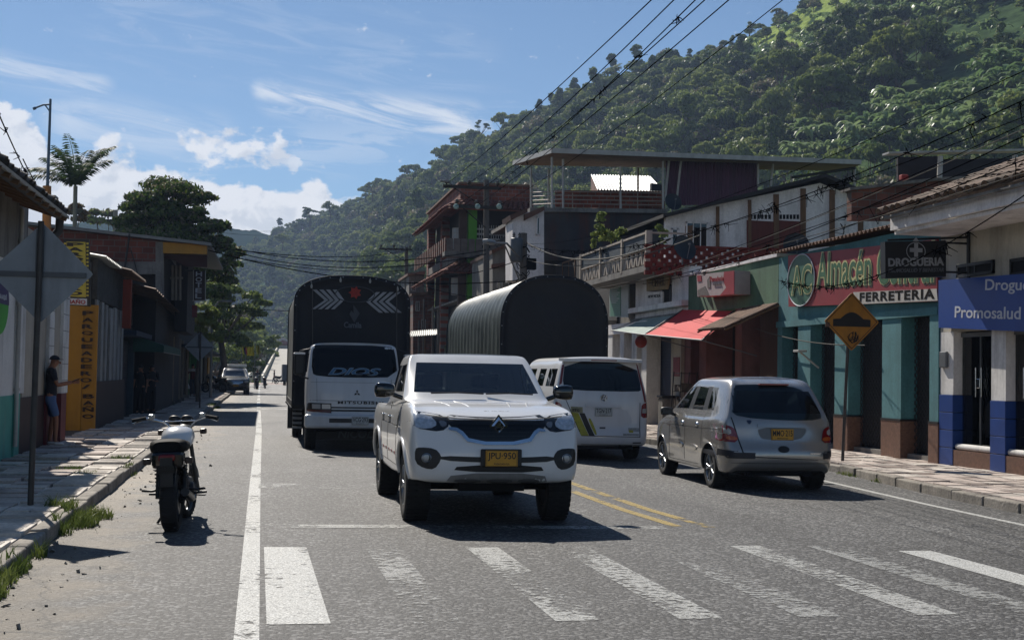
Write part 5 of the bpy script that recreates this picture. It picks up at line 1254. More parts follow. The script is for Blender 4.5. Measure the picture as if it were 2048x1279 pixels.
 for pl in ('side+', 'side-'):
  for y_, z0, z1 in ((.80, .32, .98), (-.06, .28, 1.03), (-.93, .60, 1.03)): patch(bvh, [(y_-.004, z0), (y_+.004, z0), (y_+.004, z1), (y_-.004, z1)], pl, .003, .006, .08, smooth=0, mb=mb)
  patch(bvh, [(.8, .31), (-.75, .31), (-.75, .318), (.8, .318)], pl, .003, .006, .08, smooth=0, mb=mb); patch(bvh, [(1.4, .845), (-1.7, .865), (-1.7, .872), (1.4, .852)], pl, .003, .006, .08, smooth=0, mb=mb)
 mb.build('panel_gaps', SEAM, root, sharp=60)
 for sg in (-1, 1):
  pl = 'side+' if sg > 0 else 'side-'
  for y0, y1 in ((.72, .0), (-.1, -.72)): patch(bvh, [(y0, .60), (y1, .60), (y1, .50), (y0, .50)], pl, .014, .02, .06, smooth=2).build('door_strip', SIL, root)
  for y_ in (.08, -.68):
   h0 = bvh.ray_cast(V((sg*3, y_, .90)), V((-sg, 0, 0)))[0]; MB().ball((h0.x, y_, .90), .05, 6, 0, (.5, 1.5, .8)).build('door_handle', CHR, root)
  mirror_housing(root, (sg*.96, .62, 1.06), (.105, .06, .075), BLK, sg)
  mb = MB()
  for cy_ in (1.30, -1.28):
   pts = []
   for t in range(15):
    a_ = PI*(-.02+1.04*t/14); y_ = cy_+.36*math.cos(a_); z_ = .30+.36*math.sin(a_); h0 = bvh.ray_cast(V((sg*3, y_+.02*math.cos(a_), z_+.02*math.sin(a_))), V((-sg, 0, 0)))[0]
    pts.append(V(((h0.x if h0 else sg*.84)-sg*.003, y_, z_)))
   mb.tube(pts, .012, 6)
  mb.build('wheel_arch', SIL, root)
 for x in (-.735, .735):
  for y in (1.30, -1.28): wheel(root, x, y, .298, .195, .21, 'five', ALU)
 seats(root, [.05, -.85], .36, .42, .62)
 mb = MB(); mb.box((-.7, -1.8, .36), (.7, 1.2, .42)); mb.box((-.66, .55, .7), (.66, .95, 1.02), bev=.05); mb.box((-.68, -1.55, .75), (.68, -1.1, .80)); mb.build('dashboard', INT, root)
 mb = MB(); mb.box((-.5, -1.9, .22), (.5, 1.8, .28)); mb.tube([(-.7, -1.28, .298), (.7, -1.28, .298)], .04); mb.tube([(-.45, -2.0, .25), (-.45, -1.5, .25)], .03); mb.build('chassis', UND, root)
 return root
scenic()
# -- cab-over truck with a tarpaulin body
TARP = M('tarp_black', '#10131a', .6, var=.3, scale=1.2, bump=.25, bscale=3, spec=.4)
TARPS = M('tarp_grey', '#6a6b66', .6, var=.3, scale=1.5, bump=.3, bscale=4)
TARPG = M('tarp_green', '#26332e', .45, var=.2, scale=1.2, bump=.3, bscale=5, spec=.6)
def arch(w, zs, zt, n=26, p=2.3, z0=None):
 """arch outline (x,z) from lower right over the top to lower left"""
 o = [(w, z0)] if z0 is not None else []
 for k in range(n+1):
  t = PI*k/n; c, s = math.cos(t), math.sin(t)
  o.append((w*abs(c)**(2/p)*(1 if c >= 0 else -1), zs+(zt-zs)*abs(s)**(2/p)))
 if z0 is not None: o.append((-w, z0))
 return o
def tarp_body(root, x0, yf, yr, w, z0, zs, zt, mat_side, mat_end, ribs, seed, p=2.3):
 """arched cover: side skin with hoops showing through, flat ends set in a rolled rim"""
 rg = np.random.default_rng(seed); prof = arch(w, zs, zt, 30, p, None)
 side = [(w, z0+(zs-z0)*k/8) for k in range(8)]; full = side+prof+[(-a, b) for a, b in side[::-1]]
 ny = ribs*8; vs = [];
 for i in range(ny+1):
  y = yr+(yf-yr)*i/ny; ph = (i % 8)/8; sag = .035*(1-abs(2*ph-1)**.0) if False else .028*math.sin(PI*ph)
  for k, (x, z) in enumerate(full):
   nx, nz = x/w, max(0, (z-zs)/(zt-zs)); l = math.hypot(nx, nz) or 1
   d = sag*(1 if z > z0+.1 else .2)+rg.normal(0, .004)
   vs.append((x0+x-nx/l*d, y, z-nz/l*d))
 n = len(full); mb = MB(); mb.add(vs, [(i*n+k, i*n+k+1, (i+1)*n+k+1, (i+1)*n+k) for i in range(ny) for k in range(n-1)], 0, True); mb.build('side_tarpaulin', mat_side, root)
 for y, s, nm in ((yf, 1, 'front_cover'), (yr, -1, 'rear_cover')):
  mb = MB(); rings_ = []
  pts = full; c = (0, (z0+zt)/2)
  for f, d in ((1, 0), (.985, .03), (.955, .035), (.94, .012), (.85, .0), (.75, -.01), (.65, -.012), (.55, -.01), (.45, -.004), (.35, .0), (.25, .0), (.15, 0), (.07, 0)):
   rings_.append([(x0+(x-c[0])*f+c[0], y+s*(d+(rg.normal(0, .003)+.014*math.sin(x*f*5+1.5*math.sin(z*f*2.2))+.010*math.sin(z*f*7+x*f*2.1) if f < .9 else 0)), (z-c[1])*f+c[1]) for x, z in pts])
  v = [p for r in rings_ for p in r]+[(x0, y, c[1])]; m_ = len(rings_)
  mb.add(v, [(i*n+k, i*n+(k+1) % n, (i+1)*n+(k+1) % n, (i+1)*n+k) for i in range(m_-1) for k in range(n)]+[((m_-1)*n+k, (m_-1)*n+(k+1) % n, len(v)-1) for k in range(n)], 0, True)
  cov = mb.build(nm, mat_end, root)
  mb = MB()
  for k in range(2, len(full)-2, 2): mb.ball((x0+full[k][0]*.985, y+s*.03, (full[k][1]-c[1])*.985+c[1]), .016, 4)
  link('eyelets', mb.mesh('eyelets', M('eyelet', '#8a8d90', .4, metal=.8)), cov)
  mb = MB(); mb.tube([(x0+x, y+s*.0, z) for x, z in full], .022, 6); link('rim_rope', mb.mesh('rim_rope', mat_end), cov)
 return full
def cab(root, paint_mat, w=.97, yf=0., L_=1.65, z0=.42, zt=2.18):
 """cab-over-engine cab; front at local y=yf, body behind"""
 lo = [yf-.18, yf-.35, yf-.75, yf-1.15, yf-L_+.1]
 r = []
 W = [w*.975, w, w, w, w*.985]
 def ring(z, f, ww, dy, wk=1.): return rr(yf+f, ww*.84, .07, z, [q+dy*(1 if i < 2 else .3 if i == 2 else 0) for i, q in enumerate(lo)], [x*wk for x in W], z, yf-L_, ww*.9, .0, z)
 r.append(ring(z0+.02, -.10, w, -.04, .93)); r.append(ring(z0+.05, -.0, w, 0, .99)); r.append(ring(z0+.30, .03, w, 0)); r.append(ring(z0+.34, -.015, w, -.01, .995)); r.append(ring(.98, -.02, w, 0, .995)); r.append(ring(1.30, -.06, w, -.02)); r.append(ring(1.44, -.09, w, -.04, .995)); r.append(ring(1.50, -.11, w*.985, -.06, .985))
 r.append(ring(2.05, -.36, w*.93, -.22, .925)); r.append(ring(2.12, -.42, w*.9, -.26, .90)); r.append(ring(2.17, -.52, w*.82, -.3, .82))
 slots = SLOT(paint_mat); slots[IDX['ws']] = ('ws', 'windscreen', GLD)
 def mf(i, j, sg):
  k = j-4
  if i == 7:
   if j <= 2: return IDX['ws']
   if k in (1, 2): return IDX['sw1' if sg > 0 else 'sw2']
   if j > 4+5: return IDX['rw'] if False else 0
  return 0
 me = carbody(r, 5, slots, mf, [(yf-.85, .42, .5, .5, 1.2)], crown=.03)
 return split_parts(me, slots, root)
def cargo_truck():
 root = thing('cargo_truck', 'white cabover cargo truck with tall black tarpaulin body', 'truck', (1.86, 27.45, 0), PI, world=False)
 bvh, parts = cab(root, WH3)
 def pt(zx, zy, Y=27.55): q = PY(560+zx/4.737, 640+zy/4.737, Y); return (-(q.x-1.88), q.z)
 pts = lambda l: [pt(*p) for p in l]
 patch(bvh, pts([(325, 245), (370, 225), (1070, 240), (1115, 290), (1130, 540), (740, 545), (370, 530), (310, 500)]), 'front', .004, .006, .05, smooth=1).build('windscreen_panel', glassmat('cab_screen', (.012, .014, .022), .03, .15, .55), root)
 q = pt(470, 515); h0 = bvh.ray_cast(V((q[0]-.5, 6, q[1]+.06)), V((0, -1, 0)))[0]
 text('DIOS', M('sticker_blue', '#46708f', .4, var=.35, scale=9), V((q[0], h0.y+.055, q[1]+.0)), (-1, 0, 0), (0, -.35, 1), 1.05, .145, .005, .015, root, 'screen_lettering', shear=.35)
 text('DIOS', M('sticker_pale', '#9aa9b4', .4, var=.2), V((q[0]+.015, h0.y+.036, q[1]-.01)), (-1, 0, 0), (0, -.35, 1), 1.08, .165, .003, .045, root, 'screen_lettering_edge', shear=.35)
 mb = MB(); mb.tube([V((.25, .02, 1.52)), V((.10, .01, 1.535)), V((-.35, -.03, 1.56))], .012, 6); mb.build('wiper', BLK, root)
 for sg in (1, -1):
  l = pts([(258, 780), (495, 785), (495, 878), (262, 855)]); l = l if sg > 0 else [(-x, z) for x, z in l][::-1]
  h = patch(bvh, l, 'front', .006, .02, .05, smooth=0).build('headlight', M('lamp_box', '#1b1a19', .4), root)
  for l, mt_ in (([(312, 792), (392, 794), (392, 838), (314, 836)], CLL), ([(405, 794), (486, 796), (486, 838), (405, 838)], CLL), ([(262, 845), (490, 850), (490, 875), (266, 862)], M('amber_dark', '#5a2413', .3))):
   l = pts(l); l = l if sg > 0 else [(-x, z) for x, z in l][::-1]
   patch(bvh, l, 'front', .014, .02, .05, smooth=0).build('lamp_lens', mt_, h)
 mb = MB()
 for z0, z1 in ((812, 826), (838, 856)): patch(bvh, [(-.50, pt(0, z1)[1]), (.48, pt(0, z1)[1]), (.52-.04, pt(0, z0)[1]), (-.48, pt(0, z0)[1])], 'front', .004, .01, .05, smooth=0, mb=mb)
 mb.build('grille', BLK, root)
 q = pt(555, 782); h0 = bvh.ray_cast(V((q[0], 6, q[1])), V((0, -1, 0)))[0]; text('MITSUBISHI', BLK, V((q[0], h0.y+.012, q[1]-.018)), (-1, 0, 0), (0, 0, 1), .92, .055, .008, .03, root, 'maker_lettering', spacing=1.25)
 cx, cz = pt(738, 690); h0 = bvh.ray_cast(V((cx, 6, cz)), V((0, -1, 0)))[0]; mb = MB()
 for a in (90, 210, 330):
  u = V((math.cos(R(a)), 0, math.sin(R(a)))); w = V((-u.z, 0, u.x)); o = V((cx, h0.y+.004, cz))
  mb.prism([o, o+u*.035+w*.020, o+u*.072, o+u*.035-w*.020], (0, .01, 0))
 mb.build('badge', BLK, root)
 mb = MB(); patch(bvh, pts([(255, 755), (900, 765), (900, 768), (255, 758)]), 'front', .003, .006, .08, smooth=0, mb=mb)
 for sg in (1, -1): patch(bvh, [(sg*.74, .98), (sg*.745, .98), (sg*.76, 1.46), (sg*.755, 1.46)], 'front', .003, .006, .08, smooth=0, mb=mb)
 patch(bvh, [(-.95, 1.38), (.95, 1.38), (.95, 1.384), (-.95, 1.384)], 'front', .003, .006, .08, smooth=0, mb=mb); mb.build('panel_gaps', SEAM, root)
 MB().box((-.985, -.30, .46), (.985, .07, .735), bev=.05).build('bumper', WH3, root)
 MB().box((-.45, .06, .575), (.50, .078, .66), bev=.01).build('bumper_slot', BLK, root)
 cx, cz = pt(740, 950); plate(root, PLW, 'VCG·293', 'BOGOTA', (-.12, .09, .62), .34, .17, 1)
 for sg in (1, -1):
  mb = MB(); mb.box((sg*1.0, -.15, 1.52), (sg*1.22, .0, 1.95), bev=.04); mb.tube([(sg*.93, -.12, 1.45), (sg*1.1, .0, 1.5), (sg*1.1, -.05, 1.6)], .018); mb.tube([(sg*.9, -.2, 2.05), (sg*1.1, -.05, 2.0), (sg*1.1, -.05, 1.9)], .018)
  mb.build('wing_mirror', BLK, root)
  MB().box((sg*1.0, -.16, 1.93), (sg*1.23, .02, 1.97), bev=.012).build('mirror_cap', WH3, root)
 mb = MB(); mb.box((-.42, -8.0, .62), (-.30, -.5, .82)); mb.box((.30, -8.0, .62), (.42, -.5, .82)); mb.tube([(-.9, -.85, .42), (.9, -.85, .42)], .06); mb.tube([(-.9, -5.9, .42), (.9, -5.9, .42)], .07); mb.ball((0, -5.9, .42), .2); mb.box((-.9, -4.2, .45), (-.5, -3.2, .8), bev=.05); mb.build('chassis', UND, root)
 for x in (-.84, .84): wheel(root, x, -.85, .405, .22, .22, 'steel', ALUD)
 for x in (-.98, .98, -.72, .72): wheel(root, x, -5.9, .405, .22, .22, 'steel', ALUD)
 xo = 1.86-1.90; b = tarp_body(root, xo, -1.80, -8.0, 1.235, .82, 3.02, 3.66, TARPS, TARP, 9, 3, 2.6)
 mb = MB()
 for sg in (1, -1):
  mb.box((xo+sg*1.24, -8.0, .80), (xo+sg*1.20, -1.8, .95))
  for k in range(14): mb.ball((xo+sg*1.25, -1.9-k*.46, .80), .03, 4)
 mb.box((xo-1.22, -8, .78), (xo+1.22, -1.8, .9)); mb.build('load_bed', BLK, root)
 for sg in (1, -1): MB().box((sg*.75, -6.5, .18), (sg*1.2, -6.48, .8)).build('mudguard', BLK, root)
 MB().box((-.95, -1.42, .16), (.95, -1.40, .50)).build('mud_flap', BLK, root)
 text('NICOLAS', M('flap_letters', '#4d5257', .6), V((.24, -1.398, .20)), (-1, 0, 0), (0, 0, 1), 1.02, .17, .004, .03, root, 'flap_lettering', shear=.2)
 mb = MB()
 for k in range(5): mb.box((xo+1.02, -2.05, .36+k*.10), (xo+1.22, -2.03, .41+k*.10))
 mb.build('warning_bars', M('bar_grey', '#8c8f90', .5), root)
 yt = -1.80+.045
 Pq = lambda px, py: (lambda q: (-(q.x-1.86), q.z))(PY(px, py, 27.45+1.78))
 chm = M('chevron_white', '#8f9193', .6, var=.2, scale=6)
 mb = MB()
 for sg, xs in ((1, 625), (-1, 732)):
  for k in range(4):
   if sg > 0: pts_ = [(xs+k*13.5, 579), (xs+8+k*13.5, 579), (xs+32+k*10.5, 600), (xs+5+k*13, 618), (xs-2+k*13, 618), (xs+24+k*10.5, 600)]
   else:
    x = xs+k*12.5; pts_ = [(x+20+k*1.2, 584), (x+28+k*1.2, 584), (x+8, 603), (x+34, 625), (x+26, 625), (x, 603)]
   q = [Pq(*p) for p in pts_]; mb.prism([V((x, yt-.012, z)) for x, z in q], (0, .012, 0))
 mb.build('chevron_marks', chm, root)
 mb = MB();
 cx, cz = Pq(710, 585)
 for k in range(7):
  a = 2*PI*k/7; u = V((math.cos(a), 0, math.sin(a))); o = V((cx, yt, cz)); w = V((-u.z, 0, u.x)); mb.prism([o, o+u*.07+w*.045, o+u*.14, o+u*.07-w*.045], (0, .012, 0))
 mb.build('red_flower', M('flower_red', '#a3200f', .5, var=.4, scale=20), root)
 mb = MB(); mb.tube([V((cx+.42*math.cos(2*PI*k/28), yt-.0, cz-.04+.17*math.sin(2*PI*k/28))) for k in range(29)], .012, 5); mb.build('emblem_ring', M('emblem_grey', '#3a3d42', .6), root)
 q = Pq(683, 655); text('Camila', M('faded_letters', '#565b61', .7), V((q[0]-.05, yt-.008, q[1]-.0)), (-1, 0, 0), (0, 0, 1), .38, .13, .004, .03, root, 'tarp_lettering')
 q = Pq(709, 630); mb = MB(); c = V((q[0], yt-.008, q[1])); mb.prism([c+V((0, 0, -.16)), c+V((.11, 0, .02)), c+V((.07, 0, .10)), c+V((.02, 0, .04)), c+V((.03, 0, .22)), c+V((-.05, 0, .12)), c+V((-.11, 0, .04))], (0, .01, 0)); mb.build('heart_mark', M('emblem_grey'), root)
 mb = MB()
 for px in (625, 793): a_, b_ = Pq(px, 577), Pq(px, 700); mb.tube([(a_[0], yt+.02, a_[1]), (b_[0], yt+.02, b_[1])], .012, 6)
 mb.build('front_pole', M('pole_dull', '#4a4744', .6), root)
 mb = MB()
 for px, py in ((623, 572), (681, 560), (740, 562), (795, 578)):
  a_ = Pq(px, py); c = V((a_[0], yt, a_[1])); mb.prism([c+V((0, 0, .07)), c+V((.025, 0, .0)), c+V((.015, 0, -.045)), c+V((-.015, 0, -.045)), c+V((-.025, 0, .0))], (0, .02, 0))
 mb.build('marker_drops', M('drop_grey', '#9a9a94', .5), root)
 return root
cargo_truck()
def tarp_truck():
 root = thing('tarp_truck', 'truck with long ribbed green tarpaulin seen from behind the van', 'truck', (6.64, 30.5, 0), 0, world=False)
 tarp_body(root, 0, 9.2, 0, 1.26, 1.0, 2.72, 3.90, TARPG, TARP, 16, 8, 2.4)
 mb = MB(); mb.box((-1.25, 0, .85), (1.25, 9.2, 1.02)); mb.box((-1.2, -.06, .45), (1.2, .06, .6), bev=.02); mb.build('load_bed', BLK, root)
 for x in (-.9, .9): MB().box((x-.16, -.09, .62), (x+.16, -.04, .74), bev=.01).build('tail_light', REDL, root)
 plate(root, PLW, 'SUK·418', 'CALI', (0, -.08, .52), .33, .15, -1)
 mb = MB(); mb.box((-.45, 0, .6), (-.32, 11, .86)); mb.box((.32, 0, .6), (.45, 11, .86)); mb.tube([(-1, 1.8, .48), (1, 1.8, .48)], .07); mb.build('chassis', UND, root)
 for x in (-1.08, 1.08, -.78, .78):
  for y in (1.8, 3.0): wheel(root, x, y, .48, .26, .27, 'steel', ALUD)
 for x in (-1.0, 1.0): wheel(root, x, 10.4, .48, .26, .27, 'steel', ALUD)
 mb = MB(); mb.hexa([(-1.1, 9.5, .6), (1.1, 9.5, .6), (1.1, 11.5, .6), (-1.1, 11.5, .6)], [(-1.0, 9.5, 2.7), (1.0, 9.5, 2.7), (1.0, 11.2, 2.7), (-1.0, 11.2, 2.7)]); mb.build('cab', M('cab_red', '#5a1d1a', .4, coat=.5), root)
 mb = MB(); mb.box((-1.09, 10.0, 1.7), (1.09, 10.9, 2.45)); mb.build('cab_window', GLD, root)
 return root
tarp_truck()
# -- generic far cars
def far_suv(loc, rot, paint_mat, label, group=None, name='parked_car', roofbox=False, hk=1.):
 root = thing(name, label, 'car', loc, rot, world=False, group=group); lo = [1.9, 1.65, 1.35, 1.0, .8, .1, .0, -.8, -.9, -1.3, -1.7, -2.0]
 r = []; s = len(lo); W = lambda k: [k*f for f in (.95, .99, 1, 1, 1, 1, 1, 1, 1, 1, .99, .94)]
 r.append(rr(2.1, .72, .12, .34*hk, lo, W(.84), .34*hk, -2.15, .76, .04, .36)); r.append(rr(2.22, .78, .14, .45*hk, lo, W(.90), .42*hk, -2.24, .82, .04, .45)); r.append(rr(2.24, .8, .15, .7*hk, lo, W(.92), .72*hk, -2.26, .84, .04, .75)); r.append(rr(2.18, .8, .17, .95*hk, lo, W(.91), 1.0*hk, -2.22, .84, .04, 1.0*hk))
 r.append(rr(2.05, .76, .18, 1.04*hk, [1.8, 1.6, 1.3, .98]+lo[4:], W(.89), 1.08*hk, -2.2, .82, .04, 1.1*hk)); r.append(rr(1.1, .70, .12, 1.14*hk, [1.05, 1.0, .96, .9, .72]+lo[5:], W(.86), 1.15*hk, -2.16, .80, .04, 1.16*hk))
 r.append(rr(.35, .60, .1, 1.62*hk, [.3, .28, .25, .2, .15, .02, -.08, -.82, -.92, -1.3, -1.7, -1.9], W(.73), 1.62*hk, -2.0, .66, .04, 1.6*hk)); r.append(rr(.1, .52, .1, 1.72*hk, [.05, .02, 0, -.05, -.1, -.15, -.2, -.82, -.92, -1.3, -1.6, -1.75], W(.64), 1.72*hk, -1.85, .58, .04, 1.71*hk))
 slots = SLOT(paint_mat); slots[IDX['ws']] = ('ws', 'windscreen', GLD)
 for q in ('sw1', 'sw2', 'sw3', 'sw4'): slots[IDX[q]] = (q, slots[IDX[q]][1], GLD)
 def mf(i, j, sg):
  k = j-4
  if i == 5:
   if j <= 2: return IDX['ws']
   if k in (3, 4): return IDX['sw1' if sg > 0 else 'sw2']
   if k in (6, 8, 9): return IDX['sw3' if sg > 0 else 'sw4']
   if j >= 4+s: return IDX['rw']
  return 0
 me = carbody(r, s, slots, mf, [(1.35, .35, .42, .45, 1.2), (-1.35, .35, .42, .45, 1.2)], crown=.03, subs=2); bvh, parts = split_parts(me, slots, root)
 patch(bvh, [(-.42, .72*hk), (.42, .72*hk), (.46, .93*hk), (-.46, .93*hk)], 'front', .006, .02, .08, smooth=1).build('grille', CHR, root)
 mb = MB()
 for z in (.76, .82, .88): patch(bvh, [(-.40, z*hk), (.40, z*hk), (.40, (z+.025)*hk), (-.40, (z+.025)*hk)], 'front', .012, .01, .08, smooth=0, mb=mb)
 mb.build('grille_bar', BLK, root)
 for sg in (-1, 1):
  l = [(.54, .78), (.80, .80), (.82, .96), (.54, .92)]; l = [(sg*x, z*hk) for x, z in l]
  patch(bvh, l if sg > 0 else l[::-1], 'front', .006, .02, .06, smooth=1).build('headlight', CLL, root)
  l = [(.70, .85), (.84, .85), (.84, 1.05), (.70, 1.02)]; l = [(sg*x, z*hk) for x, z in l]
  patch(bvh, l if sg < 0 else l[::-1], 'rear', .006, .02, .06, smooth=1).build('tail_light', REDL, root)
  mirror_housing(root, (sg*1.0, .75, 1.18*hk), (.11, .06, .08), paint_mat, sg)
 patch(bvh, [(-.7, .42), (.7, .42), (.74, .58), (-.74, .58)], 'front', .006, .02, .08, smooth=1).build('lower_grille', BLK, root)
 plate(root, YEL, 'KLM·307', 'NEIVA', (0, 2.27, .62), .33, .15, 1)
 for x in (-.78, .78):
  for y in (1.35, -1.35): wheel(root, x, y, .36, .23, .22, 'five', ALU)
 MB().box((-.6, -2.0, .28), (.6, 2.0, .36)).build('chassis', UND, root)
 seats(root, [0, -.9], .4, .5, .65)
 if roofbox: mb = MB(); mb.box((-.7, -1.9, 1.80), (.7, -.3, 2.0), bev=.04); mb.build('roof_box', WH, root)
 return root
far_suv((-1.72, 90, .0), PI+.06, DKP, 'dark four wheel drive parked at the left kerb facing the camera')
far_suv((-1.75, 99, .0), PI, WH3, 'white car with roof rack parked behind the dark four wheel drive', roofbox=True)
far_suv((7.2, 47, 0), 0, DKP, 'dark car half hidden between the two trucks')
# -- motorcycles
def motorbike(loc, rot, label, lean=0., tank=None, detail=True, steer=0., name='motorcycle'):
 root = thing(name, label, 'motorcycle', loc, rot, world=False); root.rotation_euler[1] = lean
 TK = tank or BLKG
 def wh(y, r, w, nm, st=0.):
  e = bpy.data.objects.new(nm, None); COL.objects.link(e); e.parent = root; e.location = (0, y, r); e.rotation_euler = (0, 0, st)
  mb = MB(); pr = [(r-.075, -w*.35), (r-.05, -w*.5), (r-.02, -w*.42), (r, -w*.18), (r, w*.18), (r-.02, w*.42), (r-.05, w*.5), (r-.075, w*.35)]; mb.lathe(pr, 36, 'x')
  for k in range(30):
   mb.T = Matrix.Rotation(2*PI*k/30, 4, 'X'); mb.box((-w*.36, -.012, r-.012), (w*.36, .012, r+.004)); mb.T = None
  link('tyre', mb.mesh('tyre', RUB), e)
  mb = MB(); mb.lathe([(r-.06, -w*.3), (r-.085, -w*.26), (r-.085, w*.26), (r-.06, w*.3)], 32, 'x')
  for k in range(6): a = 2*PI*k/6; mb.tube([(0, 0, 0), (0, (r-.08)*math.cos(a), (r-.08)*math.sin(a))], .014, 6)
  mb.lathe([(0, -.06), (.05, -.055), (.05, .055), (0, .06)], 16, 'x'); mb.lathe([(.06, .065), (.13, .065), (.13, .07), (.06, .07)], 24, 'x', closed=True)
  link('rim', mb.mesh('rim', ALUD), e)
 wh(-.62, .30, .155, 'rear_wheel'); wh(.66, .30, .10, 'front_wheel', steer)
 mb = MB()       # frame and engine
 mb.tube([(0, .42, .88), (0, .15, .78), (0, -.25, .74), (0, -.72, .78)], .022); mb.tube([(0, .45, .82), (0, .28, .40), (0, .0, .26), (0, -.25, .30)], .022)
 for s in (-1, 1):
  mb.tube([(s*.10, -.2, .36), (s*.095, -.62, .30)], .022); mb.tube([(s*.11, -.48, .72), (s*.115, -.60, .34)], .028); mb.tube([(s*.10, -.1, .72), (s*.1, -.22, .36)], .018)
  for k in range(7): mb.lathe([(.035, 0), (.042, .008), (.035, .016)], 10, 'z', (s*.112, -.50-.012*k+.0, .42+.04*k))
 mb.box((-.12, -.12, .26), (.12, .30, .50), bev=.04); mb.lathe([(.075, 0), (.09, .02), (.075, .03), (.09, .05), (.075, .06), (.09, .08), (.075, .09), (.09, .11), (.07, .14)], 16, 'z', (0, .16, .48)); mb.lathe([(.0, -.15), (.09, -.15), (.10, -.12), (.10, .12), (.09, .15), (0, .15)], 18, 'x', (0, -.02, .36))
 mb.build('frame', M('bike_frame', '#0a0a0b', .5, metal=.3), root)
 for s in (-1, 1):                          # fork follows the steering
  mb = MB(); mb.T = Matrix.Translation((0, .44, .9)) @ Matrix.Rotation(steer, 4, 'Z') @ Matrix.Translation((0, -.44, -.9)); mb.tube([(s*.085, .40, 1.02), (s*.085, .56, .58), (s*.085, .66, .30)], [.02, .022, .028]); mb.T = None; mb.build('fork', M('fork_steel', '#55585b', .35, metal=.8), root)
 mb = MB()      # tank: lofted
 secs = [(.44, .05, .88, .05), (.38, .13, .92, .10), (.24, .15, .935, .12), (.08, .155, .935, .125), (-.06, .14, .90, .11), (-.14, .07, .87, .05)]; n = 16; vs = []
 for y, w, z, h in secs:
  for k in range(n): a = 2*PI*k/n; c, s = math.cos(a), math.sin(a); vs.append((w*abs(c)**.7*(1 if c > 0 else -1), y, z+h*abs(s)**.8*(1 if s > 0 else -1)))
 mb.add(vs, [(i*n+k, i*n+(k+1) % n, (i+1)*n+(k+1) % n, (i+1)*n+k) for i in range(5) for k in range(n)]+[tuple(range(n)), tuple(range(5*n, 6*n))[::-1]], 0, True); mb.build('fuel_tank', TK, root, sharp=50)
 mb = MB(); secs = [(-.06, .10, .84, .05), (-.15, .14, .86, .06), (-.35, .15, .86, .065), (-.55, .165, .875, .075), (-.74, .165, .885, .08), (-.84, .12, .89, .05)]; vs = []
 for y, w, z, h in secs:
  for k in range(n): a = 2*PI*k/n; c, s = math.cos(a), math.sin(a); vs.append((w*abs(c)**.6*(1 if c > 0 else -1), y, z+h*abs(s)**.6*(1 if s > 0 else -1)))
 mb.add(vs, [(i*n+k, i*n+(k+1) % n, (i+1)*n+(k+1) % n, (i+1)*n+k) for i in range(5) for k in range(n)]+[tuple(range(n)), tuple(range(5*n, 6*n))[::-1]], 0, True); mb.build('seat', M('seat_vinyl', '#0b0b0c', .75, bump=.2, spec=.15), root, sharp=50)
 mb = MB()
 for s in (-1, 1): mb.prism([V((s*.10, -.10, .80)), V((s*.12, -.70, .84)), V((s*.11, -.74, .72)), V((s*.11, -.35, .56)), V((s*.10, -.12, .60))], (s*.02, 0, 0))
 mb.box((-.14, -.86, .66), (.14, -.60, .84), bev=.04); mb.build('side_panels', TK if tank is None else BLKG, root)
 MB().box((-.075, -.90, .74), (.075, -.84, .81), bev=.02).build('tail_light', REDL, root)
 mb = MB()      # rear mudguard curve
 pts = [(-.30+.36*0, 0, 0)]; q = []
 for k in range(9): a = R(150-k*17); q.append(V((0, -.62-.37*math.cos(PI-a), .30+.37*math.sin(a))))
 for k in range(8): mb.hexa([q[k]+V((-.075, 0, 0)), q[k]+V((.075, 0, 0)), q[k+1]+V((.075, 0, 0)), q[k+1]+V((-.075, 0, 0))], [q[k]+V((-.07, 0, .012)), q[k]+V((.07, 0, .012)), q[k+1]+V((.07, 0, .012)), q[k+1]+V((-.07, 0, .012))])
 mb.box((-.055, -.95, .50), (.055, -.93, .78)); mb.build('mudguard', BLK, root)
 mb = MB(); mb.T = Matrix.Translation((0, .66, .30)) @ Matrix.Rotation(steer, 4, 'Z');
 q = [V((0, .35*math.cos(R(a)), .35*math.sin(R(a)))) for a in range(20, 170, 18)]
 for k in range(len(q)-1): mb.hexa([q[k]+V((-.06, 0, 0)), q[k]+V((.06, 0, 0)), q[k+1]+V((.06, 0, 0)), q[k+1]+V((-.06, 0, 0))], [q[k]+V((-.055, 0, .01)), q[k]+V((.055, 0, .01)), q[k+1]+V((.055, 0, .01)), q[k+1]+V((-.055, 0, .01))])
 mb.T = None; mb.build('front_mudguard', TK, root)
 MT = Matrix.Translation((0, .40, 1.02)) @ Matrix.Rotation(steer, 4, 'Z') @ Matrix.Translation((0, -.40, -1.02))
 mb = MB(); mb.T = MT; mb.tube([(-.42, .20, 1.10), (-.30, .26, 1.15), (-.16, .36, 1.10), (-.08, .38, 1.02), (.08, .38, 1.02), (.16, .36, 1.10), (.30, .26, 1.15), (.42, .20, 1.10)], .013, 8); mb.tube([(-.17, .355, 1.105), (.17, .355, 1.105)], .010, 6); mb.T = None; hb = mb.build('handlebar', CHR, root)
 for s in (-1, 1):
  mb = MB(); mb.T = MT; mb.tube([(s*.30, .25, 1.15), (s*.42, .19, 1.128)], .021, 10); mb.T = None; link('grip', mb.mesh('grip', RUB), hb)
  mb = MB(); mb.T = MT; mb.tube([(s*.25, .30, 1.14), (s*.30, .34, 1.15), (s*.41, .27, 1.13)], .007, 6); mb.box((s*.25-.025, .25, 1.14), (s*.25+.025, .31, 1.19), bev=.01); mb.T = None; link('lever', mb.mesh('lever', ALU), hb)
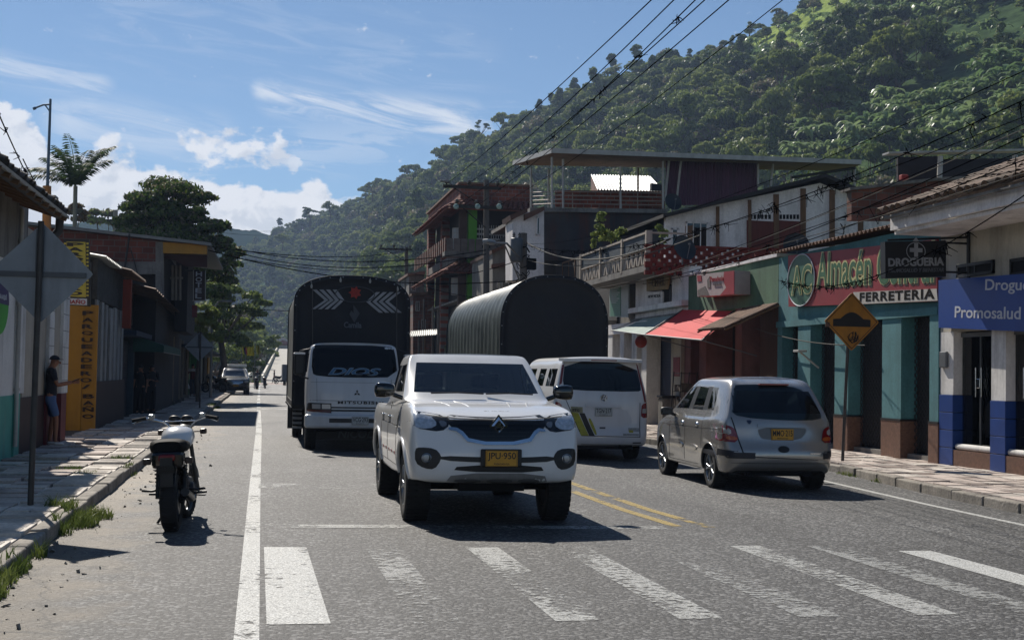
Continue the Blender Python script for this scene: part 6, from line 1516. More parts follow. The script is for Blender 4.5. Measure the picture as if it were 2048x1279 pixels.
 for s in (-1, 1): mb = MB(); mb.T = MT @ Matrix.Translation((s*.062, .42, 1.13)) @ Matrix.Rotation(R(-30), 4, 'X'); mb.lathe([(0, -.05), (.058, -.05), (.06, 0), (.056, .012), (.05, .012), (.05, .004), (0, .004)], 20); mb.T = None; mb.build('gauge', BLK, root)
 mb = MB(); mb.T = MT @ Matrix.Translation((0, .50, .98)); mb.lathe([(0, -.08), (.06, -.07), (.085, 0), (.085, .03)], 20, 'y'); mb.lathe([(.085, .03), (.06, .045), (0, .05)], 20, 'y', mi=1); mb.T = None; mb.build('headlight', [BLK, CLL], root)
 mb = MB()
 for s, y, z in ((1, -.66, .80), (-1, -.66, .80)): mb.tube([(s*.07, y-.1, z-.06), (s*.17, y-.12, z-.06)], .008, 6); mb.box((s*.15, y-.15, z-.095), (s*.22, y-.09, z-.03), bev=.012)
 mb.build('rear_indicator', M('indicator_dark', '#2a150b', .4), root)
 mb = MB(); mb.T = MT
 for s in (-1, 1): mb.tube([(s*.10, .44, .98), (s*.2, .45, .98)], .008, 6); mb.box((s*.18, .42, .95), (s*.24, .48, 1.01), bev=.012)
 mb.T = None; mb.build('front_indicator', M('indicator_dark'), root)
 mb = MB()      # pegs, pedals, exhaust, stand
 for s in (-1, 1): mb.tube([(s*.09, -.02, .33), (s*.27, -.02, .34)], .014, 8); mb.tube([(s*.1, -.36, .42), (s*.20, -.38, .40), (s*.29, -.38, .41)], .013, 8)
 mb.tube([(.13, .14, .30), (.22, .22, .28), (.23, .28, .28)], .008, 6); mb.build('footpeg', BLK, root)
 mb = MB(); mb.tube([(.06, .26, .50), (.12, .34, .40), (.14, .1, .26), (.14, -.2, .28)], .02); mb.tube([(.14, -.2, .28), (.15, -.35, .32), (.15, -.85, .42)], [.03, .042, .040], 12); mb.build('exhaust', M('exhaust', '#2a2a2b', .35, metal=.8), root)
 mb = MB(); mb.tube([(-.06, .02, .26), (-.20, -.02, .02)], .013, 8); mb.box((-.24, -.05, 0), (-.17, .01, .015)); mb.build('side_stand', BLK, root)
 if detail: plate(root, M('plate_dim', '#241f16', .8), 'QXR 52D', 'NEIVA', (0, -.965, .66), .15, .08, -1)
 return root
mbk = motorbike((-.80, 14.42, 0), R(-3), 'black motorcycle with white fuel tank standing alone near the left kerb', R(-3), M('white_tank', '#d8d8d6', .2, coat=.8, var=.05), steer=R(-10)); mbk.scale = (1.08, 1, .95)
motorbike((2.4, 166, 0), R(-85), 'dark motorcycle seen side on at the far crossing', R(2), name='motorcycle')
# -- people
SKIN = M('skin', '#8a5c44', .6, var=.08); HAIR = M('hair', '#120d0b', .6)
def person(label, loc, rot, H=1.70, pose=None, shirt='#1c2331', pants='#39506e', shoes='#c9c9c9', hair=True, cap=None, shorts=False, sleeves=.5, shirt2=None, group=None, lean=0):
 """skeleton (metres for H=1.7, facing +y) -> continuous skinned body, clothes grown on the same bones"""
 p = dict(hip=(0, 0, .92), chest=(0, .01, 1.25), neck=(0, .0, 1.43), head=(0, .02, 1.50), top=(0, .03, 1.62),
             ls=(-.17, 0, 1.38), le=(-.24, -.02, 1.10), lw=(-.24, .06, .86), rs=(.17, 0, 1.38), re=(.24, -.02, 1.10), rw=(.24, .06, .86),
             lh=(-.085, 0, .90), lk=(-.10, .02, .49), la=(-.10, -.02, .08), rh=(.085, 0, .90), rk=(.10, .02, .49), ra=(.10, -.02, .08))
 p.update(pose or {}); k = H/1.70; q = {a: V(b) for a, b in p.items()}
 root = thing('person', label, 'person', loc, rot, world=False, group=group); root.scale = (k, k, k)
 nodes = [(q['hip'], .13, .10), (q['hip'].lerp(q['chest'], .5), .115, .09), (q['chest'], .14, .10), (q['neck'].lerp(q['chest'], .25), .10, .075), (q['neck'], .052, .055), (q['head'], .060, .068), (q['head'].lerp(q['top'], .45), .078, .094), (q['top'], .05, .065)]
 edges = [(i, i+1) for i in range(7)]
 def ch(par, pts):
  a = par
  for pt, r in pts: nodes.append((pt, r, r)); edges.append((a, len(nodes)-1)); a = len(nodes)-1
  return a
 for s in ('l', 'r'):
  w = ch(3, [(q[s+'s'], .052), (q[s+'s'].lerp(q[s+'e'], .5), .044), (q[s+'e'], .037), (q[s+'e'].lerp(q[s+'w'], .5), .034), (q[s+'w'], .024)])
  ch(0, [(q[s+'h']+V((0, 0, -.06)), .085), (q[s+'h'].lerp(q[s+'k'], .5), .072), (q[s+'k'], .052), (q[s+'k'].lerp(q[s+'a'], .35), .052), (q[s+'a'], .034), (q[s+'a']+V((0, .06, -.04)), .034), (q[s+'a']+V((0, .14, -.055)), .026)])
 bm = bmesh.new(); me = skin_mesh('body', nodes, edges, 2); bm.from_mesh(me)
 for s in ('l', 'r'):
  w = q[s+'w']; d = (q[s+'w']-q[s+'e']).normalized(); sd = V((1, 0, 0)) if s == 'l' else V((-1, 0, 0)); up = d.cross(sd).normalized(); ac = d.cross(up).normalized()
  hn = [(w-d*.01, .022, .018), (w+d*.045, .032, .014), (w+d*.075, .032, .013)]; he = [(0, 1), (1, 2)]
  for i, (o, l) in enumerate(((-.027, .062), (-.009, .072), (.009, .068), (.026, .052))):
   b = w+d*.078+up*o; hn += [(b, .009), (b+d*l*.55+ac*.006, .0085), (b+d*l*.85+ac*.028, .007)]; n0 = len(hn)-3; he += [(2, n0), (n0, n0+1), (n0+1, n0+2)]
  b = w+d*.03-up*.035; hn += [(b, .010), (b+d*.03-up*.012+ac*.01, .009)]; he += [(1, len(hn)-2), (len(hn)-2, len(hn)-1)]
  hm = skin_mesh('h', [(a[0], a[1], a[2] if len(a) > 2 else a[1]) for a in hn], he, 1); bm.from_mesh(hm)
 hc = q['head'].lerp(q['top'], .42); f = V((0, .085, 0))
 mbf = MB(); mbf.ball(hc+f+V((0, .012, -.012)), .016, 6, 0, (.8, 1.2, 1.5))
 for s in (-1, 1): mbf.ball(hc+V((s*.078, -.005, -.01)), .026, 6, 0, (.35, .7, 1.1))
 m2 = mbf.mesh('f', SKIN); bm.from_mesh(m2)
 me = bpy.data.meshes.new('body'); bm.to_mesh(me); bm.free(); me.materials.append(SKIN)
 for pl in me.polygons: pl.use_smooth = True
 link('body', me, root)
 mb = MB()
 for s in (-1, 1): mb.ball(hc+V((s*.031, .082, .008)), .011, 5, 0, (1.2, .6, .7))
 mb.ball(hc+V((0, .083, -.052)), .02, 5, 0, (1.2, .3, .25)); link('eyes_and_mouth', mb.mesh('eyes', M('dark_feature', '#2a1512', .5)), root)
 g_ = 1.16
 n2 = [(q['hip']+V((0, 0, -.07)), .155, .125), (q['hip']+V((0, 0, .06)), .15, .122), (q['hip'].lerp(q['chest'], .5), .140, .112), (q['chest'], .158, .118), (q['neck'].lerp(q['chest'], .25), .112, .085), (q['neck']+V((0, 0, -.03)), .066, .066)]; e2 = [(0, 1), (1, 2), (2, 3), (3, 4), (4, 5)]
 for s in ('l', 'r'):
  n2 += [(q[s+'s'], .066, .066), (q[s+'s'].lerp(q[s+'e'], .5), .062, .062)]; a = len(n2)-2; e2 += [(4, a), (a, a+1)]
  if sleeves > .6: n2 += [(q[s+'e'], .05, .05), (q[s+'w'].lerp(q[s+'e'], .15), .038, .038)]; e2 += [(a+1, a+2), (a+2, a+3)]
  else: n2 += [(q[s+'s'].lerp(q[s+'e'], .78), .058, .058)]; e2 += [(a+1, a+2)]
 me = skin_mesh('shirt', n2, e2, 2); me.materials.append(M('cloth'+shirt, shirt, .9, var=.2, bump=.3, bscale=18))
 if shirt2:
  me.materials.append(M('cloth'+shirt2, shirt2, .9, var=.15))
  zc = q['chest'].z+.04
  for pl in me.polygons: pl.material_index = 1 if pl.center.z > zc else 0
 link('shirt', me, root)
 n3 = [(q['hip']+V((0, 0, .05)), .142, .115), (q['hip']+V((0, 0, -.04)), .145, .118)]; e3 = [(0, 1)]
 for s in ('l', 'r'):
  ks = q[s+'k']; n3 += [(q[s+'h']+V((0, 0, -.09)), .098, .098), (q[s+'h'].lerp(ks, .55), .088, .088), (ks+V((0, 0, .02)), .075 if shorts else .066, .07)]; a = len(n3)-3; e3 += [(1, a), (a, a+1), (a+1, a+2)]
  if not shorts: n3 += [(ks.lerp(q[s+'a'], .5), .06, .06), (q[s+'a']+V((0, 0, .02)), .055, .055)]; e3 += [(a+2, a+3), (a+3, a+4)]
 me = skin_mesh('trousers', n3, e3, 2); me.materials.append(M('cloth'+pants, pants, .9, var=.25, bump=.3, bscale=20)); link('shorts' if shorts else 'trousers', me, root)
 for s in ('l', 'r'):
  a = q[s+'a']; me = skin_mesh('shoe', [(a+V((0, -.035, -.035)), .045, .04), (a+V((0, .04, -.042)), .047, .038), (a+V((0, .12, -.052)), .045, .030), (a+V((0, .165, -.055)), .030, .024)], [(0, 1), (1, 2), (2, 3)], 2); me.materials.append(M('shoe'+shoes, shoes, .7, var=.15)); link('shoe', me, root)
 t = q['top']
 if cap:
  mb = MB(); c = hc+V((0, -.005, .045)); prof = [(math.cos(R(a_))*1., math.sin(R(a_))) for a_ in range(0, 91, 15)]
  mb.T = Matrix.Translation(c); mb.lathe([(r_*.094, h_*.085) for r_, h_ in prof], 20); mb.T = None
  mb.prism([c+V((x, y, .0)) for x, y in ((-.075, .05), (-.06, .14), (0, .165), (.06, .14), (.075, .05))], (0, -.012, .012)); mb.build('cap', M('cap'+cap, cap, .9), root)
 elif hair:
  mb = MB(); mb.ball(hc+V((0, -.018, .028)), .098, 8, 0, (.86, 1.0, .92)); mb.build('hair', HAIR, root)
 return root
pm = person('man in dark shirt, cap and denim shorts leaning in the left doorway with phone', (-3.83, 26.2, .15), R(-80), 1.70,
   dict(rw=(.12, .36, 1.18), re=(.21, .10, 1.12), lw=(-.06, .38, 1.16), le=(-.22, .10, 1.10), head=(0, .04, 1.49), top=(0, .075, 1.605), lk=(-.09, .05, .49), la=(-.09, .0, .08), rk=(.10, .10, .50), ra=(.10, .10, .08)),
   '#171a24', '#4a6288', '#c8c4be', cap='#1d1f2a', shorts=True)
ph = MB(); ph.T = Matrix.Translation((-3.38, 26.16, 1.36)) @ Matrix.Rotation(R(-25), 4, 'Y'); ph.box((-.08, -.04, -.006), (.09, .04, .006), bev=.005); ph.T = None
tag(ph.build('phone', BLKG), 'dark phone held by the man in the doorway', 'phone')
person('walking man in white and dark red shirt carrying a plastic bag on the far pavement', (-3.52, 72.5, .15), PI, 1.76, dict(lk=(-.10, .12, .50), la=(-.10, .10, .10), rk=(.10, .05, .49), ra=(.10, -.22, .12)), '#4d1418', '#232c42', '#16161a', shirt2='#b9b7b3', sleeves=.5)
bg_ = MB(); n = 12
for i, (r_, h_) in enumerate(((.015, .34), (.02, .26), (.10, .10), (.13, .02), (.09, -.02))): pass
bg_.T = Matrix.Translation((-3.78, 72.42, .62)); bg_.lathe([(.01, .36), (.02, .28), (.10, .12), (.14, .02), (.12, -.04), (0, -.05)], 12); bg_.T = None
tag(bg_.build('plastic_bag', M('bag_white', '#b9bcbc', .5, var=.2)), 'white plastic bag hanging from the walking man\'s hand', 'bag')
person('woman in dark clothes standing with folded arms by the left shop fronts', (-3.55, 46, .15), R(200), 1.62, dict(lw=(.05, .16, 1.12), le=(-.22, .05, 1.12), rw=(-.05, .18, 1.10), re=(.22, .05, 1.12)), '#1a1d26', '#12141b', '#0f0f0f', sleeves=1)
person('dark figure standing in shadow against the left shop wall', (-3.75, 44.2, .15), R(160), 1.60, None, '#1d1c1f', '#15151a', '#101010')
person('rider in dark jacket beside the far motorcycles', (-.35, 118, 0), R(180), 1.7, None, '#23262c', '#1a1c22', '#101010', sleeves=1)
person('person crossing far away at the bridge foot', (1.6, 172, 0), R(90), 1.7, dict(lk=(-.10, .15, .5), la=(-.1, .2, .1), ra=(.1, -.2, .1)), '#1e2024', '#15161a', '#101010')
for k, (x, y, lab) in enumerate(((-.35, 117, 'dark motorcycle with glowing tail standing on the left of the far road'), (.35, 121, 'red tailed motorcycle at the right of the far pair'), (-2.9, 88, 'small motorcycle parked on the pavement left of the dark four wheel drive'))):
 motorbike((x, y, .15 if k == 2 else 0), R(0 if k < 2 else 60), lab, R(-4))
# == buildings, right side
CR = M('cream_plaster', '#b9b2a2', .9, var=.12, scale=1.5, dirt=.35, fine=.05)
WHP = M('white_plaster', '#d6d4d0', .9, var=.12, scale=1.5, dirt=.45, fine=.06)
WHD = M('weathered_white', '#dcd8d6', .92, var=.10, scale=1.2, dirt=.4, dirtcol='#6b6661', fine=.1)
GRP = M('grey_plaster', '#77746f', .92, var=.25, scale=1., dirt=.7, fine=.12)
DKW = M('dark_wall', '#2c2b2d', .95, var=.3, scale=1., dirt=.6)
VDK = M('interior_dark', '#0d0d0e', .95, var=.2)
TEAL = M('teal_plaster', '#487a7f', .85, var=.22, scale=1.6, dirt=.4, dirtcol='#24474c', fine=.1)
GRAN = M('brown_granite', '#6c4f40', .5, var=.35, scale=18, fine=.35)
GREEN = M('green_plaster', '#4a6a50', .85, var=.2, scale=1.2, dirt=.45, dirtcol='#26352a', fine=.08)
BLUE = M('blue_sign', '#133c86', .45, var=.06, dirt=.1)
BLUT = M('blue_tile', '#1b3c7c', .4, var=.15, scale=3)
BRX = brickmat('brick_x', axis='x'); BRY = brickmat('brick_y', axis='y'); BRD = brickmat('brick_dull', '#7a4a3a', '#573327', '#5c5650', axis='x'); BRDY = brickmat('brick_dull_y', '#7a4a3a', '#573327', '#5c5650', axis='y')
WOODB = M('brown_timber', '#6a4d33', .8, var=.3, scale=3, stretch=(4, 4, .5)); REDB = M('red_brown_shutter', '#5e2a20', .8, var=.3, scale=3, stretch=(5, 5, .4))
PINK = M('pink_plaster', '#7c5652', .9, var=.15, dirt=.4); RUST = M('rusty_sheet', '#7c5f4b', .75, metal=.2, var=.4, scale=1.2, stretch=(1, 4, 1), dirt=.6)
SHEETW = M('white_sheet', '#c9cac6', .5, metal=.2, var=.15, scale=.8, dirt=.2); PURP = M('purple_sheet', '#4a2140', .6, var=.3, scale=.7, stretch=(6, 6, .3)); STL = M('steel_grey', '#6b6e70', .5, metal=.6, var=.15, scale=4); STW = M('white_steel', '#a9a7a2', .5, var=.15, scale=4, dirt=.3)
TILE = M('clay_tile', '#7d6b5d', .95, var=.45, scale=5, fine=.3, dirt=.7, dirtcol='#3b3a2c'); TILER = M('red_clay_tile', '#7b4638', .9, var=.35, scale=4, fine=.25, dirt=.4)
RED = M('red_canvas', '#c0282c', .8, var=.12, scale=1.2, fine=.05); PALEC = M('pale_canvas', '#8fa09b', .8, var=.2, scale=1.2); GRNC = M('green_canvas', '#1c4a3f', .8, var=.2, scale=1.)
SHUT = M('blue_shutter', '#3b465c', .5, metal=.4, var=.2, scale=2); WOODD = M('dark_wood', '#3f2418', .8, var=.3, scale=2, stretch=(5, 5, .5))
GLB = glassmat('shop_glass', (.10, .14, .135), .03, .6, .8)
def Yat(px, X, py=740): return PX(px, py, X).y
def zat(px, py, X): return PX(px, py, X).z
def prx(mb, pts, X, d, mi=0): return mb.prism([PX(p[0], p[1], X) for p in pts], (d, 0, 0), mi)
def pry(mb, pts, Y, d, mi=0): return mb.prism([PY(p[0], p[1], Y) for p in pts], (0, d, 0), mi)
def part(root, name, mat, *prs):
 mb = MB()
 for p in prs: p(mb)
 return mb.build(name, mat, root)
def txx(s, mat, X, lb, rb, htop, parent, bold=.01, depth=.012, **k):
 a, b = PX(*lb, X), PX(*rb, X); t = PX(lb[0], htop, X)
 return text(s, mat, a, b-a, (0, 0, 1), (b-a).length, t.z-a.z, depth, bold, parent, **k)
def txy(s, mat, Y, lb, rb, htop, parent, bold=.01, depth=.012, **k):
 a, b = PY(*lb, Y), PY(*rb, Y); t = PY(lb[0], htop, Y)
 return text(s, mat, a, b-a, (0, 0, 1), (b-a).length, t.z-a.z, depth, bold, parent, **k)
def corr(name, mat, q, n, amp, parent, thick=.01, per=6):
 """corrugated sheet on quad q = (eaveA, eaveB, ridgeB, ridgeA); waves run eave->ridge"""
 A, B, C_, D_ = [V(p) for p in q]; nn = (B-A).cross(D_-A).normalized(); mb = MB(); vs = []; N_ = n*per
 for i in range(N_+1):
  t = i/N_; o = nn*amp*math.sin(2*PI*n*t)
  for f in (0, .33, .66, 1): vs.append(A.lerp(B, t).lerp(D_.lerp(C_, t), f)+o)
 mb.add(vs, [(i*4+k, i*4+k+1, (i+1)*4+k+1, (i+1)*4+k) for i in range(N_) for k in range(3)], 0, True)
 mb.add([p-nn*thick for p in vs], [(i*4+k, (i+1)*4+k, (i+1)*4+k+1, i*4+k+1) for i in range(N_) for k in range(3)], 0, True)
 return mb.build(name, mat, parent, fix=False)
def tileroof(name, mat, q, pitch, parent, seed, r=None, seg=.35, jit=.02):
 """rows of half-round tiles on quad (eaveA, eaveB, ridgeB, ridgeA)"""
 A, B, C_, D_ = [V(p) for p in q]; rg_ = random.Random(seed); w = (B-A).length; n = max(3, int(w/pitch)); nn = (B-A).cross(D_-A).normalized()
 if nn.z < 0: nn = -nn
 mb = MB(); L_ = (D_-A).length; ns = max(2, int(L_/seg)); r = r or pitch*.42
 mb.slab([A-nn*.03, B-nn*.03, C_-nn*.03, D_-nn*.03], nn*-.05)
 for i in range(n):
  t = (i+.5)/n; u = (B-A).normalized(); off = rg_.gauss(0, jit*.6)
  for k in range(ns):
   f0, f1 = k/ns-.02, (k+1)/ns+.05*(k < ns-1); p0 = A.lerp(B, t).lerp(D_.lerp(C_, t), f0)+u*(off+rg_.gauss(0, jit*.4)); p1 = A.lerp(B, t).lerp(D_.lerp(C_, t), f1)+u*off
   if k == 0: p0 = p0-(p1-p0).normalized()*rg_.uniform(0, .1)
   rr_ = r*(1+rg_.gauss(0, .06)); h0 = .015+rg_.gauss(0, jit*.3); vs = []
   for (p, hh, sc) in ((p0, h0+.015, 1.06), (p1, h0-.01, .92)):
    for a in range(7):
     th = PI*a/6; vs.append(p+u*math.cos(th)*rr_*sc+nn*(math.sin(th)*rr_*sc*.75+hh))
    for a in range(6, -1, -1):
     th = PI*a/6; vs.append(p+u*math.cos(th)*(rr_*sc-.018)+nn*(math.sin(th)*(rr_*sc-.018)*.75+hh))
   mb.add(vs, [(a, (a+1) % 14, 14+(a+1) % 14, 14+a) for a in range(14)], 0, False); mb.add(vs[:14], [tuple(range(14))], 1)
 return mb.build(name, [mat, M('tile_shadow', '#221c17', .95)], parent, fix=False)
def winx(root, X, x0, x1, y0, y1, mat=None, frame=None, bars=0, d=.06, glass=None, side=1):
 """window on a wall plane X (px bounds given by its left/right/top/bottom)"""
 a, b = PX(x0, y1, X), PX(x1, y1, X); zt = PX(x0, y0, X).z; zb = a.z; ya, yb_ = a.y, b.y
 f = MB(); w = .05
 for (p, q) in (((ya, zb), (yb_, zb+w)), ((ya, zt-w), (yb_, zt)), ((ya, zb), (ya-w*(1 if ya > yb_ else -1), zt)), ((yb_, zb), (yb_+w*(1 if ya > yb_ else -1), zt))): f.box((X-side*.03, p[0], p[1]), (X+side*d, q[0], q[1]))
 for k in range(1, bars+1): yy_ = ya+(yb_-ya)*k/(bars+1); f.box((X-side*.02, yy_-.015, zb), (X+side*.03, yy_+.015, zt))
 fr = f.build('window', frame or STW, root); MB().box((X+side*.015, min(ya, yb_), zb), (X+side*.03, max(ya, yb_), zt)).build('pane', glass or GLB, fr); MB().box((X-side*.001, min(ya, yb_)+.01, zb+.01), (X+side*.012, max(ya, yb_)-.01, zt-.01)).build('reveal', VDK, fr)
 return fr
def winy(root, Y, x0, x1, y0, y1, frame=None, bars=0, hb=0, glass=None, w=.05):
 a, b = PY(x0, y1, Y), PY(x1, y1, Y); zt = PY(x0, y0, Y).z; zb = a.z; xa, xb = a.x, b.x; f = MB()
 for (p, q) in (((xa, zb), (xb, zb+w)), ((xa, zt-w), (xb, zt)), ((xa, zb), (xa+w, zt)), ((xb-w, zb), (xb, zt))): f.box((p[0], Y-.03, p[1]), (q[0], Y+.05, q[1]))
 for k in range(1, bars+1): x = xa+(xb-xa)*k/(bars+1); f.box((x-w*.35, Y-.025, zb), (x+w*.35, Y+.03, zt))
 for k in range(1, hb+1): z = zb+(zt-zb)*k/(hb+1); f.box((xa, Y-.025, z-w*.35), (xb, Y+.03, z+w*.35))
 fr = f.build('window', frame or STW, root); MB().box((xa, Y-.012, zb), (xb, Y-.004, zt)).build('pane', glass or GLB, fr); MB().box((xa+.01, Y-.003, zb+.01), (xb-.01, Y-.001, zt-.01)).build('reveal', VDK, fr)
 return fr
XF = 11.9
# ---- drugstore
b = thing('drugstore', 'cream drugstore with blue tiled pillars, glass doors and clay tile roof', 'shop', (XF, 20, 0))
Y1, Y0 = Yat(1881, XF), 13.0
zs0 = zat(1960, 657, XF); ze = zat(1960, 470, XF)
part(b, 'wall', CR, lambda m: m.box((XF, Y0, zs0-.02), (XF+.45, Y1, 4.55)), lambda m: m.box((XF+.5, Y0, 0), (XF+7, Y1-.02, 4.5)))
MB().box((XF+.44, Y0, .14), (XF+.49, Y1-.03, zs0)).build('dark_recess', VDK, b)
for k, (x0, x1, yt, yb_) in enumerate(((1882, 1908, 662, 944), (1984, 2013, 662, 957), (2070, 2100, 662, 980))):
 ya, yc = Yat(x0, XF), Yat(x1, XF); zm = zat(x0, [788, 800, 806][k], XF)
 p = MB().box((XF-.012, yc, zm), (XF+.22, ya, zs0-.025)).build('pillar', WHP, b)
 mb = MB(); nt_ = 4
 for q in range(nt_): z0 = .14+(zm-.14)*q/nt_; mb.box((XF-.03, yc-.01, z0+.006), (XF+.21, ya+.01, .14+(zm-.14)*(q+1)/nt_-.006), bev=.006)
 mb.build('pillar_tiles', BLUT, p)
for x0, x1 in ((1908, 1984), (2013, 2070)):
 ya, yc = Yat(x0, XF), Yat(x1, XF); m0 = (ya+yc)/2
 d = MB().box((XF+.16, yc, .50), (XF+.18, ya, zs0-.1)).build('glass_door', GLB, b)
 mb = MB(); mb.box((XF+.14, m0-.01, .5), (XF+.16, m0+.01, zs0-.1)); mb.box((XF+.13, yc, zs0-.12), (XF+.20, ya, zs0-.05)); mb.build('door_frame', STL, d)
 mb = MB()
 for s in (-.09, .09): mb.tube([(XF+.11, m0+s, 1.35), (XF+.11, m0+s, 1.85)], .012, 6)
 mb.box((XF+.10, m0-.05, 1.5), (XF+.14, m0+.05, 1.66), bev=.008); mb.build('door_handle', CHR, d)
 MB().box((XF-.02, yc, .13), (XF+.45, ya, .42)).build('step', GRAN, b)
 MB().tube([(XF+.05, yc+.05, .48), (XF+.05, ya-.05, .48)], .055, 10).build('door_roll', WHP, b)
sg = MB(); prx(sg, [(1877, 560), (2048+120, 538), (2048+120, 668), (1877, 655)], XF-.20, .18); sg = sg.build('blue_signboard', BLUE, b)
WL = M('sign_white', '#b9bcc4', .6, var=.05)
txx('Droguería', WL, XF-.203, (1970, 587), (2092, 588), 558, sg, .012, .003); txx('Promosalud y Bienestar', WL, XF-.203, (1909, 642), (2205, 652), 612, sg, .012, .003)
for x0, x1, y0, y1 in ((1915, 1988, 530, 556), (2022, 2090, 518, 552)): winx(b, XF-.02, x0, x1, y0, y1, bars=1, frame=BLK)
MB().box((XF-.07, Yat(1893, XF)-.1, zat(1885, 735, XF)), (XF-.015, Yat(1893, XF)+.14, zat(1885, 703, XF)), bev=.015).build('meter_box', STL, b)
XE = 10.75; EA = PX(1770, 424, XE); zE = EA.z; YE0, YE1 = 12.5, EA.y
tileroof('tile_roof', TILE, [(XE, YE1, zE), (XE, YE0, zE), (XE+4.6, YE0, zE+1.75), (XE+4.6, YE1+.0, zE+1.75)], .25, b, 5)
mb = MB(); mb.box((XE+.08, YE0, zE-.33), (XE+.16, YE1-.04, zE-.08)); mb.build('fascia', WHD, b)
MB().box((XE+.16, YE0, zE-.40), (XF+.3, YE1-.05, zE-.34)).build('soffit', WHD, b)
MB().prism([V((XE+.3, Y1-.1, zE-.3)), V((XF+7, Y1-.1, zE-.3)), V((XF+7, Y1-.1, zE+1.5)), V((XE+4.6, Y1-.1, zE+1.62))], (0, .12, 0)).build('gable', WHP, b)
mb = MB(); mb.tube([(XE-.05, YE0, zE-.12), (XE-.05, YE1, zE-.12)], .035, 6); mb.build('eave_pipe', GRP, b)
s = thing('drugstore_sign', 'black projecting drugstore sign with a grey cross emblem on brackets', 'sign', PY(1830, 520, 21.3), 0)
YS = 21.2
mb = MB(); pry(mb, [(1770, 483), (1892, 481), (1892, 553), (1771, 556)], YS, .18); bx = mb.build('sign_box', M('sign_black', '#0b0d12', .4), s)
SG = M('sign_grey', '#8c8f92', .6)
txy('DROGUERIA', SG, YS-.004, (1777, 533), (1888, 531), 516, bx, .035, .01); txy('PROMOSALUD Y BIENESTAR', M('sign_grey_dim', '#565a60', .6), YS-.004, (1777, 545), (1888, 543), 537, bx, .02, .01, shear=.2)
c = PY(1832, 500, YS-.006); mb = MB(); w = .115
mb.box((c.x-w*.3, c.y-.006, c.z-w), (c.x+w*.3, c.y, c.z+w)); mb.box((c.x-w, c.y-.008, c.z-w*.3), (c.x+w, c.y-.002, c.z+w*.3)); mb.tube([c+V((.17*math.cos(a*PI/12), 0, .15*math.sin(a*PI/12)-.02)) for a in range(25)], .007, 5); mb.prism([c+V((-.06, 0, .15)), c+V((.06, 0, .15)), c+V((0, 0, .22))], (0, .006, 0)); mb.build('cross_emblem', SG, bx)
mb = MB(); e = PY(1892, 490, YS);
for z in (e.z+.05, e.z-.45): mb.tube([(e.x-.02, YS+.09, z), (XF+.1, YS+.09, z)], .02, 6)
mb.tube([(XF-.02, YS+.09, e.z+.35), (XF-.02, YS+.09, e.z-.8)], .035, 6); mb.tube([PY(1775, 480, YS+.09), V((XF, YS+.09, e.z+.16))], .02, 6); mb.build('bracket', BLK, s)
# ---- teal hardware store
b = thing('hardware_store', 'teal hardware store with red banner and lattice roller doors', 'shop', (XF, 28, 0)); Ya, Yb = Yat(1556, XF), Yat(1880, XF)+.01
zf0, zf1 = zat(1720, 640, XF), zat(1720, 606, XF); ztop = zat(1575, 512, XF)
part(b, 'wall', TEAL, lambda m: m.box((XF, Yb, zf0), (XF+.5, Ya, ztop)), lambda m: m.box((XF-.06, Yb, zf0-.02), (XF+.02, Ya, zf0+.12)))
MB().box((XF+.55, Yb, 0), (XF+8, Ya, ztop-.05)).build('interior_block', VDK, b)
for x0, x1 in ((1557, 1566), (1598, 1623), (1672, 1699), (1767, 1805), (1862, 1880)):
 ya, yc = Yat(x0, XF), Yat(x1, XF); zg = .85
 p = MB().box((XF-.03, yc, zg), (XF+.34, ya, zf0-.001)).build('pillar', TEAL, b); MB().box((XF-.045, yc-.012, .13), (XF+.33, ya+.012, zg)).build('granite_base', GRAN, p); MB().box((XF-.055, yc-.02, zg-.005), (XF+.32, ya+.02, zg+.035)).build('base_moulding', BLK, p)
for x0, x1 in ((1566, 1598), (1623, 1672), (1699, 1767), (1805, 1862)):
 ya, yc = Yat(x0, XF), Yat(x1, XF); mb = MB(); X = XF+.24; z0, z1 = .25, zf0-.02; st = .13
 k = -int((z1-z0)/st)-1
 while k*st < (ya-yc):
  for sgn in (1, -1):
   s0 = k*st; pts_ = []
   t0, t1 = max(0, -s0), min(z1-z0, (ya-yc)-s0)
   if t1 > t0:
    yy0, yy1 = (yc+s0+t0, yc+s0+t1) if sgn > 0 else (ya-s0-t0, ya-s0-t1); mb.tube([(X-.0*sgn, yy0, z0+t0), (X, yy1, z0+t1)], .008, 4, cap=False)
  k += 1
 gr = mb.build('lattice_door', M('lattice_steel', '#3c3a38', .45, metal=.7), b, fix=False); MB().box((X+.06, yc, z0), (X+.08, ya, z1)).build('roller_shutter', M('shutter_dark', '#141517', .6, var=.3), gr); MB().box((XF+.1, yc, .13), (XF+.5, ya, .24)).build('door_sill', GRP, gr)
bn = MB(); prx(bn, [(1576, 511), (1873, 478), (1875, 602), (1577, 613)], XF-.12, .05); bn = bn.build('banner', M('banner_red', '#82121f', .55, var=.25, scale=.9), b)
mb = MB(); c = PX(1602, 560, XF-.135); ry, rz_ = abs(Yat(1575, XF-.13)-Yat(1629, XF-.13))/2, (zat(1602, 508, XF)-zat(1602, 612, XF))/2
mb.prism([c+V((0, ry*math.cos(2*PI*k/36), rz_*.98*math.sin(2*PI*k/36))) for k in range(36)], (.012, 0, 0)); circ = mb.build('green_disc', M('disc_green', '#2b5a45', .5, var=.3, scale=1.2), bn)
mb = MB(); mb.tube([c+V((-.004, ry*math.cos(2*PI*k/36), rz_*.98*math.sin(2*PI*k/36))) for k in range(37)], .014, 5); mb.build('disc_rim', WL, circ)
FLK = M('letter_black', '#0c0b0b', .95, spec=.1); CRM = M('letter_cream', '#b9b37e', .5); GRL = M('letter_green', '#2c5a35', .5)
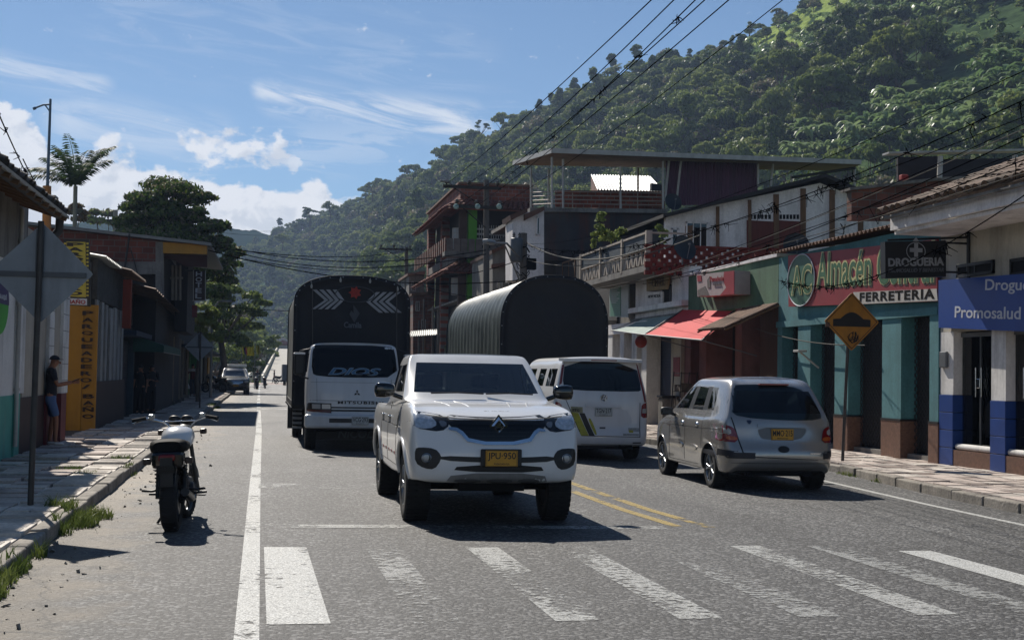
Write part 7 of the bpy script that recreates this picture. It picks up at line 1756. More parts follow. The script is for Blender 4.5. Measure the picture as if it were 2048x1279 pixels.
txx('AC', CRM, XF-.149, (1582, 592), (1623, 588), 532, circ, .045, .003); txx('AC', GRL, XF-.153, (1584, 590), (1621, 586), 534, circ, .008, .003)
txx('Almacén Central', M('letter_shadow', '#2a1712', .6), XF-.124, (1634, 579), (1871, 570), 507, bn, .05, .003); txx('Almacén Central', CRM, XF-.128, (1632, 576), (1868, 566), 504, bn, .045, .003); txx('Almacén Central', GRL, XF-.132, (1634, 574), (1866, 565), 506, bn, .006, .003)
mb = MB(); prx(mb, [(1706, 584), (1873, 577), (1875, 601), (1716, 608)], XF-.135, .012); ws = mb.build('white_strip', M('strip_white2', '#b5b0a8', .5), bn); txx('FERRETERIA', FLK, XF-.139, (1719, 603), (1869, 597), 585, ws, .035, .003, spacing=1.15)
corr('rusty_roof', RUST, [(XF-.25, Ya, ztop+.1), (XF-.25, Yb, ztop+.1), (XF+3.6, Yb, ztop+.75), (XF+3.6, Ya, ztop+.75)], 42, .03, b)
mb = MB(); l = PX(1596, 702, XF-.5); mb.box((l.x-.05, l.y-.14, l.z-.02), (l.x+.15, l.y+.16, l.z+.03), bev=.01); mb.tube([(l.x+.05, l.y, l.z-.02), (XF-.02, l.y, l.z-.35)], .02, 6); mb.build('wall_lamp', STW, b)
# ---- green shop with red awning
b = thing('bakery_shop', 'green fronted shop with red awning and lightbox sign', 'shop', (XF, 34, 0)); Ya, Yb = Yat(1300, XF), Yat(1556, XF)+.02; Yg = Yat(1375, XF)
zb_ = zat(1460, 618, XF); zt0, zt1 = zat(1375, 551, XF), zat(1556, 516, XF); zt_ = (zt0+zt1)/2
mb = MB(); mb.box((XF, Yb, zb_), (XF+.4, Yg, zt_)); mb.build('upper_wall', GREEN, b); MB().box((XF-.05, Yb, zt_), (XF+.45, Yg, zt_+.08)).build('coping', WHD, b)
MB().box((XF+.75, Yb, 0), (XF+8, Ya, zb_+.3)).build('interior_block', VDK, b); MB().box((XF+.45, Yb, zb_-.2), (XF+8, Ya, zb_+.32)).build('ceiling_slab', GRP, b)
lb = MB(); prx(lb, [(1393, 549), (1470, 541), (1470, 588), (1395, 593)], XF-.42, .4); lb = lb.build('lightbox', M('lightbox_white', '#a79b98', .5, var=.15, scale=3), b)
lr = M('lightbox_red', '#8e1c26', .5); mb = MB(); prx(mb, [(1448, 543), (1468, 541), (1468, 588), (1440, 590), (1452, 575), (1446, 560)], XF-.435, .012); prx(mb, [(1394, 551), (1402, 550), (1403, 562), (1395, 563)], XF-.435, .012); mb.build('red_flourish', lr, lb)
txx('Panadería', lr, XF-.44, (1420, 563), (1447, 561), 553, lb, .01); txx('Cafetería', M('letter_grey', '#5b5456', .6), XF-.44, (1426, 571), (1442, 570), 566, lb, .01)
mb = MB(); prx(mb, [(1395, 580), (1410, 572), (1418, 590), (1396, 592)], XF-.435, .012); prx(mb, [(1414, 560), (1419, 552), (1421, 575), (1415, 576)], XF-.435, .012); mb.build('picture_patch', M('picture_grey', '#5f5a55', .6, var=.4, scale=20), lb)
for nm, mt_, x0, x1, dx, zt2 in (('shutter', SHUT, 1302, 1342, .25, 0), ('pillar', CR, 1342, 1362, 0, 0), ('side_wall', PINK, 1362, 1374, .1, 0), ('pillar', PINK, 1398, 1412, 0, 0), ('pillar', PINK, 1470, 1483, .0, 0), ('timber_wall', WOODD, 1508, 1556, .15, 0)):
 ya, yc = Yat(x0, XF), Yat(x1, XF)
 if nm == 'shutter':
  mb = MB()
  for k in range(34): z0 = .16+k*.085; mb.box((XF+dx-.012*(k % 2), yc, z0), (XF+dx+.05, ya, z0+.082))
  mb.build(nm, mt_, b)
 else: MB().box((XF+dx, yc, .13), (XF+.75, ya, zb_-.01)).build(nm, mt_, b)
MB().box((XF-.015, Yat(1360, XF), zat(1350, 752, XF)), (XF-.002, Yat(1347, XF), zat(1350, 714, XF))).build('poster', M('poster_red', '#7c1f24', .6, var=.4, scale=14), b)
aw = thing('red_awning', 'faded red canvas awning sloping over the pavement', 'awning', (XF, 35, 0)); A4 = [PX(1288, 669, 10.5), PX(1404, 680, 10.5), PX(1466, 622, XF-.01), PX(1366, 619, XF-.01)]
mb = MB(); vs = []
for i in range(13):
 for j in range(9):
  t, f = i/12, j/8; p = A4[0].lerp(A4[1], t).lerp(A4[3].lerp(A4[2], t), f); vs.append(p+V((0, 0, -.05*math.sin(PI*f)-.02*abs(math.sin(3*PI*t))*(1-f))))
mb.add(vs, [(i*9+j, i*9+j+1, (i+1)*9+j+1, (i+1)*9+j) for i in range(12) for j in range(8)], 0, True); mb.add([p-V((0, 0, .012)) for p in map(V, vs)], [(i*9+j, (i+1)*9+j, (i+1)*9+j+1, i*9+j+1) for i in range(12) for j in range(8)], 0, True); mb.build('canvas', RED, aw, fix=False)
mb = MB(); mb.tube([A4[0], A4[1]], .022, 6); mb.tube([A4[0], A4[3]], .02, 6); mb.tube([A4[1], A4[2]], .02, 6); mb.tube([A4[1], V((XF, A4[1].y, A4[1].z-.35))], .015, 6); mb.tube([A4[0], V((XF, A4[0].y, A4[0].z-.35))], .015, 6); mb.build('frame', STL, aw)
cn_ = thing('sheet_canopy', 'rusty corrugated sheet canopy beside the red awning', 'canopy', (XF, 32, 0)); q4 = [PX(1395, 660, 10.55), PX(1446, 662, 10.55), PX(1558, 606, XF-.02), PX(1466, 612, XF-.02)]
q4[1].y = q4[2].y+.3
q4[1] = V((10.55, q4[2].y, q4[0].z)); q4[3] = V((XF-.02, q4[0].y, q4[2].z)); corr('sheet', RUST, q4, 16, .03, cn_); mb = MB()
for t in (0, .5, 1): mb.tube([q4[0].lerp(q4[1], t)-V((0, 0, .05)), q4[3].lerp(q4[2], t)-V((0, 0, .05))], .025, 5)
mb.build('rafter', WOODB, cn_)
rk = thing('display_rack', 'wire display rack standing at the shop entrance', 'rack', (XF-.45, Yat(1365, XF-.4), .14)); mb = MB(); yk = Yat(1366, XF-.45)
for y in (yk-.35, yk+.35):
 for x in (XF-.7, XF-.25): mb.tube([(x, y, .14), (x+.1, y, 1.75)], .015, 5)
for z in (.4, .8, 1.2, 1.7): mb.box((XF-.68+.1*z/1.7, yk-.36, z), (XF-.18, yk+.36, z+.02))
mb.build('rack_frame', BLK, rk); mb = MB(); r_ = random.Random(5)
for z in (.42, .82, 1.22):
 for k in range(5): mb.box((XF-.6, yk-.33+k*.13, z), (XF-.3, yk-.24+k*.13, z+.1+.14*r_.random()))
mb.build('goods', M('goods', '#4b4038', .7, var=.6, scale=8), rk)
bn2 = thing('grey_bin', 'grey bin standing beside the blue shutter', 'bin', (XF-.3, Yat(1338, XF-.3), .14)); MB().box((XF-.55, Yat(1338, XF-.3)-.25, .14), (XF-.05, Yat(1338, XF-.3)+.25, 1.0), bev=.04).build('bin_body', GRP, bn2); MB().box((XF-.58, Yat(1338, XF-.3)-.28, 1.0), (XF-.02, Yat(1338, XF-.3)+.28, 1.07), bev=.02).build('lid', BLK, bn2)
# ---- grey shop with pale awning
b = thing('grey_shop', 'weathered grey shop with pale awning, wooden sign and white columns', 'shop', (XF, 43, 0)); Ya, Yb = Yat(1214, XF), Yat(1375, XF)+.0; Yc = Yat(1300, XF)+.0
zc0, zc1 = zat(1300, 640, XF), zat(1310, 548, XF)
MB().box((XF+.02, Yb, zc0), (XF+.4, Yat(1268, XF), zc1)).build('upper_wall', WHD, b); MB().box((XF-.2, Yb, zat(1300, 622, XF)), (XF+.1, Yat(1266, XF), zat(1300, 612, XF))).build('ledge', WHD, b); MB().box((XF-.1, Yb, zc0-.02), (XF+.1, Yat(1266, XF), zc0+.10)).build('cornice', GRP, b)
MB().box((XF+.42, Yb+.01, 0), (XF+8, Ya, zc1-.1)).build('block', GRP, b)
for x0, x1, y0, y1 in ((1326, 1342, 572, 612),): winx(b, XF, x0, x1, y0, y1, frame=BLK)
mb = MB(); prx(mb, [(1293, 553), (1339, 547), (1334, 578), (1293, 582)], XF-.10, .05); ws = mb.build('wooden_sign', M('sign_wood', '#8b744f', .7, var=.3, scale=4), b); txx('OTEL', M('sign_wood_letters', '#5e4c33', .7), XF-.11, (1303, 574), (1330, 571), 557, ws, .02)
mb = MB(); prx(mb, [(1293, 585), (1325, 583), (1325, 607), (1293, 609)], XF-.08, .05); ws = mb.build('small_sign', WHD, b); txx('NEW MODA', BLK, XF-.085, (1296, 596), (1321, 594), 590, ws, .02)
for x0, x1 in ((1218, 1227), (1242, 1250), (1266, 1276), (1286, 1296)):
 ya, yc = Yat(x0, XF-.2), Yat(x1, XF-.2); MB().box((XF-.25, yc, .13), (XF+.2, ya, zat(1250, 668, XF))).build('column', WHP, b)
MB().box((XF-.28, Yat(1296, XF-.2), zat(1250, 668, XF)), (XF+.3, Yat(1216, XF-.2), zat(1250, 648, XF))).build('entablature', WHD, b)
MB().box((XF+.2, Yat(1296, XF), .13), (XF+.4, Yat(1216, XF), zat(1250, 668, XF))).build('recess', VDK, b)
mb = MB(); prx(mb, [(1219, 562), (1257, 560), (1256, 634), (1219, 633)], XF-.05, .04); bb_ = mb.build('tall_banner', M('banner_white', '#9fa8a6', .5, var=.1), b); mb = MB(); prx(mb, [(1220, 564), (1241, 562), (1241, 632), (1220, 632)], XF-.065, .012); mb.build('banner_green', M('banner_green', '#4c7a68', .5, var=.15), bb_)
mb = MB()
for k in range(9): prx(mb, [(1222, 572+k*4), (1222+10+(k*5) % 8, 572+k*4), (1222+10+(k*5) % 8, 573.3+k*4), (1222, 573.3+k*4)], XF-.075, .008)
mb.build('banner_lines', WL, bb_)
aw = thing('pale_awning', 'pale green grey awning stretched from the grey shop', 'awning', (XF, 42, 0)); A4 = [PX(1222, 660, 10.8), PX(1288, 669, 10.8), PX(1336, 633, XF-.01), PX(1262, 634, XF-.01)]
A4[3].y = A4[0].y; A4[2].y = A4[1].y
A4[2].z = A4[3].z = (A4[2].z+A4[3].z)/2
mb = MB(); vs = []
for i in range(9):
 for j in range(7): t, f = i/8, j/6; vs.append(A4[0].lerp(A4[1], t).lerp(A4[3].lerp(A4[2], t), f)+V((0, 0, -.07*math.sin(PI*f))))
mb.add(vs, [(i*7+j, i*7+j+1, (i+1)*7+j+1, (i+1)*7+j) for i in range(8) for j in range(6)], 0, True); mb.add([V(p)-V((0, 0, .012)) for p in vs], [(i*7+j, (i+1)*7+j, (i+1)*7+j+1, i*7+j+1) for i in range(8) for j in range(6)], 0, True); mb.build('canvas', PALEC, aw, fix=False); mb = MB(); mb.tube([A4[0], A4[1]], .02, 6); mb.tube([A4[0], A4[3]], .015, 6); mb.tube([A4[1], A4[2]], .015, 6); mb.build('frame', STL, aw)
rs = thing('round_sign', 'round red orange hanging sign under the pale awning', 'sign', PX(1282, 683, 11.0)); c = PX(1282, 683, 11.0); MB().lathe([(0, -.05), (.17, -.05), (.185, 0), (.17, .05), (0, .05)], 20, 'y', c).build('disc', M('sign_redorange', '#8c2b18', .5, var=.35, scale=12), rs); mb = MB(); mb.tube([c+V((0, 0, .18)), c+V((.7, 0, .25))], .015, 5); mb.build('arm', BLK, rs)
# ---- balcony house
b = thing('balcony_house', 'old house with a zigzag concrete balcony above the street', 'house', (XF, 50, 0)); Ya = 62.; Yb = Yat(1213, XF)+.02; zt_ = PX(1213, 530, XF).z+.3
MB().box((XF+.35, Yb, 0), (XF+7, Ya, zt_+.5)).build('wall', DKW, b); MB().box((XF+.0, Yb, 0), (XF+.34, Ya, zat(1213, 640, XF))).build('ground_floor', GRP, b)
for x0, x1 in ((1085, 1110), (1125, 1150), (1165, 1190)): winx(b, XF+.34, x0, x1, 525, 565, bars=1, frame=WOODB)
XB = 10.9; ya, yc = Yat(1160, XB), Yat(1292, XB); zr = PX(1225, 488, XB).z; zr0 = PX(1225, 518, XB).z; zbb = PX(1225, 546, XB).z
bl_ = MB().box((XB-.05, yc, zbb-.22), (XF+.4, ya, zbb-.04)).build('balcony_slab', GRP, b)
mb = MB(); mb.box((XB-.04, yc, zr-.06), (XB+.1, ya, zr)); mb.box((XB-.04, yc, zr0-.04), (XB+.08, ya, zr0)); n_ = 16
for k in range(n_): y0 = yc+(ya-yc)*k/n_; y1 = yc+(ya-yc)*(k+1)/n_; mb.prism([V((XB, y0+.02, zbb)), V((XB, y0+.12, zbb)), V((XB, (y0+y1)/2+.05, zr0-.04)), V((XB, (y0+y1)/2-.05, zr0-.04))], (.05, 0, 0)); mb.prism([V((XB+.005, y1-.02, zbb)), V((XB+.005, y1-.12, zbb)), V((XB+.005, (y0+y1)/2-.05, zr0-.045)), V((XB+.005, (y0+y1)/2+.05, zr0-.045))], (.05, 0, 0))
for t in (0, .33, .66, 1): y = yc+(ya-yc)*t; mb.box((XB-.06, y-.07, zbb-.1), (XB+.12, y+.07, zr+.03))
mb.box((XB, yc, zr0+.0), (XB+.03, ya, zr-.05), 1); mb.box((XB-.03, yc-.0, zbb-.05), (XF+.35, yc+.07, zbb+.05)); mb.box((XB-.03, yc, zr-.05), (XF+.35, yc+.07, zr)); mb.build('balustrade', [M('balustrade', '#a79d90', .9, var=.15, dirt=.5), M('railing_dark', '#2f3b44', .7, var=.3)], b)
def bush(name, label, Y, lay, leaf, mats, seed, nper=90):
 rgx = np.random.default_rng(seed); bl = []
 for (x, y, r) in lay: q = PY(x, y, Y+rgx.normal(0, r/2700*Y*.5)); bl.append((q.x, q.y, q.z, r/2700*Y, .9))
 c, n = crown_pts(bl, nper, rgx); o = link(name, quadmesh(name, leaves_arr(c, n, leaf, rgx, .5), mats, rgx.choice(len(mats), size=len(c)))); return tag(o, label, 'plant')
bush('climbing_plant', 'leafy potted climber standing tall over the balcony', 43, [(1200, 440, 9), (1203, 430, 8), (1198, 455, 10), (1205, 465, 12), (1215, 470, 12), (1190, 470, 10), (1235, 468, 10), (1245, 462, 9), (1210, 480, 14), (1230, 478, 12), (1187, 492, 4), (1188, 482, 4)], .07, [LF[0], LF[1], LF[2]], 31)
bush('hanging_plant', 'trailing plant hanging at the corner of the white house', 41.5, [(1318, 455, 7), (1322, 462, 8), (1328, 472, 8), (1326, 485, 6), (1333, 463, 6)], .06, [LF[1], LF[2]], 32, 60)
# ---- white gable house set back
YG = 44.
b = thing('gable_house', 'weathered white gable house with timber posts set back above the shops', 'house', PY(1560, 700, YG)+V((0, 0, 0)))
gp = [(1332, 434), (1430, 410), (1640, 366), (1800, 428), (1800, 545), (1332, 545)]
mb = MB(); pry(mb, gp, YG, .25); mb.build('wall', WHD, b)
p0, p1, p2 = PY(1318, 438, YG), PY(1640, 358, YG), PY(1810, 432, YG)
for a_, c_, nm in ((p0, p1, 'roof'), (p1, p2, 'roof')):
 mb = MB(); dz = V((0, 0, .12)); mb.hexa([a_+V((0, -.5, 0)), c_+V((0, -.5, 0)), c_+V((0, 9, 0)), a_+V((0, 9, 0))], [a_+V((0, -.5, 0))+dz, c_+V((0, -.5, 0))+dz, c_+V((0, 9, 0))+dz, a_+V((0, 9, 0))+dz]); mb.build('roof', DKW, b)
q0, q1 = PY(1332, 434, YG), PY(1800, 545, YG); MB().box((q0.x+.05, YG+.25, 0), (q1.x, YG+9, q0.z-.3)).build('block', DKW, b)
for x in (1436, 1500, 1553, 1607, 1665, 1722): mb = MB(); yt_ = np.interp(x, [1332, 1430, 1640, 1800], [434, 410, 366, 428])+4; mt_ = WOODB; w = 5 if x > 1540 else 3; pry(mb, [(x-w/1.0, yt_), (x+w, yt_), (x+w, 545), (x-w, 545)], YG-.06, .06); mb.build('timber_post', mt_, b)
for x0, x1 in ((1494, 1548), (1553, 1604)):
 mb = MB(); pry(mb, [(x0, 440), (x1, 443), (x1, 545), (x0, 545)], YG-.03, .03); mb.build('timber_panel', REDB, b)
 mb = MB()
 for k in range(6): x = x0+6+k*(x1-x0-10)/6; pry(mb, [(x, 429), (x+5, 429), (x+5, 438), (x, 438)], YG-.008, .008)
 mb.build('vent_holes', VDK, b)
winy(b, YG-.02, 1371, 1415, 443, 505, frame=WHD, bars=2, glass=GLD); winy(b, YG-.02, 1342, 1356, 456, 505, frame=WHD); mb = MB(); pry(mb, [(1371, 452), (1386, 450), (1386, 505), (1371, 505)], YG-.04, .02); mb.build('shutter', WOODB, b)
# ---- pierced red brick parapet
b = thing('brick_parapet', 'red pierced brick parapet on the roof in front of the white house', 'parapet', PY(1430, 540, 37.5)); a_, c_ = PY(1290, 548, 37.5), PY(1580, 498, 37.5); mb = MB(); z = a_.z; r_ = 0
while z < c_.z-.05:
 x = a_.x+(r_ % 2)*.16
 while x < c_.x-.1: mb.box((x, 37.5, z), (x+.22, 37.62, z+.085)); x += .32
 mb.box((a_.x, 37.51, z+.085), (c_.x, 37.61, z+.125)); z += .125; r_ += 1
mb.box((a_.x, 37.47, c_.z-.06), (c_.x, 37.66, c_.z)); mb.build('bricks', M('red_brick', '#6d281d', .9, var=.35, scale=5), b, fix=False)
def dish(x, y, Y, r, label, tilt):
 c = PY(x, y, Y); t = thing('satellite_dish', label, 'satellite dish', c, group='satellite dishes on the roofs'); mb = MB(); mb.T = Matrix.Translation(c) @ Matrix.Rotation(tilt, 4, 'Z') @ Matrix.Rotation(R(70), 4, 'X')
 mb.lathe([(r*k/8, .25*r*(k/8)**2) for k in range(9)], 24); mb.lathe([(r*k/8, .25*r*(k/8)**2-.012) for k in range(9)], 24); mb.T = None; mb.build('bowl', M('dish_dark', '#20252a', .5, metal=.3), t); mb = MB(); mb.T = Matrix.Translation(c) @ Matrix.Rotation(tilt, 4, 'Z') @ Matrix.Rotation(R(70), 4, 'X'); mb.tube([(0, -r*.9, .22*r), (0, 0, r*.9)], .012, 5); mb.tube([(0, 0, r*.9), (0, 0, r*.75)], .03, 6); mb.T = None; mb.build('feed_arm', STL, t); MB().tube([c+V((0, .05, -r*1.2)), c+V((0, .05, 0))], .025, 6).build('mast', STL, t)
dish(1366, 497, 36.8, .38, 'dark satellite dish in front of the left end of the brick parapet', R(20)); dish(1592, 492, 37, .38, 'dark satellite dish at the right end of the brick parapet', R(-15)); dish(1345, 405, 48, .34, 'grey satellite dish under the purple sheet wall', R(10))
# ---- terrace building
YT = 56.
b = thing('terrace_building', 'building with open roof terrace, railings and purple sheet wall', 'building', PY(1300, 700, YT))
a_, c_ = PY(1063, 420, YT), PY(1335, 500, YT); e = PY(1730, 420, YT)
MB().box((a_.x+.4, YT+.2, 0), (e.x, YT+10, a_.z-.25)).build('block', DKW, b)
mb = MB(); pry(mb, [(1086, 424), (1335, 424), (1335, 520), (1086, 520)], YT, .2); mb.build('wall', M('sooty_wall', '#3a393c', .95, var=.4, scale=.8, dirt=.7, dirtcol='#5a3226'), b)
mb = MB(); pry(mb, [(1060, 415), (1335, 418), (1335, 426), (1060, 423)], YT-.3, 10.); mb.build('terrace_floor', GRP, b)
mb = MB(); pry(mb, [(1112, 380), (1330, 383), (1330, 416), (1112, 414)], YT+3.5, .2); mb.build('brick_wall', BRX, b)
mb = MB()
for x, y0 in ((1062, 335), (1097, 338), (1104, 314), (1126, 318), (1241, 333), (1276, 334), (1326, 322)):
 Yp = YT-.2 if x in (1104, 1126, 1326, 1241) else YT+4; a1, a2 = PY(x, y0, Yp), PY(x, 417, Yp); mb.tube([a1, a2], .05, 6)
mb.build('post', STW, b)
mb = MB()
for k, y in enumerate((385, 393, 401, 409)):
 mb.tube([PY(1126, y-2, YT-.2), PY(1326, y+1, YT-.2)], .025, 5); mb.tube([PY(1062, y, YT+4), PY(1126, y-3, YT-.2)], .022, 5)
for x in (1145, 1240, 1275): mb.tube([PY(x, 386, YT-.2), PY(x, 416, YT-.2)], .025, 5)
mb.build('railing', M('railing_cream', '#8d7b6d', .6, var=.2), b)
ra = [PY(1105, 306, YT-1), PY(1722, 329, YT-1), PY(1690, 342, YT+7), PY(1027, 330, YT+7)]
mb = MB(); mb.hexa(ra, [p+V((0, 0, .16)) for p in ra]); mb.build('terrace_roof', RUST, b); mb = MB(); mb.hexa([ra[0]+V((0, -.05, 0)), ra[1]+V((0, -.05, 0)), ra[1]+V((0, .0, 0)), ra[0]+V((0, .0, 0))], [ra[0]+V((0, -.05, .2)), ra[1]+V((0, -.05, .2)), ra[1]+V((0, 0, .2)), ra[0]+V((0, 0, .2))]); mb.hexa([ra[3]+V((-.05, 0, 0)), ra[0]+V((-.05, 0, 0)), ra[0], ra[3]], [ra[3]+V((-.05, 0, .2)), ra[0]+V((-.05, 0, .2)), ra[0]+V((0, 0, .2)), ra[3]+V((0, 0, .2))]); mb.build('roof_fascia', STW, b)
corr('purple_wall', PURP, [PY(1332, 410, YT+.3), PY(1515, 410, YT+.3), PY(1515, 326, YT+.3), PY(1332, 322, YT+.3)], 34, .03, b)
mb = MB()
for p in (((1330, 402), (1338, 322)), ((1353, 402), (1362, 322)), ((1516, 372), (1516, 328)), ((1542, 372), (1546, 328)), ((1583, 365), (1583, 350)), ((1709, 372), (1709, 334)), ((1636, 352), (1636, 345))): mb.tube([PY(*p[0], YT-.1), PY(*p[1], YT-.1)], .05, 6)
mb.build('wall_post', STW, b); mb = MB(); mb.tube([PY(1583, 355, YT-.2), PY(1710, 336, YT-.2)], .07, 6); mb.build('canopy_edge', BLK, b)
s_ = thing('tin_shed', 'small shed with bright white corrugated roof behind the terrace', 'shed', PY(1250, 400, 68)); q4 = [PY(1195, 379, 66), PY(1328, 382, 66), PY(1300, 352, 71), PY(1182, 349, 71)]; corr('shed_roof', SHEETW, q4, 22, .03, s_); MB().hexa([V((q.x, q.y, q.z-2.5)) for q in q4], [q-V((0, 0, .05)) for q in q4]).build('shed_wall', BRD, s_)
mb = MB(); pry(mb, [(1303, 366), (1325, 369), (1325, 381), (1303, 380)], 65.6, .3); mb.build('chimney_box', DKW, s_)
b = thing('white_annex', 'small white walled annex with brown trim left of the terrace', 'building', PY(1060, 600, 54)); mb = MB(); pry(mb, [(1025, 428), (1088, 420), (1088, 560), (1025, 560)], 54, 1.6); mb.build('wall', WHD, b); mb = MB(); pry(mb, [(1020, 430), (1055, 416), (1055, 424), (1022, 440)], 53.8, 1.9); pry(mb, [(1050, 428), (1088, 412), (1090, 420), (1050, 440)], 53.7, 1.9); mb.build('trim', M('trim_brown', '#5f4438', .9, var=.3), b); winy(b, 53.95, 1072, 1080, 433, 470, frame=WHD)
b = thing('grey_house', 'grey rendered house with small windows behind the lamp post', 'house', PY(1030, 620, 57)); mb = MB(); pry(mb, [(985, 505), (1010, 492), (1045, 478), (1110, 478), (1110, 720), (985, 720)], 60, 6); mb.build('wall', GRP, b); mb = MB(); pry(mb, [(983, 528), (1048, 520), (1048, 528), (983, 537)], 59.8, .2); pry(mb, [(983, 500), (1046, 472), (1112, 474), (1112, 480), (1046, 479), (984, 507)], 59.8, 6.4); mb.build('trim', M('trim_brown', '#5f4438'), b)
winy(b, 59.9, 993, 1005, 562, 577, bars=1); winy(b, 59.9, 1016, 1034, 558, 572, bars=1); winy(b, 59.9, 1060, 1078, 540, 560, bars=1)
# ---- tall brick building on the far corner
b = thing('brick_building', 'tall brick corner building with tiled eaves and a bright green pillar', 'building', (9.9, 67, 0)); XK = 9.9; YK0 = Yat(915, XK); YK1 = Yat(851, XK)
zz = lambda y: PY(915, y, YK0).z
XR = PY(1064, 400, YK0).x
MB().box((XK+.5, YK0+.5, 0), (XR, YK1, zz(400))).build('core', DKW, b)
MB().box((XK, YK0, zz(402)), (XR, YK1, zz(368))).build('brick_top', [BRX], b)
MB().box((XK-.012, YK0+.02, zz(402)), (XK-.002, YK1, zz(368)-.01)).build('brick_side', BRY, b)
MB().box((XK-.15, YK0-.15, zz(368)), (XR, YK1+.1, zz(364))).build('roof_slab', RUST, b)
for zy, nm in ((404, 0), (530, 1)):
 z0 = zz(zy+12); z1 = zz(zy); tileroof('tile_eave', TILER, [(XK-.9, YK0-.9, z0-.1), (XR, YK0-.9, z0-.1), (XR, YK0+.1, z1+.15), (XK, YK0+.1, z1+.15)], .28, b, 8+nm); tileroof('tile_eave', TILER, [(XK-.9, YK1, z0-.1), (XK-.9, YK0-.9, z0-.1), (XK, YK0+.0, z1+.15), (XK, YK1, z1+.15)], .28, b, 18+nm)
for zy0, zy1 in ((500, 516), (596, 600)): MB().box((XK, YK0, zz(zy1)), (XR, YK1, zz(zy0))).build('floor_slab', GRP, b)
MB().box((XK-.02, YK0-.25, 0), (XK+.01+.0, YK1, 0.01)).build('plinth', GRP, b)
g0, g1 = PY(936, 500, YK0-.1).x, PY(953, 500, YK0-.1).x; MB().box((g0, YK0-.12, zz(600)), (g1, YK0+.4, zz(416))).build('green_pillar', M('lime_green', '#4f9423', .7, var=.12), b)
for x in (878, 851): y = Yat(x, XK); MB().box((XK-.03, y-.5, 0), (XK+.4, y+.25, zz(404))).build('brick_column', BRY, b)
MB().box((XK-.03, YK0-.03, 0), (XK+.35, YK0+.4, zz(404))).build('corner_column', M('brown_post', '#4a3a33', .9), b)
mb = MB();
for k in range(22):
 x = PY(958, 460, YK0).x+k*(XR-PY(958, 460, YK0).x)/22; mb.box((x, YK0-.03, zz(498)), (x+.03, YK0+.02, zz(448)))
for k in range(5): z = zz(498-k*10); mb.box((g1, YK0-.035, z), (XR, YK0+.02, z+.09))
mb.build('white_screen', STW, b)
winy(b, YK0+.3, 899+5, 930, 455, 498, bars=2, hb=3, frame=STW, glass=M('lit_sky_window', '#a5adb0', .4)); winy(b, YK0+.3, 902, 930, 555, 590, bars=3, frame=STW, glass=M('lit_sky_window', '#a5adb0', .4)); winy(b, YK0+.3, 955, 985, 545, 590, bars=4, frame=STW)
MB().box((XK-.9, YK0-.9, zz(516)), (XR, YK0, zz(506))).build('balcony_slab', GRP, b)
mb = MB()
for k in range(18): y = YK0-.85+k*(YK1-YK0+.8)/18; mb.box((XK-.88, y, zz(506)), (XK-.80, y+.35, zz(478)))
mb.build('balcony_wall', BRDY, b)
mb = MB()
for k in range(10): x = XK-.8+k*(XR-XK)/10; mb.box((x, YK0-.88, zz(506)), (x+.32, YK0-.8, zz(480)))
mb.build('balcony_blocks', M('block_grey', '#6e655e', .9, var=.3), b)
for k, (x0, x1, yt_, zc, mt_, lab) in enumerate(((818, 848, 548, 84, GRP, 'low grey house beyond the brick corner building'), (826, 862, 588, 82, BRD, 'unfinished dull brick house in front of the far grey one'), (1066, 1140, 620, 64, CR, 'cream building hidden behind the green tarpaulin'))):
 t = thing('far_house', lab, 'house', PY((x0+x1)/2, 740, zc)); mb = MB(); pry(mb, [(x0, yt_), (x1, yt_-3), (x1, 760), (x0, 760)], zc, 5); mb.build('wall', mt_, t); mb = MB(); pry(mb, [(x0-3, yt_-2), (x1+2, yt_-6), (x1+2, yt_), (x0-3, yt_+3)], zc-.4, 5.8); mb.build('roof', RUST, t)
 winy(t, zc-.05, x0+5, x0+13, yt_+14, yt_+34, bars=1); winy(t, zc-.05, x0+16, x0+25, yt_+50, yt_+75, bars=1)
t = thing('tin_roof_stall', 'roadside stall with bleached tin roof below the brick building', 'stall', PY(855, 740, 70)); corr('tin_roof', SHEETW, [PY(818, 672, 68), PY(880, 668, 68), PY(875, 658, 72), PY(822, 662, 72)], 14, .03, t); mb = MB()
for x in (820, 850, 878): mb.tube([PY(x, 670, 68.3), V((PY(x, 670, 68.3).x, 68.3, 0))], .05, 6)
mb.build('post', WOODB, t)
b = thing('roof_shed', 'dark rooftop shed with white posts above a brick parapet', 'shed', PY(1900, 400, 36)); mb = MB(); pry(mb, [(1778, 303), (2060, 297), (2060, 301), (1778, 307)], 33.2, .4); mb.build('shed_roof', STW, b); mb = MB(); pry(mb, [(1796, 314), (1880, 312), (1880, 372), (1796, 374)], 34.5, .1); pry(mb, [(1880, 318), (2060, 316), (2060, 400), (1880, 400)], 36.5, .1); mb.build('shed_wall', M('shed_dark', '#28262b', .9, var=.3, scale=2), b)
mb = MB(); mb.tube([PY(1881, 312, 33.3), PY(1879, 356, 33.3)], .07, 6); mb.tube([PY(2030, 310, 33.3), PY(2028, 356, 33.3)], .07, 6); mb.build('post', STW, b)
mb = MB(); pry(mb, [(1703, 378), (1880, 358), (2060, 352), (2060, 440), (1703, 440)], 33.5, .3); mb.build('brick_parapet_wall', BRD, b); mb = MB(); pry(mb, [(1700, 375), (1880, 354), (2062, 348), (2062, 354), (1880, 360), (1700, 380)], 33.3, .6); mb.build('coping', GRP, b)
t = PY(1813, 352, 33.4); tag(MB().box((t.x-.18, t.y-.1, t.z-.12), (t.x+.02, t.y+.1, t.z+.03), bev=.03).build('roof_clutter', M('red_cloth', '#8d2d28', .8)), 'small red bundle lying on the brick parapet', 'bundle')
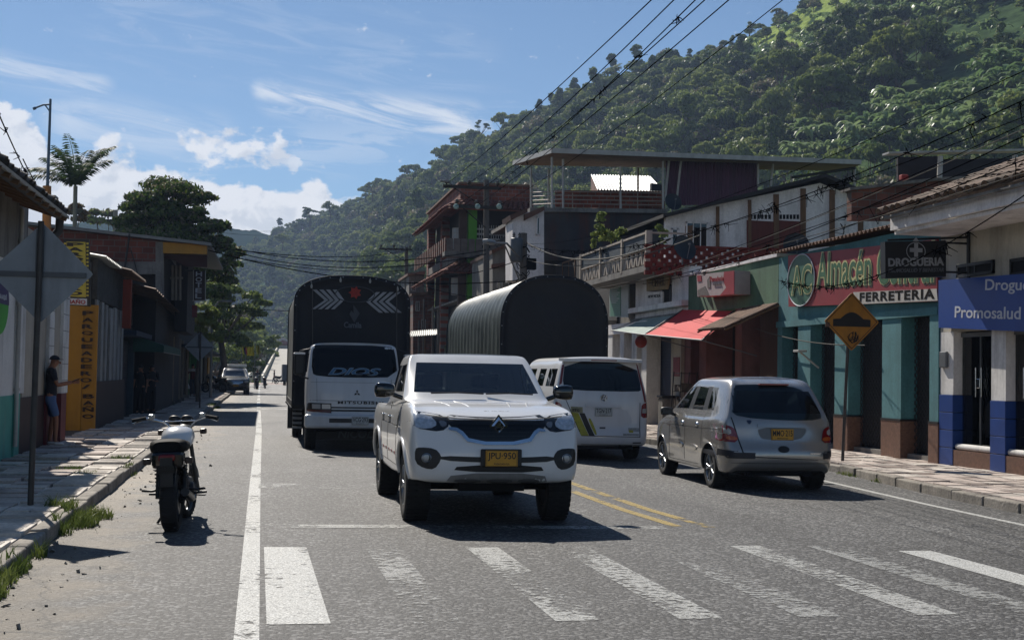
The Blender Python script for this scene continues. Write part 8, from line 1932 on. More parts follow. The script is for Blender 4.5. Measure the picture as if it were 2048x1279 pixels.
# == buildings, left side
XL = -3.95
MAR = M('maroon_base', '#2c1317', .7, var=.25, dirt=.3); MARR = M('maroon_red', '#5b1520', .7, var=.2, dirt=.3); TEALL = M('teal_left', '#4f9a8c', .8, var=.2, scale=2, dirt=.5, dirtcol='#6d7f78'); CRL = M('cream_left', '#a8a092', .9, var=.1, dirt=.3); YELW = M('yellow_gate', '#a97512', .65, var=.1, dirt=.25, dirtcol='#5a430f'); LBR = M('letter_brown', '#2b1408', .7); SHSTONE = M('sooty_stone', '#3a3835', .95, var=.5, scale=6, fine=.4, dirt=.4)
b = thing('corner_house', 'white and teal corner house with maroon base and overhanging eave', 'house', (XL, 22, 0)); Y0, Y1 = 12.5, Yat(130, XL)
zE = zat(60, 480, XL)
YM = Yat(46, XL); MB().box((XL-7, Y0, 0), (XL-.35, YM, zE+.9)).build('block', CRL, b); MB().box((XL-7, YM, 0), (XL-.36, Y1-.02, 3.9)).build('low_block', CRL, b)
def lp(nm, mt_, x0, x1, z0, z1, dx=0., th=.35):
 ya, yc = (Yat(x0, XL) if x0 is not None else Y0), Yat(x1, XL); return MB().box((XL-th, ya, z0), (XL+dx, yc, z1)).build(nm, mt_, b)
zt_ = zat(20, 790, XL); zw = zat(20, 585, XL)
lp('teal_wall', TEALL, None, 27, .0, zt_, .005); lp('white_wall', WHP, None, 27, zt_, zw+.5); lp('upper_wall', GRP, None, 46, zw+.5, zE+1.0, .01); lp('teal_jamb', TEALL, 27, 37, .14, zt_+.02, .04); lp('white_jamb', WHP, 27, 45, zt_+.02, zw+.5, .03)
zb = zat(100, 788, XL); lp('maroon_base', MAR, 38, 88, .0, zb, .02); lp('cream_wall', CRL, 45, 90, zb, 3.95, .0)
lp('tiled_pilaster', WHP, 90, 100, zb, 3.9, .06); lp('red_pilaster', MARR, 88, 102, .0, zb, .07); lp('door_leaf', MAR, 102, 117, .14, zb, -.2, .3); lp('cream_strip', CRL, 100, 118, zb, 3.92, .0)
lp('tiled_pilaster', WHP, 118, 130, zb, 3.88, .06); lp('red_pilaster', MARR, 117, 127, .0, zb, .07)
mb = MB()
for x0, x1 in ((90, 100), (118, 130)):
 for k in range(9): z = zb+.25+k*.33; mb.box((XL+.058, Yat(x0, XL), z), (XL+.063, Yat(x1, XL), z+.012))
mb.build('tile_joints', GRP, b)
mb = MB(); yd = Yat(27, XL); mb.tube([(XL+.06, yd, .3), (XL+.06, yd, zE+.4)], .035, 8)
for z in (1.2, 2.6, 3.6): mb.lathe([(.05, 0), (.05, .05)], 10, 'z', (XL+.06, yd, z))
mb.build('downpipe', STW, b)
c = PX(0, 607, XL+.01); r1 = .47; cs_ = [(math.cos(2*PI*k/32), math.sin(2*PI*k/32)) for k in range(32)]
mb = MB(); mb.prism([c+V((0, r1*a*1.5-.1, r1*s)) for a, s in cs_], (.02, 0, 0)); dsc = mb.build('round_sign', M('sign_green', '#2b9a2b', .5), b)
mb = MB(); mb.prism([c+V((.02, r1*a*1.5-.1, r1*s)) for a, s in cs_ if s > -.12], (.006, 0, 0)); mb.build('purple_half', M('sign_purple', '#241a5c', .5), dsc)
text('PAGA AQUÍ', WL, c+V((.03, -.45, .06)), (0, 1, 0), (0, 0, 1), .80, .10, .01, .02, dsc)
e0, e1 = PX(-60, 290, -3.3), PX(126, 432, -3.3); zE1 = e1.z
mb = MB(); ye = e1.y; zg = (PX(60, 381, -3.3).z)
tileroof('tile_roof', M('grey_tile', '#4d4a47', .9, var=.4, scale=5, dirt=.6), [(-3.4, 12, zg+.08), (-3.4, ye, zg+.08), (-7.5, ye, zg+1.9), (-7.5, 12, zg+1.9)], .26, b, 77)
mb = MB(); mb.lathe([(.075, 12-0), (.08, ye)], 12, 'y', (-3.33, 0, zg+.0))
for k in range(24): mb.lathe([(.085, 12+k*(ye-12)/24), (.085, 12.06+k*(ye-12)/24)], 12, 'y', (-3.33, 0, zg))
mb.tube([(-3.33, ye-.1, zg), (-3.35, ye-.05, zg-.25), (-3.6, ye-.1, zg-.55), (XL+.05, ye-.2, zg-.75)], .07, 8); mb.build('gutter', M('gutter', '#3f3c3a', .7, var=.3, scale=3), b)
MB().hexa([(-3.2, 12, zg-.05), (-3.2, ye, zg-.05), (XL-.2, ye, zg+.22), (XL-.2, 12, zg+.22)], [(-3.2, 12, zg-.0), (-3.2, ye, zg-.0), (XL-.2, ye, zg+.27), (XL-.2, 12, zg+.27)]).build('soffit', CRL, b)
mb = MB()
for k in range(18): y = 12.3+k*(ye-12.6)/17; mb.tube([(-3.2, y, zg-.08), (XL, y, zg+.16)], .04, 5)
mb.build('rafters', WOODB, b)
def backsign(base, cpx, Y, hd, label, group, face='grey'):
 t = thing('road_sign', label, 'road sign', base, group=group); c = PY(*cpx, Y); mb = MB(); zt_ = c.z+hd*1.02
 mb.box((base[0]-.03, Y-.06, .1), (base[0]+.03, Y-.0, zt_), bev=.008) if False else mb.tube([(base[0], Y-.03, 0), (c.x+(base[0]-c.x)*.35, Y-.03, zt_)], .032, 8); mb.build('pole', M('sign_pole', '#4c4845', .6, metal=.4, var=.3, scale=5), t)
 pl = MB(); rr_ = .06; pts_ = []
 for k, (dx, dz) in enumerate(((0, 1), (1, 0), (0, -1), (-1, 0))): nx, nz = ((1, 0), (0, -1), (-1, 0), (0, 1))[k]; p = V((dx, dz))*hd; q = V((nx, nz))*hd; pts_ += [p.lerp(V(((0, 1), (1, 0), (0, -1), (-1, 0))[k-1])*hd, .05), p*.985, p.lerp(q, .05)]
 pl.prism([V((c.x+p.x, Y+.03, c.z+p.y)) for p in pts_], (0, .006, 0)); plo = pl.build('sign_plate', M('plate_back', '#858a90', .5, metal=.45, var=.15, scale=3, dirt=.3), t)
 mb = MB(); mb.box((c.x-hd*.86, Y+.004, c.z-.045), (c.x+hd*.86, Y+.03, c.z+.01)); mb.box((c.x-.06, Y-.01, c.z-hd*.1), (c.x+.02, Y+.03, c.z+hd*.86)); mb.build('bracket', M('bracket_grey', '#54575b', .5, metal=.5), t); return t, c
backsign((-2.36, 15.0, 0), (82, 545), 15.0, .535, 'large diamond road sign seen from behind on the left pavement', 'road signs')
backsign((-2.28, 52.9, 0), (399, 693), 52.9, .56, 'smaller diamond road sign seen from behind down the left pavement', 'road signs')
t = thing('speed_bump_sign', 'yellow diamond speed bump warning sign on a thin pole', 'road sign', (10.32, 22.82, .1), group='road signs'); c = PY(1702, 643, 22.82); MB().tube([(10.30, 22.84, .1), (c.x-.02, 22.84, c.z+.3)], .03, 8).build('pole', M('sign_pole'), t); hd = .53
pl = MB(); pts_ = []
for k in range(4):
 co = [(0, 1), (1, 0), (0, -1), (-1, 0)]; p = V(co[k])*hd; q = V(co[(k+1) % 4])*hd; o = V(co[k-1])*hd; pts_ += [p.lerp(o, .06), p*.98, p.lerp(q, .06)]
MBp = pl.prism([V((c.x+p.x, 22.79, c.z+p.y)) for p in pts_], (0, .006, 0)).build('sign_plate', M('warning_yellow', '#a8721a', .5, var=.15, scale=6, dirt=.4), t)
mb = MB();
for k in range(4):
 co = [(0, 1), (1, 0), (0, -1), (-1, 0)]; a_, b_ = V(co[k])*hd*.93, V(co[(k+1) % 4])*hd*.93; mb.hexa([V((c.x+a_.x, 22.784, c.z+a_.y)), V((c.x+b_.x, 22.784, c.z+b_.y)), V((c.x+b_.x*.97, 22.784, c.z+b_.y*.97)), V((c.x+a_.x*.97, 22.784, c.z+a_.y*.97))], [V((c.x+a_.x, 22.788, c.z+a_.y)), V((c.x+b_.x, 22.788, c.z+b_.y)), V((c.x+b_.x*.97, 22.788, c.z+b_.y*.97)), V((c.x+a_.x*.97, 22.788, c.z+a_.y*.97))])
mb.build('sign_border', BLK, MBp)
mb = MB(); Z = lambda x, z: V((c.x+x, 22.782, c.z+z)); top = [Z(-.36, .04)]+[Z(-.22+.44*k/10, .05+.12*math.sin(PI*k/10)) for k in range(11)]+[Z(.36, .04), Z(.36, -.09), Z(-.36, -.09)]; mb.prism(top[::-1], (0, .004, 0)); mb.build('bump_symbol', M('symbol_black', '#15110d', .6, var=.3, scale=25), MBp)
mb = MB(); r_ = random.Random(3)
for k in range(16): a = r_.random()*6.28; p0 = Z(.03+.10*r_.random()*math.cos(a), -.28+.10*math.sin(a)); p1 = Z(.03+.10*math.cos(a+2), -.28+.10*math.sin(a+2.2)); mb.tube([p0, (p0+p1)/2+V((r_.gauss(0, .03), 0, r_.gauss(0, .03))), p1], .006, 4)
mb.build('sticker_scribble', M('symbol_black'), MBp)
MB().box((c.x-.42, c.y-.01+22.795-c.y, c.z-.1), (c.x-.5, 22.80, c.z-.02)).build('corner_rust', RUST, MBp)
# ---- parking lot with yellow gate
g0 = PY(186.5, 872, 33.6); g1 = PY(124, 872, 33.6); zt_ = PX(186, 607, XL).z
b = thing('parking_gate', 'yellow metal gate wall lettered in brown for parking and toilet', 'gate', (g0.x, g0.y, 0)); A, B = V((g1.x, g1.y, 0)), V((g0.x, g0.y, 0)); dn = (B-A).normalized(); nr = V((dn.y, -dn.x, 0)); hz_ = PY(160, 609, (A.y+B.y)/2).z
mb = MB(); mb.slab([A, B, B+V((0, 0, hz_)), A+V((0, 0, hz_))], -nr*.1)
for f in (.0, .48, .96): p = A.lerp(B, f); mb.slab([p, p+dn*.07, p+dn*.07+V((0, 0, hz_)), p+V((0, 0, hz_))], nr*.03)
for z in (.2, hz_*.5, hz_-.12): mb.slab([A+V((0, 0, z)), B+V((0, 0, z)), B+V((0, 0, z+.05)), A+V((0, 0, z+.05))], nr*.02)
gt = mb.build('gate_panel', YELW, b)
tp = A.lerp(B, .72)+nr*.04; pit = (hz_-.35)/17.2
o_ = vtext('PARQUEADERO/', LBR, tp+V((0, 0, hz_-.15)), dn, .26, pit*.64, pit, .006, .03, gt); o_ = vtext('BAÑO', LBR, tp+dn*.07+V((0, 0, hz_-.15-pit*12.4)), dn, .26, pit*.64, pit, .006, .03, gt)
b = thing('parking_sign', 'yellow upright parking sign with black checked edges and red BAÑO', 'sign', PY(152, 545, 31)); YS = 31.
mb = MB(); pry(mb, [(127, 478), (178, 479), (180, 612), (128, 609)], YS, .16); bx = mb.build('sign_box', BLK, b); mb = MB(); pry(mb, [(133, 483), (171, 484), (172, 594), (134, 592)], YS-.008, .006); mb.build('yellow_face', M('sign_yellow', '#b0a034', .5, var=.08), bx)
mb = MB()
for k in range(15):
 for x in (130, 175): y = 485+k*7.4; pry(mb, [(x-2.2, y), (x+2.2, y), (x+2.2, y+3.6), (x-2.2, y+3.6)], YS-.008, .006)
mb.build('checked_edge', M('sign_yellow'), bx); mb = MB(); pry(mb, [(132, 596), (174, 597), (174, 610), (132, 608)], YS-.008, .006); mb.build('white_face', WL, bx)
p = PY(151, 485, YS-.012); vtext('PARQUEADERO', BLK, p, (1, 0, 0), .36, .085, (PY(151, 485, YS).z-PY(151, 592, YS).z)/11, .006, .05, bx); txy('BAÑO', M('letter_red', '#8c1418', .5), YS-.012, (136, 607), (171, 608), 597, bx, .03)
MB().tube([PY(150, 520, YS+.08), V((XL-1.5, YS+.08, PY(150, 520, YS).z))], .03, 6).build('bracket', BLK, b)
# ---- white column house
b = thing('column_house', 'shuttered house with white vertical boards over a maroon base', 'house', (XL, 38, 0)); Ya, Yb = Yat(187, XL), Yat(246, XL); zm = zat(190, 762, XL); zs = zat(190, 597, XL)
MB().box((XL-6, Ya+.02, 0), (XL-.1, Yb-.01, zs+.9)).build('block', SHSTONE, b); MB().box((XL-.12, Ya, 0), (XL+.06, Yb, zm)).build('maroon_base', MAR, b); MB().box((XL-.09, Ya, zm), (XL-.02, Yb, zs)).build('dark_backing', VDK, b)
mb = MB(); r_ = random.Random(4); n_ = 7
for k in range(n_): y = Ya+.05+(Yb-Ya)*k/n_; w = (Yb-Ya)/n_*(.42+.3*r_.random()); mb.box((XL-.03, y, zm-.0), (XL+.03, y+w, zs-.1*r_.random()))
mb.build('white_boards', M('board_white', '#a19d98', .85, var=.2, scale=2, dirt=.5), b); MB().box((XL-.09, Ya, zs), (XL+.03, Yb, zs+.95)).build('upper_wall', SHSTONE, b)
corr('pale_sheet_roof', SHEETW, [(XL+.25, Ya-.3, zs+1.0), (XL+.25, Ya+3.5, zs+1.0), (XL-3, Ya+3.5, zs+1.5), (XL-3, Ya-.3, zs+1.5)], 12, .03, b); corr('dark_sheet_roof', RUST, [(XL+.5, Ya+3.4, zs+.95), (XL+.5, Yb+1, zs+.95), (XL-3, Yb+1, zs+1.7), (XL-3, Ya+3.4, zs+1.7)], 18, .03, b)
# ---- brick upper storey facing the camera
b = thing('brick_hotel', 'long brick upper storey with yellow beam and sheet roof over the left shops', 'building', (-6, 47, 0)); YB = 46.
mb = MB(); pry(mb, [(40, 452), (118, 458), (322, 482), (322, 525), (40, 525)], YB, .3); mb.build('brick_wall', brickmat('brick_left', '#7c4234', '#5f3026', '#6b625b'), b)
mb = MB(); pry(mb, [(40, 523), (326, 523), (326, 548), (40, 548)], YB-.05, .3); pry(mb, [(311, 482), (327, 484), (327, 600), (311, 600)], YB-.08, .3); mb.build('concrete_frame', GRP, b); q0, q1 = PY(40, 550, YB), PY(312, 550, YB); MB().box((q0.x, YB+.35, 0), (q1.x, YB+14, q0.z+1.2)).build('block', DKW, b);
mb = MB(); pry(mb, [(326, 484), (414, 489), (414, 508), (326, 506)], YB-.1, .25); mb.build('yellow_beam', M('beam_yellow', '#a3761c', .7, var=.15, dirt=.3), b); mb = MB(); pry(mb, [(326, 508), (414, 510), (414, 534), (370, 532), (350, 520), (326, 516)], YB+.2, .2); mb.build('red_beam', M('beam_red', '#2e1210', .8), b)
a1, a2 = PY(30, 446, YB-.3), PY(422, 491, YB-.3); mb = MB(); mb.hexa([a1, a2, a2+V((0, 14, .2)), a1+V((0, 14, .2))], [a1+V((0, 0, .1)), a2+V((0, 0, .1)), a2+V((0, 14, .3)), a1+V((0, 14, .3))]); mb.build('sheet_roof', STL, b)
a3 = PY(412, 500, YB+7); MB().box((PY(330, 500, YB).x, YB+6, 3.0), (a3.x+.0-.6, YB+12, PY(330, 500, YB).z+.2)).build('upper_room', DKW, b)
mb = MB()
for x in (345, 352, 360): mb.tube([PY(x, 530, YB+1), PY(x, 600, YB+1)], .05, 5)
mb.tube([PY(340, 556, YB+1), PY(366, 556, YB+1)], .04, 5); mb.build('balcony_post', M('post_pale', '#756b5e', .8), b)
for k, p in enumerate(((262, 500), (285, 505))): mb = MB();
mb = MB(); mb.tube([PY(259, 468, YB-.3), PY(248, 548, YB-.3)], .035, 5); mb.tube([PY(262, 500, YB-.35), PY(275, 545, YB-.35)], .02, 5); mb.build('roof_prop', BLK, b)
b = thing('hotel_sign', 'dark red upright hotel sign with white letters over the pavement', 'sign', PY(398, 570, 50)); YS = 50.
mb = MB(); pry(mb, [(386, 542), (411, 542), (411, 600), (386, 600)], YS, .15); bx = mb.build('sign_box', M('sign_maroon', '#2b0f12', .5), b); mb = MB()
for x in (386, 410): pry(mb, [(x, 540), (x+1.6, 540), (x+1.6, 601), (x, 601)], YS-.03, .03)
pry(mb, [(385, 600), (412, 600), (412, 601.5), (385, 601.5)], YS-.03, .03); mb.build('sign_edge', STW, bx); p = PY(398, 543, YS-.02); vtext('HOTEL', WL, p, (1, 0, 0), .22, .17, (PY(398, 543, YS).z-PY(398, 598, YS).z)/5, .008, .02, bx); txy('Casa', WL, YS-.02, (388, 608), (409, 608), 602, bx, .01)
mb = MB(); pry(mb, [(384, 610), (394, 610), (394, 634), (384, 634)], YS, .12); mb.build('lower_panel', M('panel_red', '#6e1a1a', .6), b); MB().tube([PY(399, 541, YS+.07), PY(370, 541, YS+.07)], .03, 5).build('bracket', BLK, b)
# ---- shops with green awning
b = thing('awning_shop', 'dark two storey shop with orange posts and blue balcony', 'shop', (XL, 48, 0)); Ya, Yb = Yat(246, XL)+.02, Yat(345, XL); zq = zat(250, 660, XL); z2 = zat(250, 560, XL)
MB().box((XL-6, Ya, 0), (XL-.3, Yb, z2)).build('block', DKW, b); MB().box((XL-.32, Ya, zq-.15), (XL+.35, Yb, zq)).build('floor_slab', M('slab_blue', '#1c2c3f', .8), b)
for x0, x1 in ((251, 262), (299, 309)): mb = MB(); X_ = PY((x0+x1)/2, 640, Yat(x0, XL+.2)).x; y = Yat(x0, XL+.25); mb.box((XL+.12, y, zq), (XL+.34, y+.30, zq+1.35)); mb.build('orange_post', M('orange_post', '#8a3016', .7, var=.2), b)
corr('sheet_roof', RUST, [(XL+.9, Ya-.5, z2-.25), (XL+.9, Yb+.5, z2-.6), (XL-3, Yb+.5, z2+.5), (XL-3, Ya-.5, z2+.6)], 30, .03, b)
for k in range(5):
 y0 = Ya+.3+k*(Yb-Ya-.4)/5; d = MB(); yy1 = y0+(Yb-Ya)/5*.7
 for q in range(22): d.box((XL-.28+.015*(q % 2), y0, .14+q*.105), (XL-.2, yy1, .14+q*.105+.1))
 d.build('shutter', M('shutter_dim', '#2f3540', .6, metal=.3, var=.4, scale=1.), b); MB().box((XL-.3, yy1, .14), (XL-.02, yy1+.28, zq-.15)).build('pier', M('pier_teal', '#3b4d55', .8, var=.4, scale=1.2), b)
mb = MB(); mb.box((XL+.30, Yb-7, zq), (XL+.34, Yb-1, zq+.75)); mb.build('balcony_front', M('balcony_blue', '#1b2550', .7, var=.3), b)
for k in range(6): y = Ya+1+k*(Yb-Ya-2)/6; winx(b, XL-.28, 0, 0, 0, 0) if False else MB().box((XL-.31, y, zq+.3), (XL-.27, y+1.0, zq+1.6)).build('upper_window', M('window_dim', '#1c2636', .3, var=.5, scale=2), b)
a = thing('green_awning', 'dark green canvas awning over the left shop', 'awning', (XL, 46, 0)); za = PY(280, 690, 44).z; zf_ = PY(280, 703, 44).z; X1 = PY(327, 690, 44).x; Y0_, Y1_ = 44., 53.
mb = MB(); mb.hexa([(XL-.05, Y0_, za+.3), (X1, Y0_, za), (X1, Y1_, za), (XL-.05, Y1_, za+.3)], [(XL-.05, Y0_, za+.32), (X1, Y0_, za+.02), (X1, Y1_, za+.02), (XL-.05, Y1_, za+.32)]); mb.prism([V((XL-.05, Y0_-.01, za+.3)), V((X1, Y0_-.01, za+.01)), V((X1, Y0_-.01, zf_)), V((XL-.05, Y0_-.01, zf_))], (0, -.015, 0)); mb.box((X1, Y0_, zf_), (X1+.015, Y1_, za)); mb.build('canvas', GRNC, a); MB().tube([(X1, Y0_, zf_), (X1, Y1_, zf_)], .02, 5).build('frame', STL, a)
mb = MB(); s = thing('white_signboards', 'pale shop signboards hung from the blue balcony', 'sign', PY(362, 630, 54)); pry(mb, [(352, 598), (377, 600), (377, 664), (352, 662)], 54, .1); sb = mb.build('board', M('board_pale', '#6e7480', .6, var=.2), s); mb = MB(); pry(mb, [(362, 608), (372, 608), (372, 628), (362, 628)], 53.98, .015); mb.build('red_picture', M('picture_red', '#6a2f33', .6, var=.3, scale=6), sb); mb = MB(); pry(mb, [(363, 634), (371, 634), (371, 656), (363, 656)], 53.98, .015); mb.build('blue_picture', M('picture_blue', '#5f7c92', .6, var=.3, scale=6), sb)
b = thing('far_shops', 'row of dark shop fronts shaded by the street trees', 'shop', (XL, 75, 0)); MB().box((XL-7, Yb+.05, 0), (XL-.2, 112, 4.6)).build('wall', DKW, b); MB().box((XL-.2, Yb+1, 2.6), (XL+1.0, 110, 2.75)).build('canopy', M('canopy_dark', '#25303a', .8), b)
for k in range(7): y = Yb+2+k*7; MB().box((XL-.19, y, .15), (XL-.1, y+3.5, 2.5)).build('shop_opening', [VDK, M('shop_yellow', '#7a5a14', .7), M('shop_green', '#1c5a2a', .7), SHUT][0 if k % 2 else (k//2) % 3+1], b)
for x, Y in ((343, 56), (357, 60), (363, 64), (373, 70)): t = thing('awning_post', 'pale upright post %s under the left arcade' % {343: 'nearest', 357: 'second', 363: 'third', 373: 'farthest'}[x], 'post', PY(x, 760, Y), group='posts of the left arcade'); p = PY(x, 760, Y); MB().tube([(p.x, Y, .1), (p.x, Y, 2.9)], .08, 8).build('shaft', M('post_pale', '#756b5e'), t); MB().box((p.x-.14, Y-.14, .1), (p.x+.14, Y+.14, .3)).build('foot', GRP, t)
gg = thing('green_signboard', 'bright green shop board behind the walking man', 'sign', PY(380, 720, 80)); mb = MB(); pry(mb, [(362, 700), (400, 706), (400, 736), (362, 736)], 80, .1); mb.build('board', M('board_green', '#1f6a38', .7, var=.2), gg)
for k, (x, y0, y1, Y, cols, lab) in enumerate(((499, 682, 711, 104, ('#d8c812', '#d8c812', '#c9b912'), 'bright yellow banner hanging on the far left'), (515, 690, 708, 112, ('#8f8a1c', '#a39a20', '#77721c'), 'smaller dull yellow banner behind the bright one'), (488, 686, 708, 103, ('#c9b912', '#1c2a6a', '#8a1420'), 'dark tricolour flag hanging left of the yellow banner'))):
 t = thing('banner', lab, 'flag', PY(x, y1, Y), group='flags on the left'); n_ = 8; w = 7 if k == 0 else 4.5
 for j, col in enumerate(cols):
  mb = MB(); vs = []
  for i in range(n_+1):
   xx = x-w+2*w*(j+i/n_)/3
   for q in range(6): p = PY(xx+q*.5, y0+(y1-y0)*q/5, Y); vs.append(p+V((0, .12*math.sin((xx)*1.1), 0)))
  mb.add(vs, [(i*6+q, i*6+q+1, (i+1)*6+q+1, (i+1)*6+q) for i in range(n_) for q in range(5)], 0, True); mb.add([V(v)+V((0, .01, 0)) for v in vs], [(i*6+q, (i+1)*6+q, (i+1)*6+q+1, i*6+q+1) for i in range(n_) for q in range(5)], 0, True); mb.build('cloth', M('flag'+col, col, .7, var=.1), t, fix=False)
 p = PY(x-w, y0, Y); mb = MB(); mb.tube([(p.x, Y, p.z+.15), (p.x, Y, 0.1)], .03, 5); mb.build('staff', STL, t)
t = thing('grey_box_truck', 'grey box body of a vehicle parked behind the black truck', 'truck', (2.9, 150, 0)); q0, q1 = PY(565, 728, 150), PY(590, 765, 150); MB().box((q0.x, 150, .5), (q0.x+2.2, 156, q0.z), bev=.05).build('box_body', M('box_grey', '#4e5055', .6, var=.15), t); mb = MB()
for x in (q0.x+.3, q0.x+1.9):
 for y in (151, 155): mb.lathe([(0, -.12), (.42, -.12), (.42, .12), (0, .12)], 16, 'x', (x, y, .42))
mb.build('wheels', RUB, t)
for k, (x, y, Y, w, lab) in enumerate(((556, 682, 430, 9, 'pale house at the top of the far bridge road'), (566, 690, 420, 7, 'low white house beside the far bridge road'), (549, 690, 440, 7, 'small grey roofed house left of the bridge head'))):
 c = PY(x, y, Y); t = thing('distant_house', lab, 'house', c+V((0, 0, -3)), group='houses at the bridge head'); MB().box((c.x-w/2, Y, c.z-5), (c.x+w/2, Y+8, c.z)).build('wall', [WHP, CR, GRP][k], t); MB().prism([V((c.x-w*.56, Y-.4, c.z)), V((c.x+w*.56, Y-.4, c.z)), V((c.x, Y-.4, c.z+1.6))], (0, 9, 0)).build('roof', [SHEETW, TILER, STL][k], t); MB().box((c.x-w*.3, Y-.05, c.z-2.2), (c.x-w*.1, Y-.01, c.z-1)).build('window', VDK, t)
# == poles, lamps and cables
PC = M('pole_concrete', '#5d5954', .9, var=.25, scale=2, dirt=.4)
def pole(name, label, x, Y, ytop, r0=.16, r1=.10, mat=None, arms=(), z0=.1, lean=0.):
 p = PY(x, 760, Y); tz = PY(x, ytop, Y).z; tx = PY(x, ytop, Y).x; t = thing(name, label, 'utility pole', (p.x, Y, z0), group='utility poles'); MB().tube([(p.x, Y, z0-.1), ((p.x+tx)/2, Y, (z0+tz)/2), (tx, Y, tz)], [r0, (r0+r1)/2, r1], 10).build('shaft', mat or PC, t)
 for (y, x0, x1) in arms:
  a, b_ = PY(x0, y, Y-.15), PY(x1, y, Y-.15); mb = MB(); mb.box((a.x, Y-.2, min(a.z, b_.z)-.06), (b_.x, Y-.08, min(a.z, b_.z)+.06)); mb.tube([(a.x+(b_.x-a.x)*.15, Y-.14, a.z), (tx, Y-.1, a.z-.8)], .025, 5); mb.build('crossarm', M('arm_dark', '#2b2724', .8), t)
  for f in (.06, .45, .94): q = V((a.x+(b_.x-a.x)*f, Y-.14, a.z)); mb = MB(); mb.lathe([(.03, 0), (.03, .06), (.09, .08), (.05, .12), (.09, .14), (.05, .18), (.07, .2), (0, .24)], 12, 'z', q+V((0, 0, .05))); mb.build('insulator', M('insulator', '#2a2422', .3, coat=.5), t)
 return t, V((tx, Y, tz))
t, top1 = pole('power_pole', 'tall concrete power pole with two crossarms before the brick building', 973, 52, 360, arms=((372, 886, 1002), (412, 908, 1006)))
for x in (912, 955, 998): c = PY(x, 413, 51.6); mb = MB(); mb.lathe([(0, -.05), (.08, -.04), (.11, -.02), (.07, .0), (.10, .02), (.06, .04), (0, .05)], 18, 'y', c); mb.build('glass_insulator', M('glass_insulator', '#8fa8a0', .15, var=.2, coat=.8), t)
mb = MB(); mb.tube([PY(905, 370, 51.8), PY(893, 362, 51.0)], .03, 6); mb.box(tuple(PY(893, 362, 51.0)-V((.25, .06, .04))), tuple(PY(893, 362, 51.0)+V((.1, .06, .04))), bev=.02); mb.build('lamp_arm', STL, t)
t, top2 = pole('street_light_pole', 'thick concrete pole with transformer, street light and tangled wires', 1047, 47, 466, .17, .13)
c = PY(1033, 500, 46.7); mb = MB(); mb.lathe([(0, -.42), (.20, -.42), (.22, -.38), (.22, .38), (.20, .42), (0, .42)], 18, 'z', c); mb.build('transformer', M('transformer', '#4d5256', .5, metal=.4, var=.2), t); mb = MB()
for k in (-.1, .1): mb.lathe([(.04, 0), (.06, .05), (.03, .08), (.06, .11), (.02, .2)], 10, 'z', c+V((k, 0, .42)))
mb.build('bushing', M('insulator'), t)
la, lb_ = PY(1040, 498, 46.6), PY(985, 486, 44.5); mb = MB(); mb.tube([la-V((0, 0, .3)), la.lerp(lb_, .5)+V((0, 0, .1)), lb_], .035, 8); mb.tube([la-V((0, 0, 1.1)), la.lerp(lb_, .55)], .03, 6); mb.build('lamp_arm', STL, t); d_ = (lb_-la).normalized(); mb = MB(); mb.T = frameM(lb_, d_, V((0, 1, 0))); mb.box((-.05, -.13, -.09), (.62, .13, .06), bev=.06); mb.T = None; mb.build('lamp_head', M('lamp_head', '#7d8387', .4, metal=.4), t)
mb = MB(); r_ = random.Random(8)
for k in range(10): z = top2.z-.6-k*.28; a_ = r_.random()*6.28; mb.tube([V((top2.x+.24*math.cos(a_+j*.7), 47+.24*math.sin(a_+j*.7), z+.12*math.sin(j*1.7+k))) for j in range(10)], .018, 4)
mb.box((top2.x+.12, 46.8, top2.z-1.3), (top2.x+.45, 47.1, top2.z-.9), bev=.02); mb.build('wire_tangle', M('cable_black', '#060606', 1., spec=.0), t)
pole('far_pole', 'wooden looking pole with a long crossarm above the black truck', 813, 86, 494, .16, .11, arms=((497, 758, 824),))
for k, (x, Y, yt_, lab) in enumerate(((848, 76, 598, 'slim pole left of the green tarpaulin'), (866, 72, 612, 'pole with a small lamp beside the green tarpaulin'), (877, 62, 618, 'short pole touching the green tarpaulin'), (838, 80, 640, 'low pole near the stall'))): pole('slim_pole', lab, x, Y, yt_, .08, .06)
pole('street_pole', 'pale transformer pole behind the brick wall on the left', 231, 100, 420, .2, .17, M('pole_pale', '#8f8a7e', .9), arms=((440, 214, 244),))
t, tm = pole('mast_pole', 'orange tinted post carrying a thin mast with a bent arm', 94, 30, 372, .11, .09, M('post_orange', '#9a6a3c', .9, var=.2)); a_, b_ = PY(95, 372, 30), PY(101, 198, 30); MB().tube([a_, b_], [.035, .025], 8).build('mast', M('mast_steel', '#4f6273', .5, metal=.5), t); mb = MB(); mb.tube([PY(100, 209, 30), PY(86, 210, 30), PY(68, 217, 30)], .02, 6); mb.tube([PY(99, 222, 30), PY(90, 210, 30)], .016, 6); mb.tube([PY(68, 215, 30), PY(70, 219, 30)], .04, 6); mb.build('mast_arm', M('mast_steel'), t); MB().box(tuple(PY(94, 398, 29.8)-V((.0, 0, .05))), tuple(PY(116, 398, 30.1)+V((0, .1, .05))), bev=.02).build('cross_bar', GRP, t)
t = thing('street_lamp', 'slender grey street lamp arching over the left pavement', 'street lamp', PY(421, 775, 72)); p = PY(421, 775, 72); a_ = PY(421, 640, 72); mb = MB(); mb.tube([(p.x, 72, .1), (p.x, 72, a_.z), PY(426, 618, 72), PY(437, 603, 72), PY(448, 601, 72)], [.08, .06, .045, .04, .04], 8); mb.build('shaft', M('lamp_grey', '#7c7f80', .5, metal=.4), t); q = PY(448, 601, 72); MB().box((q.x-.1, 71.9, q.z-.06), (q.x+.4, 72.1, q.z+.04), bev=.03).build('lamp_head', M('lamp_head'), t)
CB = M('cable_black', '#060606', 1., spec=.0); CBL = M('cable_pale', '#4a4842', .9)
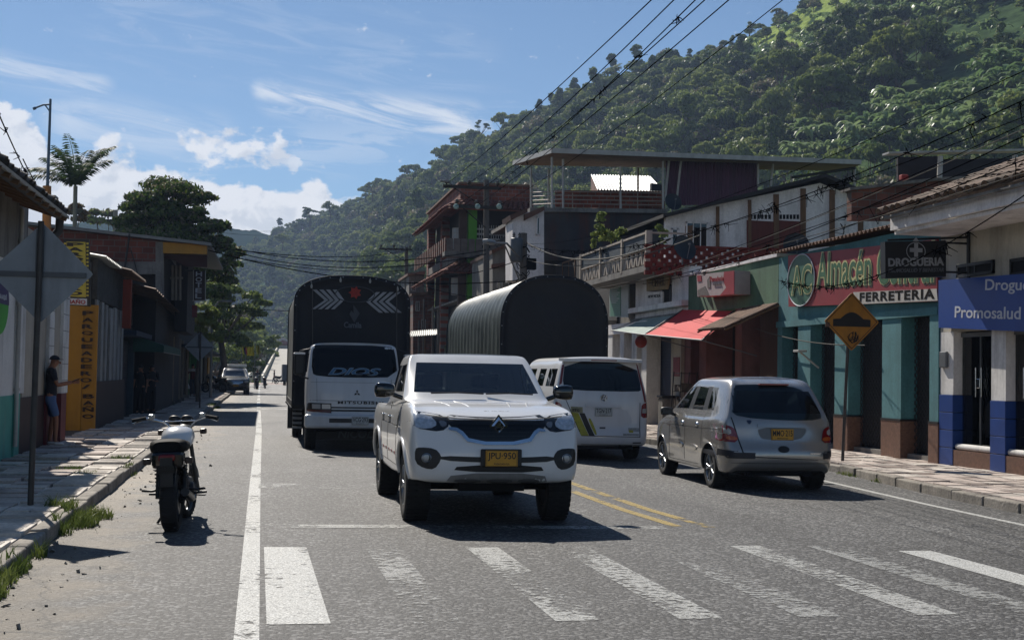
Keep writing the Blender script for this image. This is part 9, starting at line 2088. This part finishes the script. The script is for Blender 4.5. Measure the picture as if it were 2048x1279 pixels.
def cable(label, a, b_, sag=.3, r=.012, mat=None, beads=0, group='overhead cables', n=28, seed=0):
 r_ = random.Random(seed); pts_ = []
 for k in range(n+1): f = k/n; p = a.lerp(b_, f); pts_.append(p-V((0, 0, sag*4*f*(1-f))))
 mb = MB(); mb.tube(pts_, r, 5)
 for k in range(beads):
  f = r_.random(); i = min(n-1, int(f*n)); p = pts_[i].lerp(pts_[i+1], f*n-i)
  for j in range(3): mb.tube([p, p+V((r_.gauss(0, .04), r_.gauss(0, .04), r_.gauss(-.03, .05))), p+V((r_.gauss(0, .08), r_.gauss(0, .08), r_.gauss(-.05, .07)))], [r*1.2, r, r*.5], 3, cap=False)
 o = mb.build('cable', mat or CB, fix=False); return tag(o, label, 'cable', group)
T1 = lambda x: PY(x, 370, 51.9)
for k, (x, y, e, lab) in enumerate(((1305, -2, (893, 368, 51.9), 'leftmost high cable crossing the sky'), (1350, -2, (934, 368, 51.9), 'second high cable from the left across the sky'), (1393, -2, (997, 368, 51.9), 'high cable with tufts of moss across the sky'), (1412, -2, (912, 411, 51.6), 'high cable just right of the mossy one'), (1460, -2, (955, 411, 51.6), 'high cable crossing the hill crest'), (1568, -2, (998, 411, 51.6), 'rightmost high cable crossing the meadow'))):
 cable(lab, PY(x, y, 17), PY(*e), .10+.1*(k % 2), .009 if k < 5 else .007, beads=16 if k == 2 else 0, seed=k)
pa = PY(1046, 500, 46.8)
for k, (x, y, Yn, e, sag, bd, mt_, lab) in enumerate(((2052, 140, 14, (1050, 488), .5, 0, CB, 'highest cable entering at the right edge'), (2052, 198, 14, (1052, 490), .8, 60, CB, 'mossy cable sweeping down across the gable'), (2052, 232, 14, (1200, 500), .3, 0, CB, 'straight cable over the clay tiles'), (2052, 246, 14, (1280, 545), .25, 0, CB, 'cable running above the drugstore roof'), (2052, 270, 14, (1300, 560), .25, 10, CB, 'cable passing in front of the roof shed'), (2052, 300, 14, (1180, 580), .2, 0, CB, 'cable along the edge of the clay tiles'), (2052, 345, 14, (1100, 590), .2, 0, CBL, 'pale cable below the clay tile eave'), (2052, 388, 14, (1560, 560), .5, 30, CB, 'mossy cable dipping below the drugstore eave'), (2052, 256, 14, (1100, 600), .35, 0, CBL, 'thin pale cable reaching the balcony'), (2052, 318, 14, (1240, 572), .3, 8, CB, 'low cable behind the black sign'))):
 Ye = 46.8 if e[0] < 1260 else (40 if e[0] < 1500 else 30); cable(lab, PY(x, y, Yn), PY(*e, Ye), sag, .008 if bd else .006, mt_, bd, 'cables on the right', seed=20+k)
cable('pale rope like cable from the pole to the balcony corner', PY(1052, 484, 46.8), PY(1340, 478, 30), .55, .022, CBL, 0, 'cables on the right'); cable('lower pale cable from the pole past the balcony', PY(1056, 520, 46.8), PY(1400, 470, 28), .4, .014, CBL, 0, 'cables on the right')
cable('loose wire hanging before the teal pillars', PY(1508, 655, 31), PY(1730, 690, 25), .12, .012, CBL, 0, 'cables on the right')
for k, (a_, Ya, b_, Yb_, sag, lab) in enumerate((((470, 497), 60, (972, 500), 50, .5, 'upper cable spanning the street before the hill'), ((470, 504), 60, (972, 508), 50, .6, 'middle cable spanning the street before the hill'), ((470, 515), 60, (815, 540), 86, .3, 'lower cable spanning the street before the hill'), ((250, 420), 95, (545, 462), 200, .5, 'thin cable passing in front of the shade tree'), ((250, 428), 95, (545, 470), 200, .5, 'second thin cable passing in front of the shade tree'), ((422, 610), 72, (800, 615), 88, .3, 'cable from the street lamp across the road'), ((-5, 222), 22, (67, 376), 30, .03, 'guy wire crossing the sky at the left edge'), ((46, 318), 27, (86, 392), 30, .02, 'short wire beside the guy wire at left'), ((416, 492), 46, (815, 500), 86, .4, 'cable from the sheet roof corner to the far pole'), ((416, 500), 46, (1040, 560), 47, .5, 'cable crossing above the black truck'), ((822, 545), 86, (1040, 520), 47, .4, 'cable between the far pole and the transformer pole'), ((822, 560), 86, (1045, 600), 47, .3, 'lowest cable reaching the transformer pole'))):
 cable(lab, PY(*a_, Ya), PY(*b_, Yb_), sag, .018 if Ya > 40 else .012, CB, 6 if k == 6 else 0, 'cables over the street', seed=50+k)
# == one object per separate piece where pieces can be counted
def explode(o):
 me = o.data; n = len(me.vertices); par = list(range(n))
 def find(a):
  while par[a] != a: par[a] = par[par[a]]; a = par[a]
  return a
 for e in me.edges:
  a, b = find(e.vertices[0]), find(e.vertices[1])
  if a != b: par[a] = b
 roots = {}
 for p in me.polygons: roots.setdefault(find(p.vertices[0]), []).append(p.index)
 items = []
 for k, ps in roots.items():
  vs = {v for p in ps for v in me.polygons[p].vertices}; c = np.array([me.vertices[v].co for v in vs]); items.append([ps, c.min(0)-.004, c.max(0)+.004])
 ch = True
 while ch:
  ch = False
  for i in range(len(items)):
   for j in range(i+1, len(items)):
    if (items[i][1] <= items[j][2]).all() and (items[j][1] <= items[i][2]).all():
     items[i] = [items[i][0]+items[j][0], np.minimum(items[i][1], items[j][1]), np.maximum(items[i][2], items[j][2])]; items.pop(j); ch = True; break
   if ch: break
 if len(items) < 2 or len(items) > 90: return
 base = o.name.split('.')[0]; mats = list(me.materials)
 for k, it in enumerate(items):
  keep = set(it[0]); bm = bmesh.new(); bm.from_mesh(me); bm.faces.ensure_lookup_table(); bmesh.ops.delete(bm, geom=[f for f in bm.faces if f.index not in keep], context='FACES')
  m2 = bpy.data.meshes.new(base); bm.to_mesh(m2); bm.free()
  for q in mats: m2.materials.append(q)
  if k == 0: new0 = m2
  else:
   c = o.copy(); c.data = m2; c.name = base; COL.objects.link(c)
 o.data = new0
for o in list(COL.objects):
 if o.type == 'MESH' and o.name.split('.')[0] in ('wheel_arch', 'chevron_marks', 'post', 'wall_post', 'shed_wall', 'marker_drops', 'front_pole', 'goods', 'red_trim_strip', 'bumper_band', 'balcony_post', 'roof_prop', 'balcony_wall', 'balcony_blocks', 'crossing_stripes_worn', 'footpeg', 'grille_bar', 'bonnet_ridge', 'wiper', 'rear_indicator', 'front_indicator', 'skid_ribs', 'trim', 'rafters', 'bonnet_sticker', 'vent_holes', 'wheels', 'crossing_stripes_faded', 'crossing_stripes_side'): explode(o)
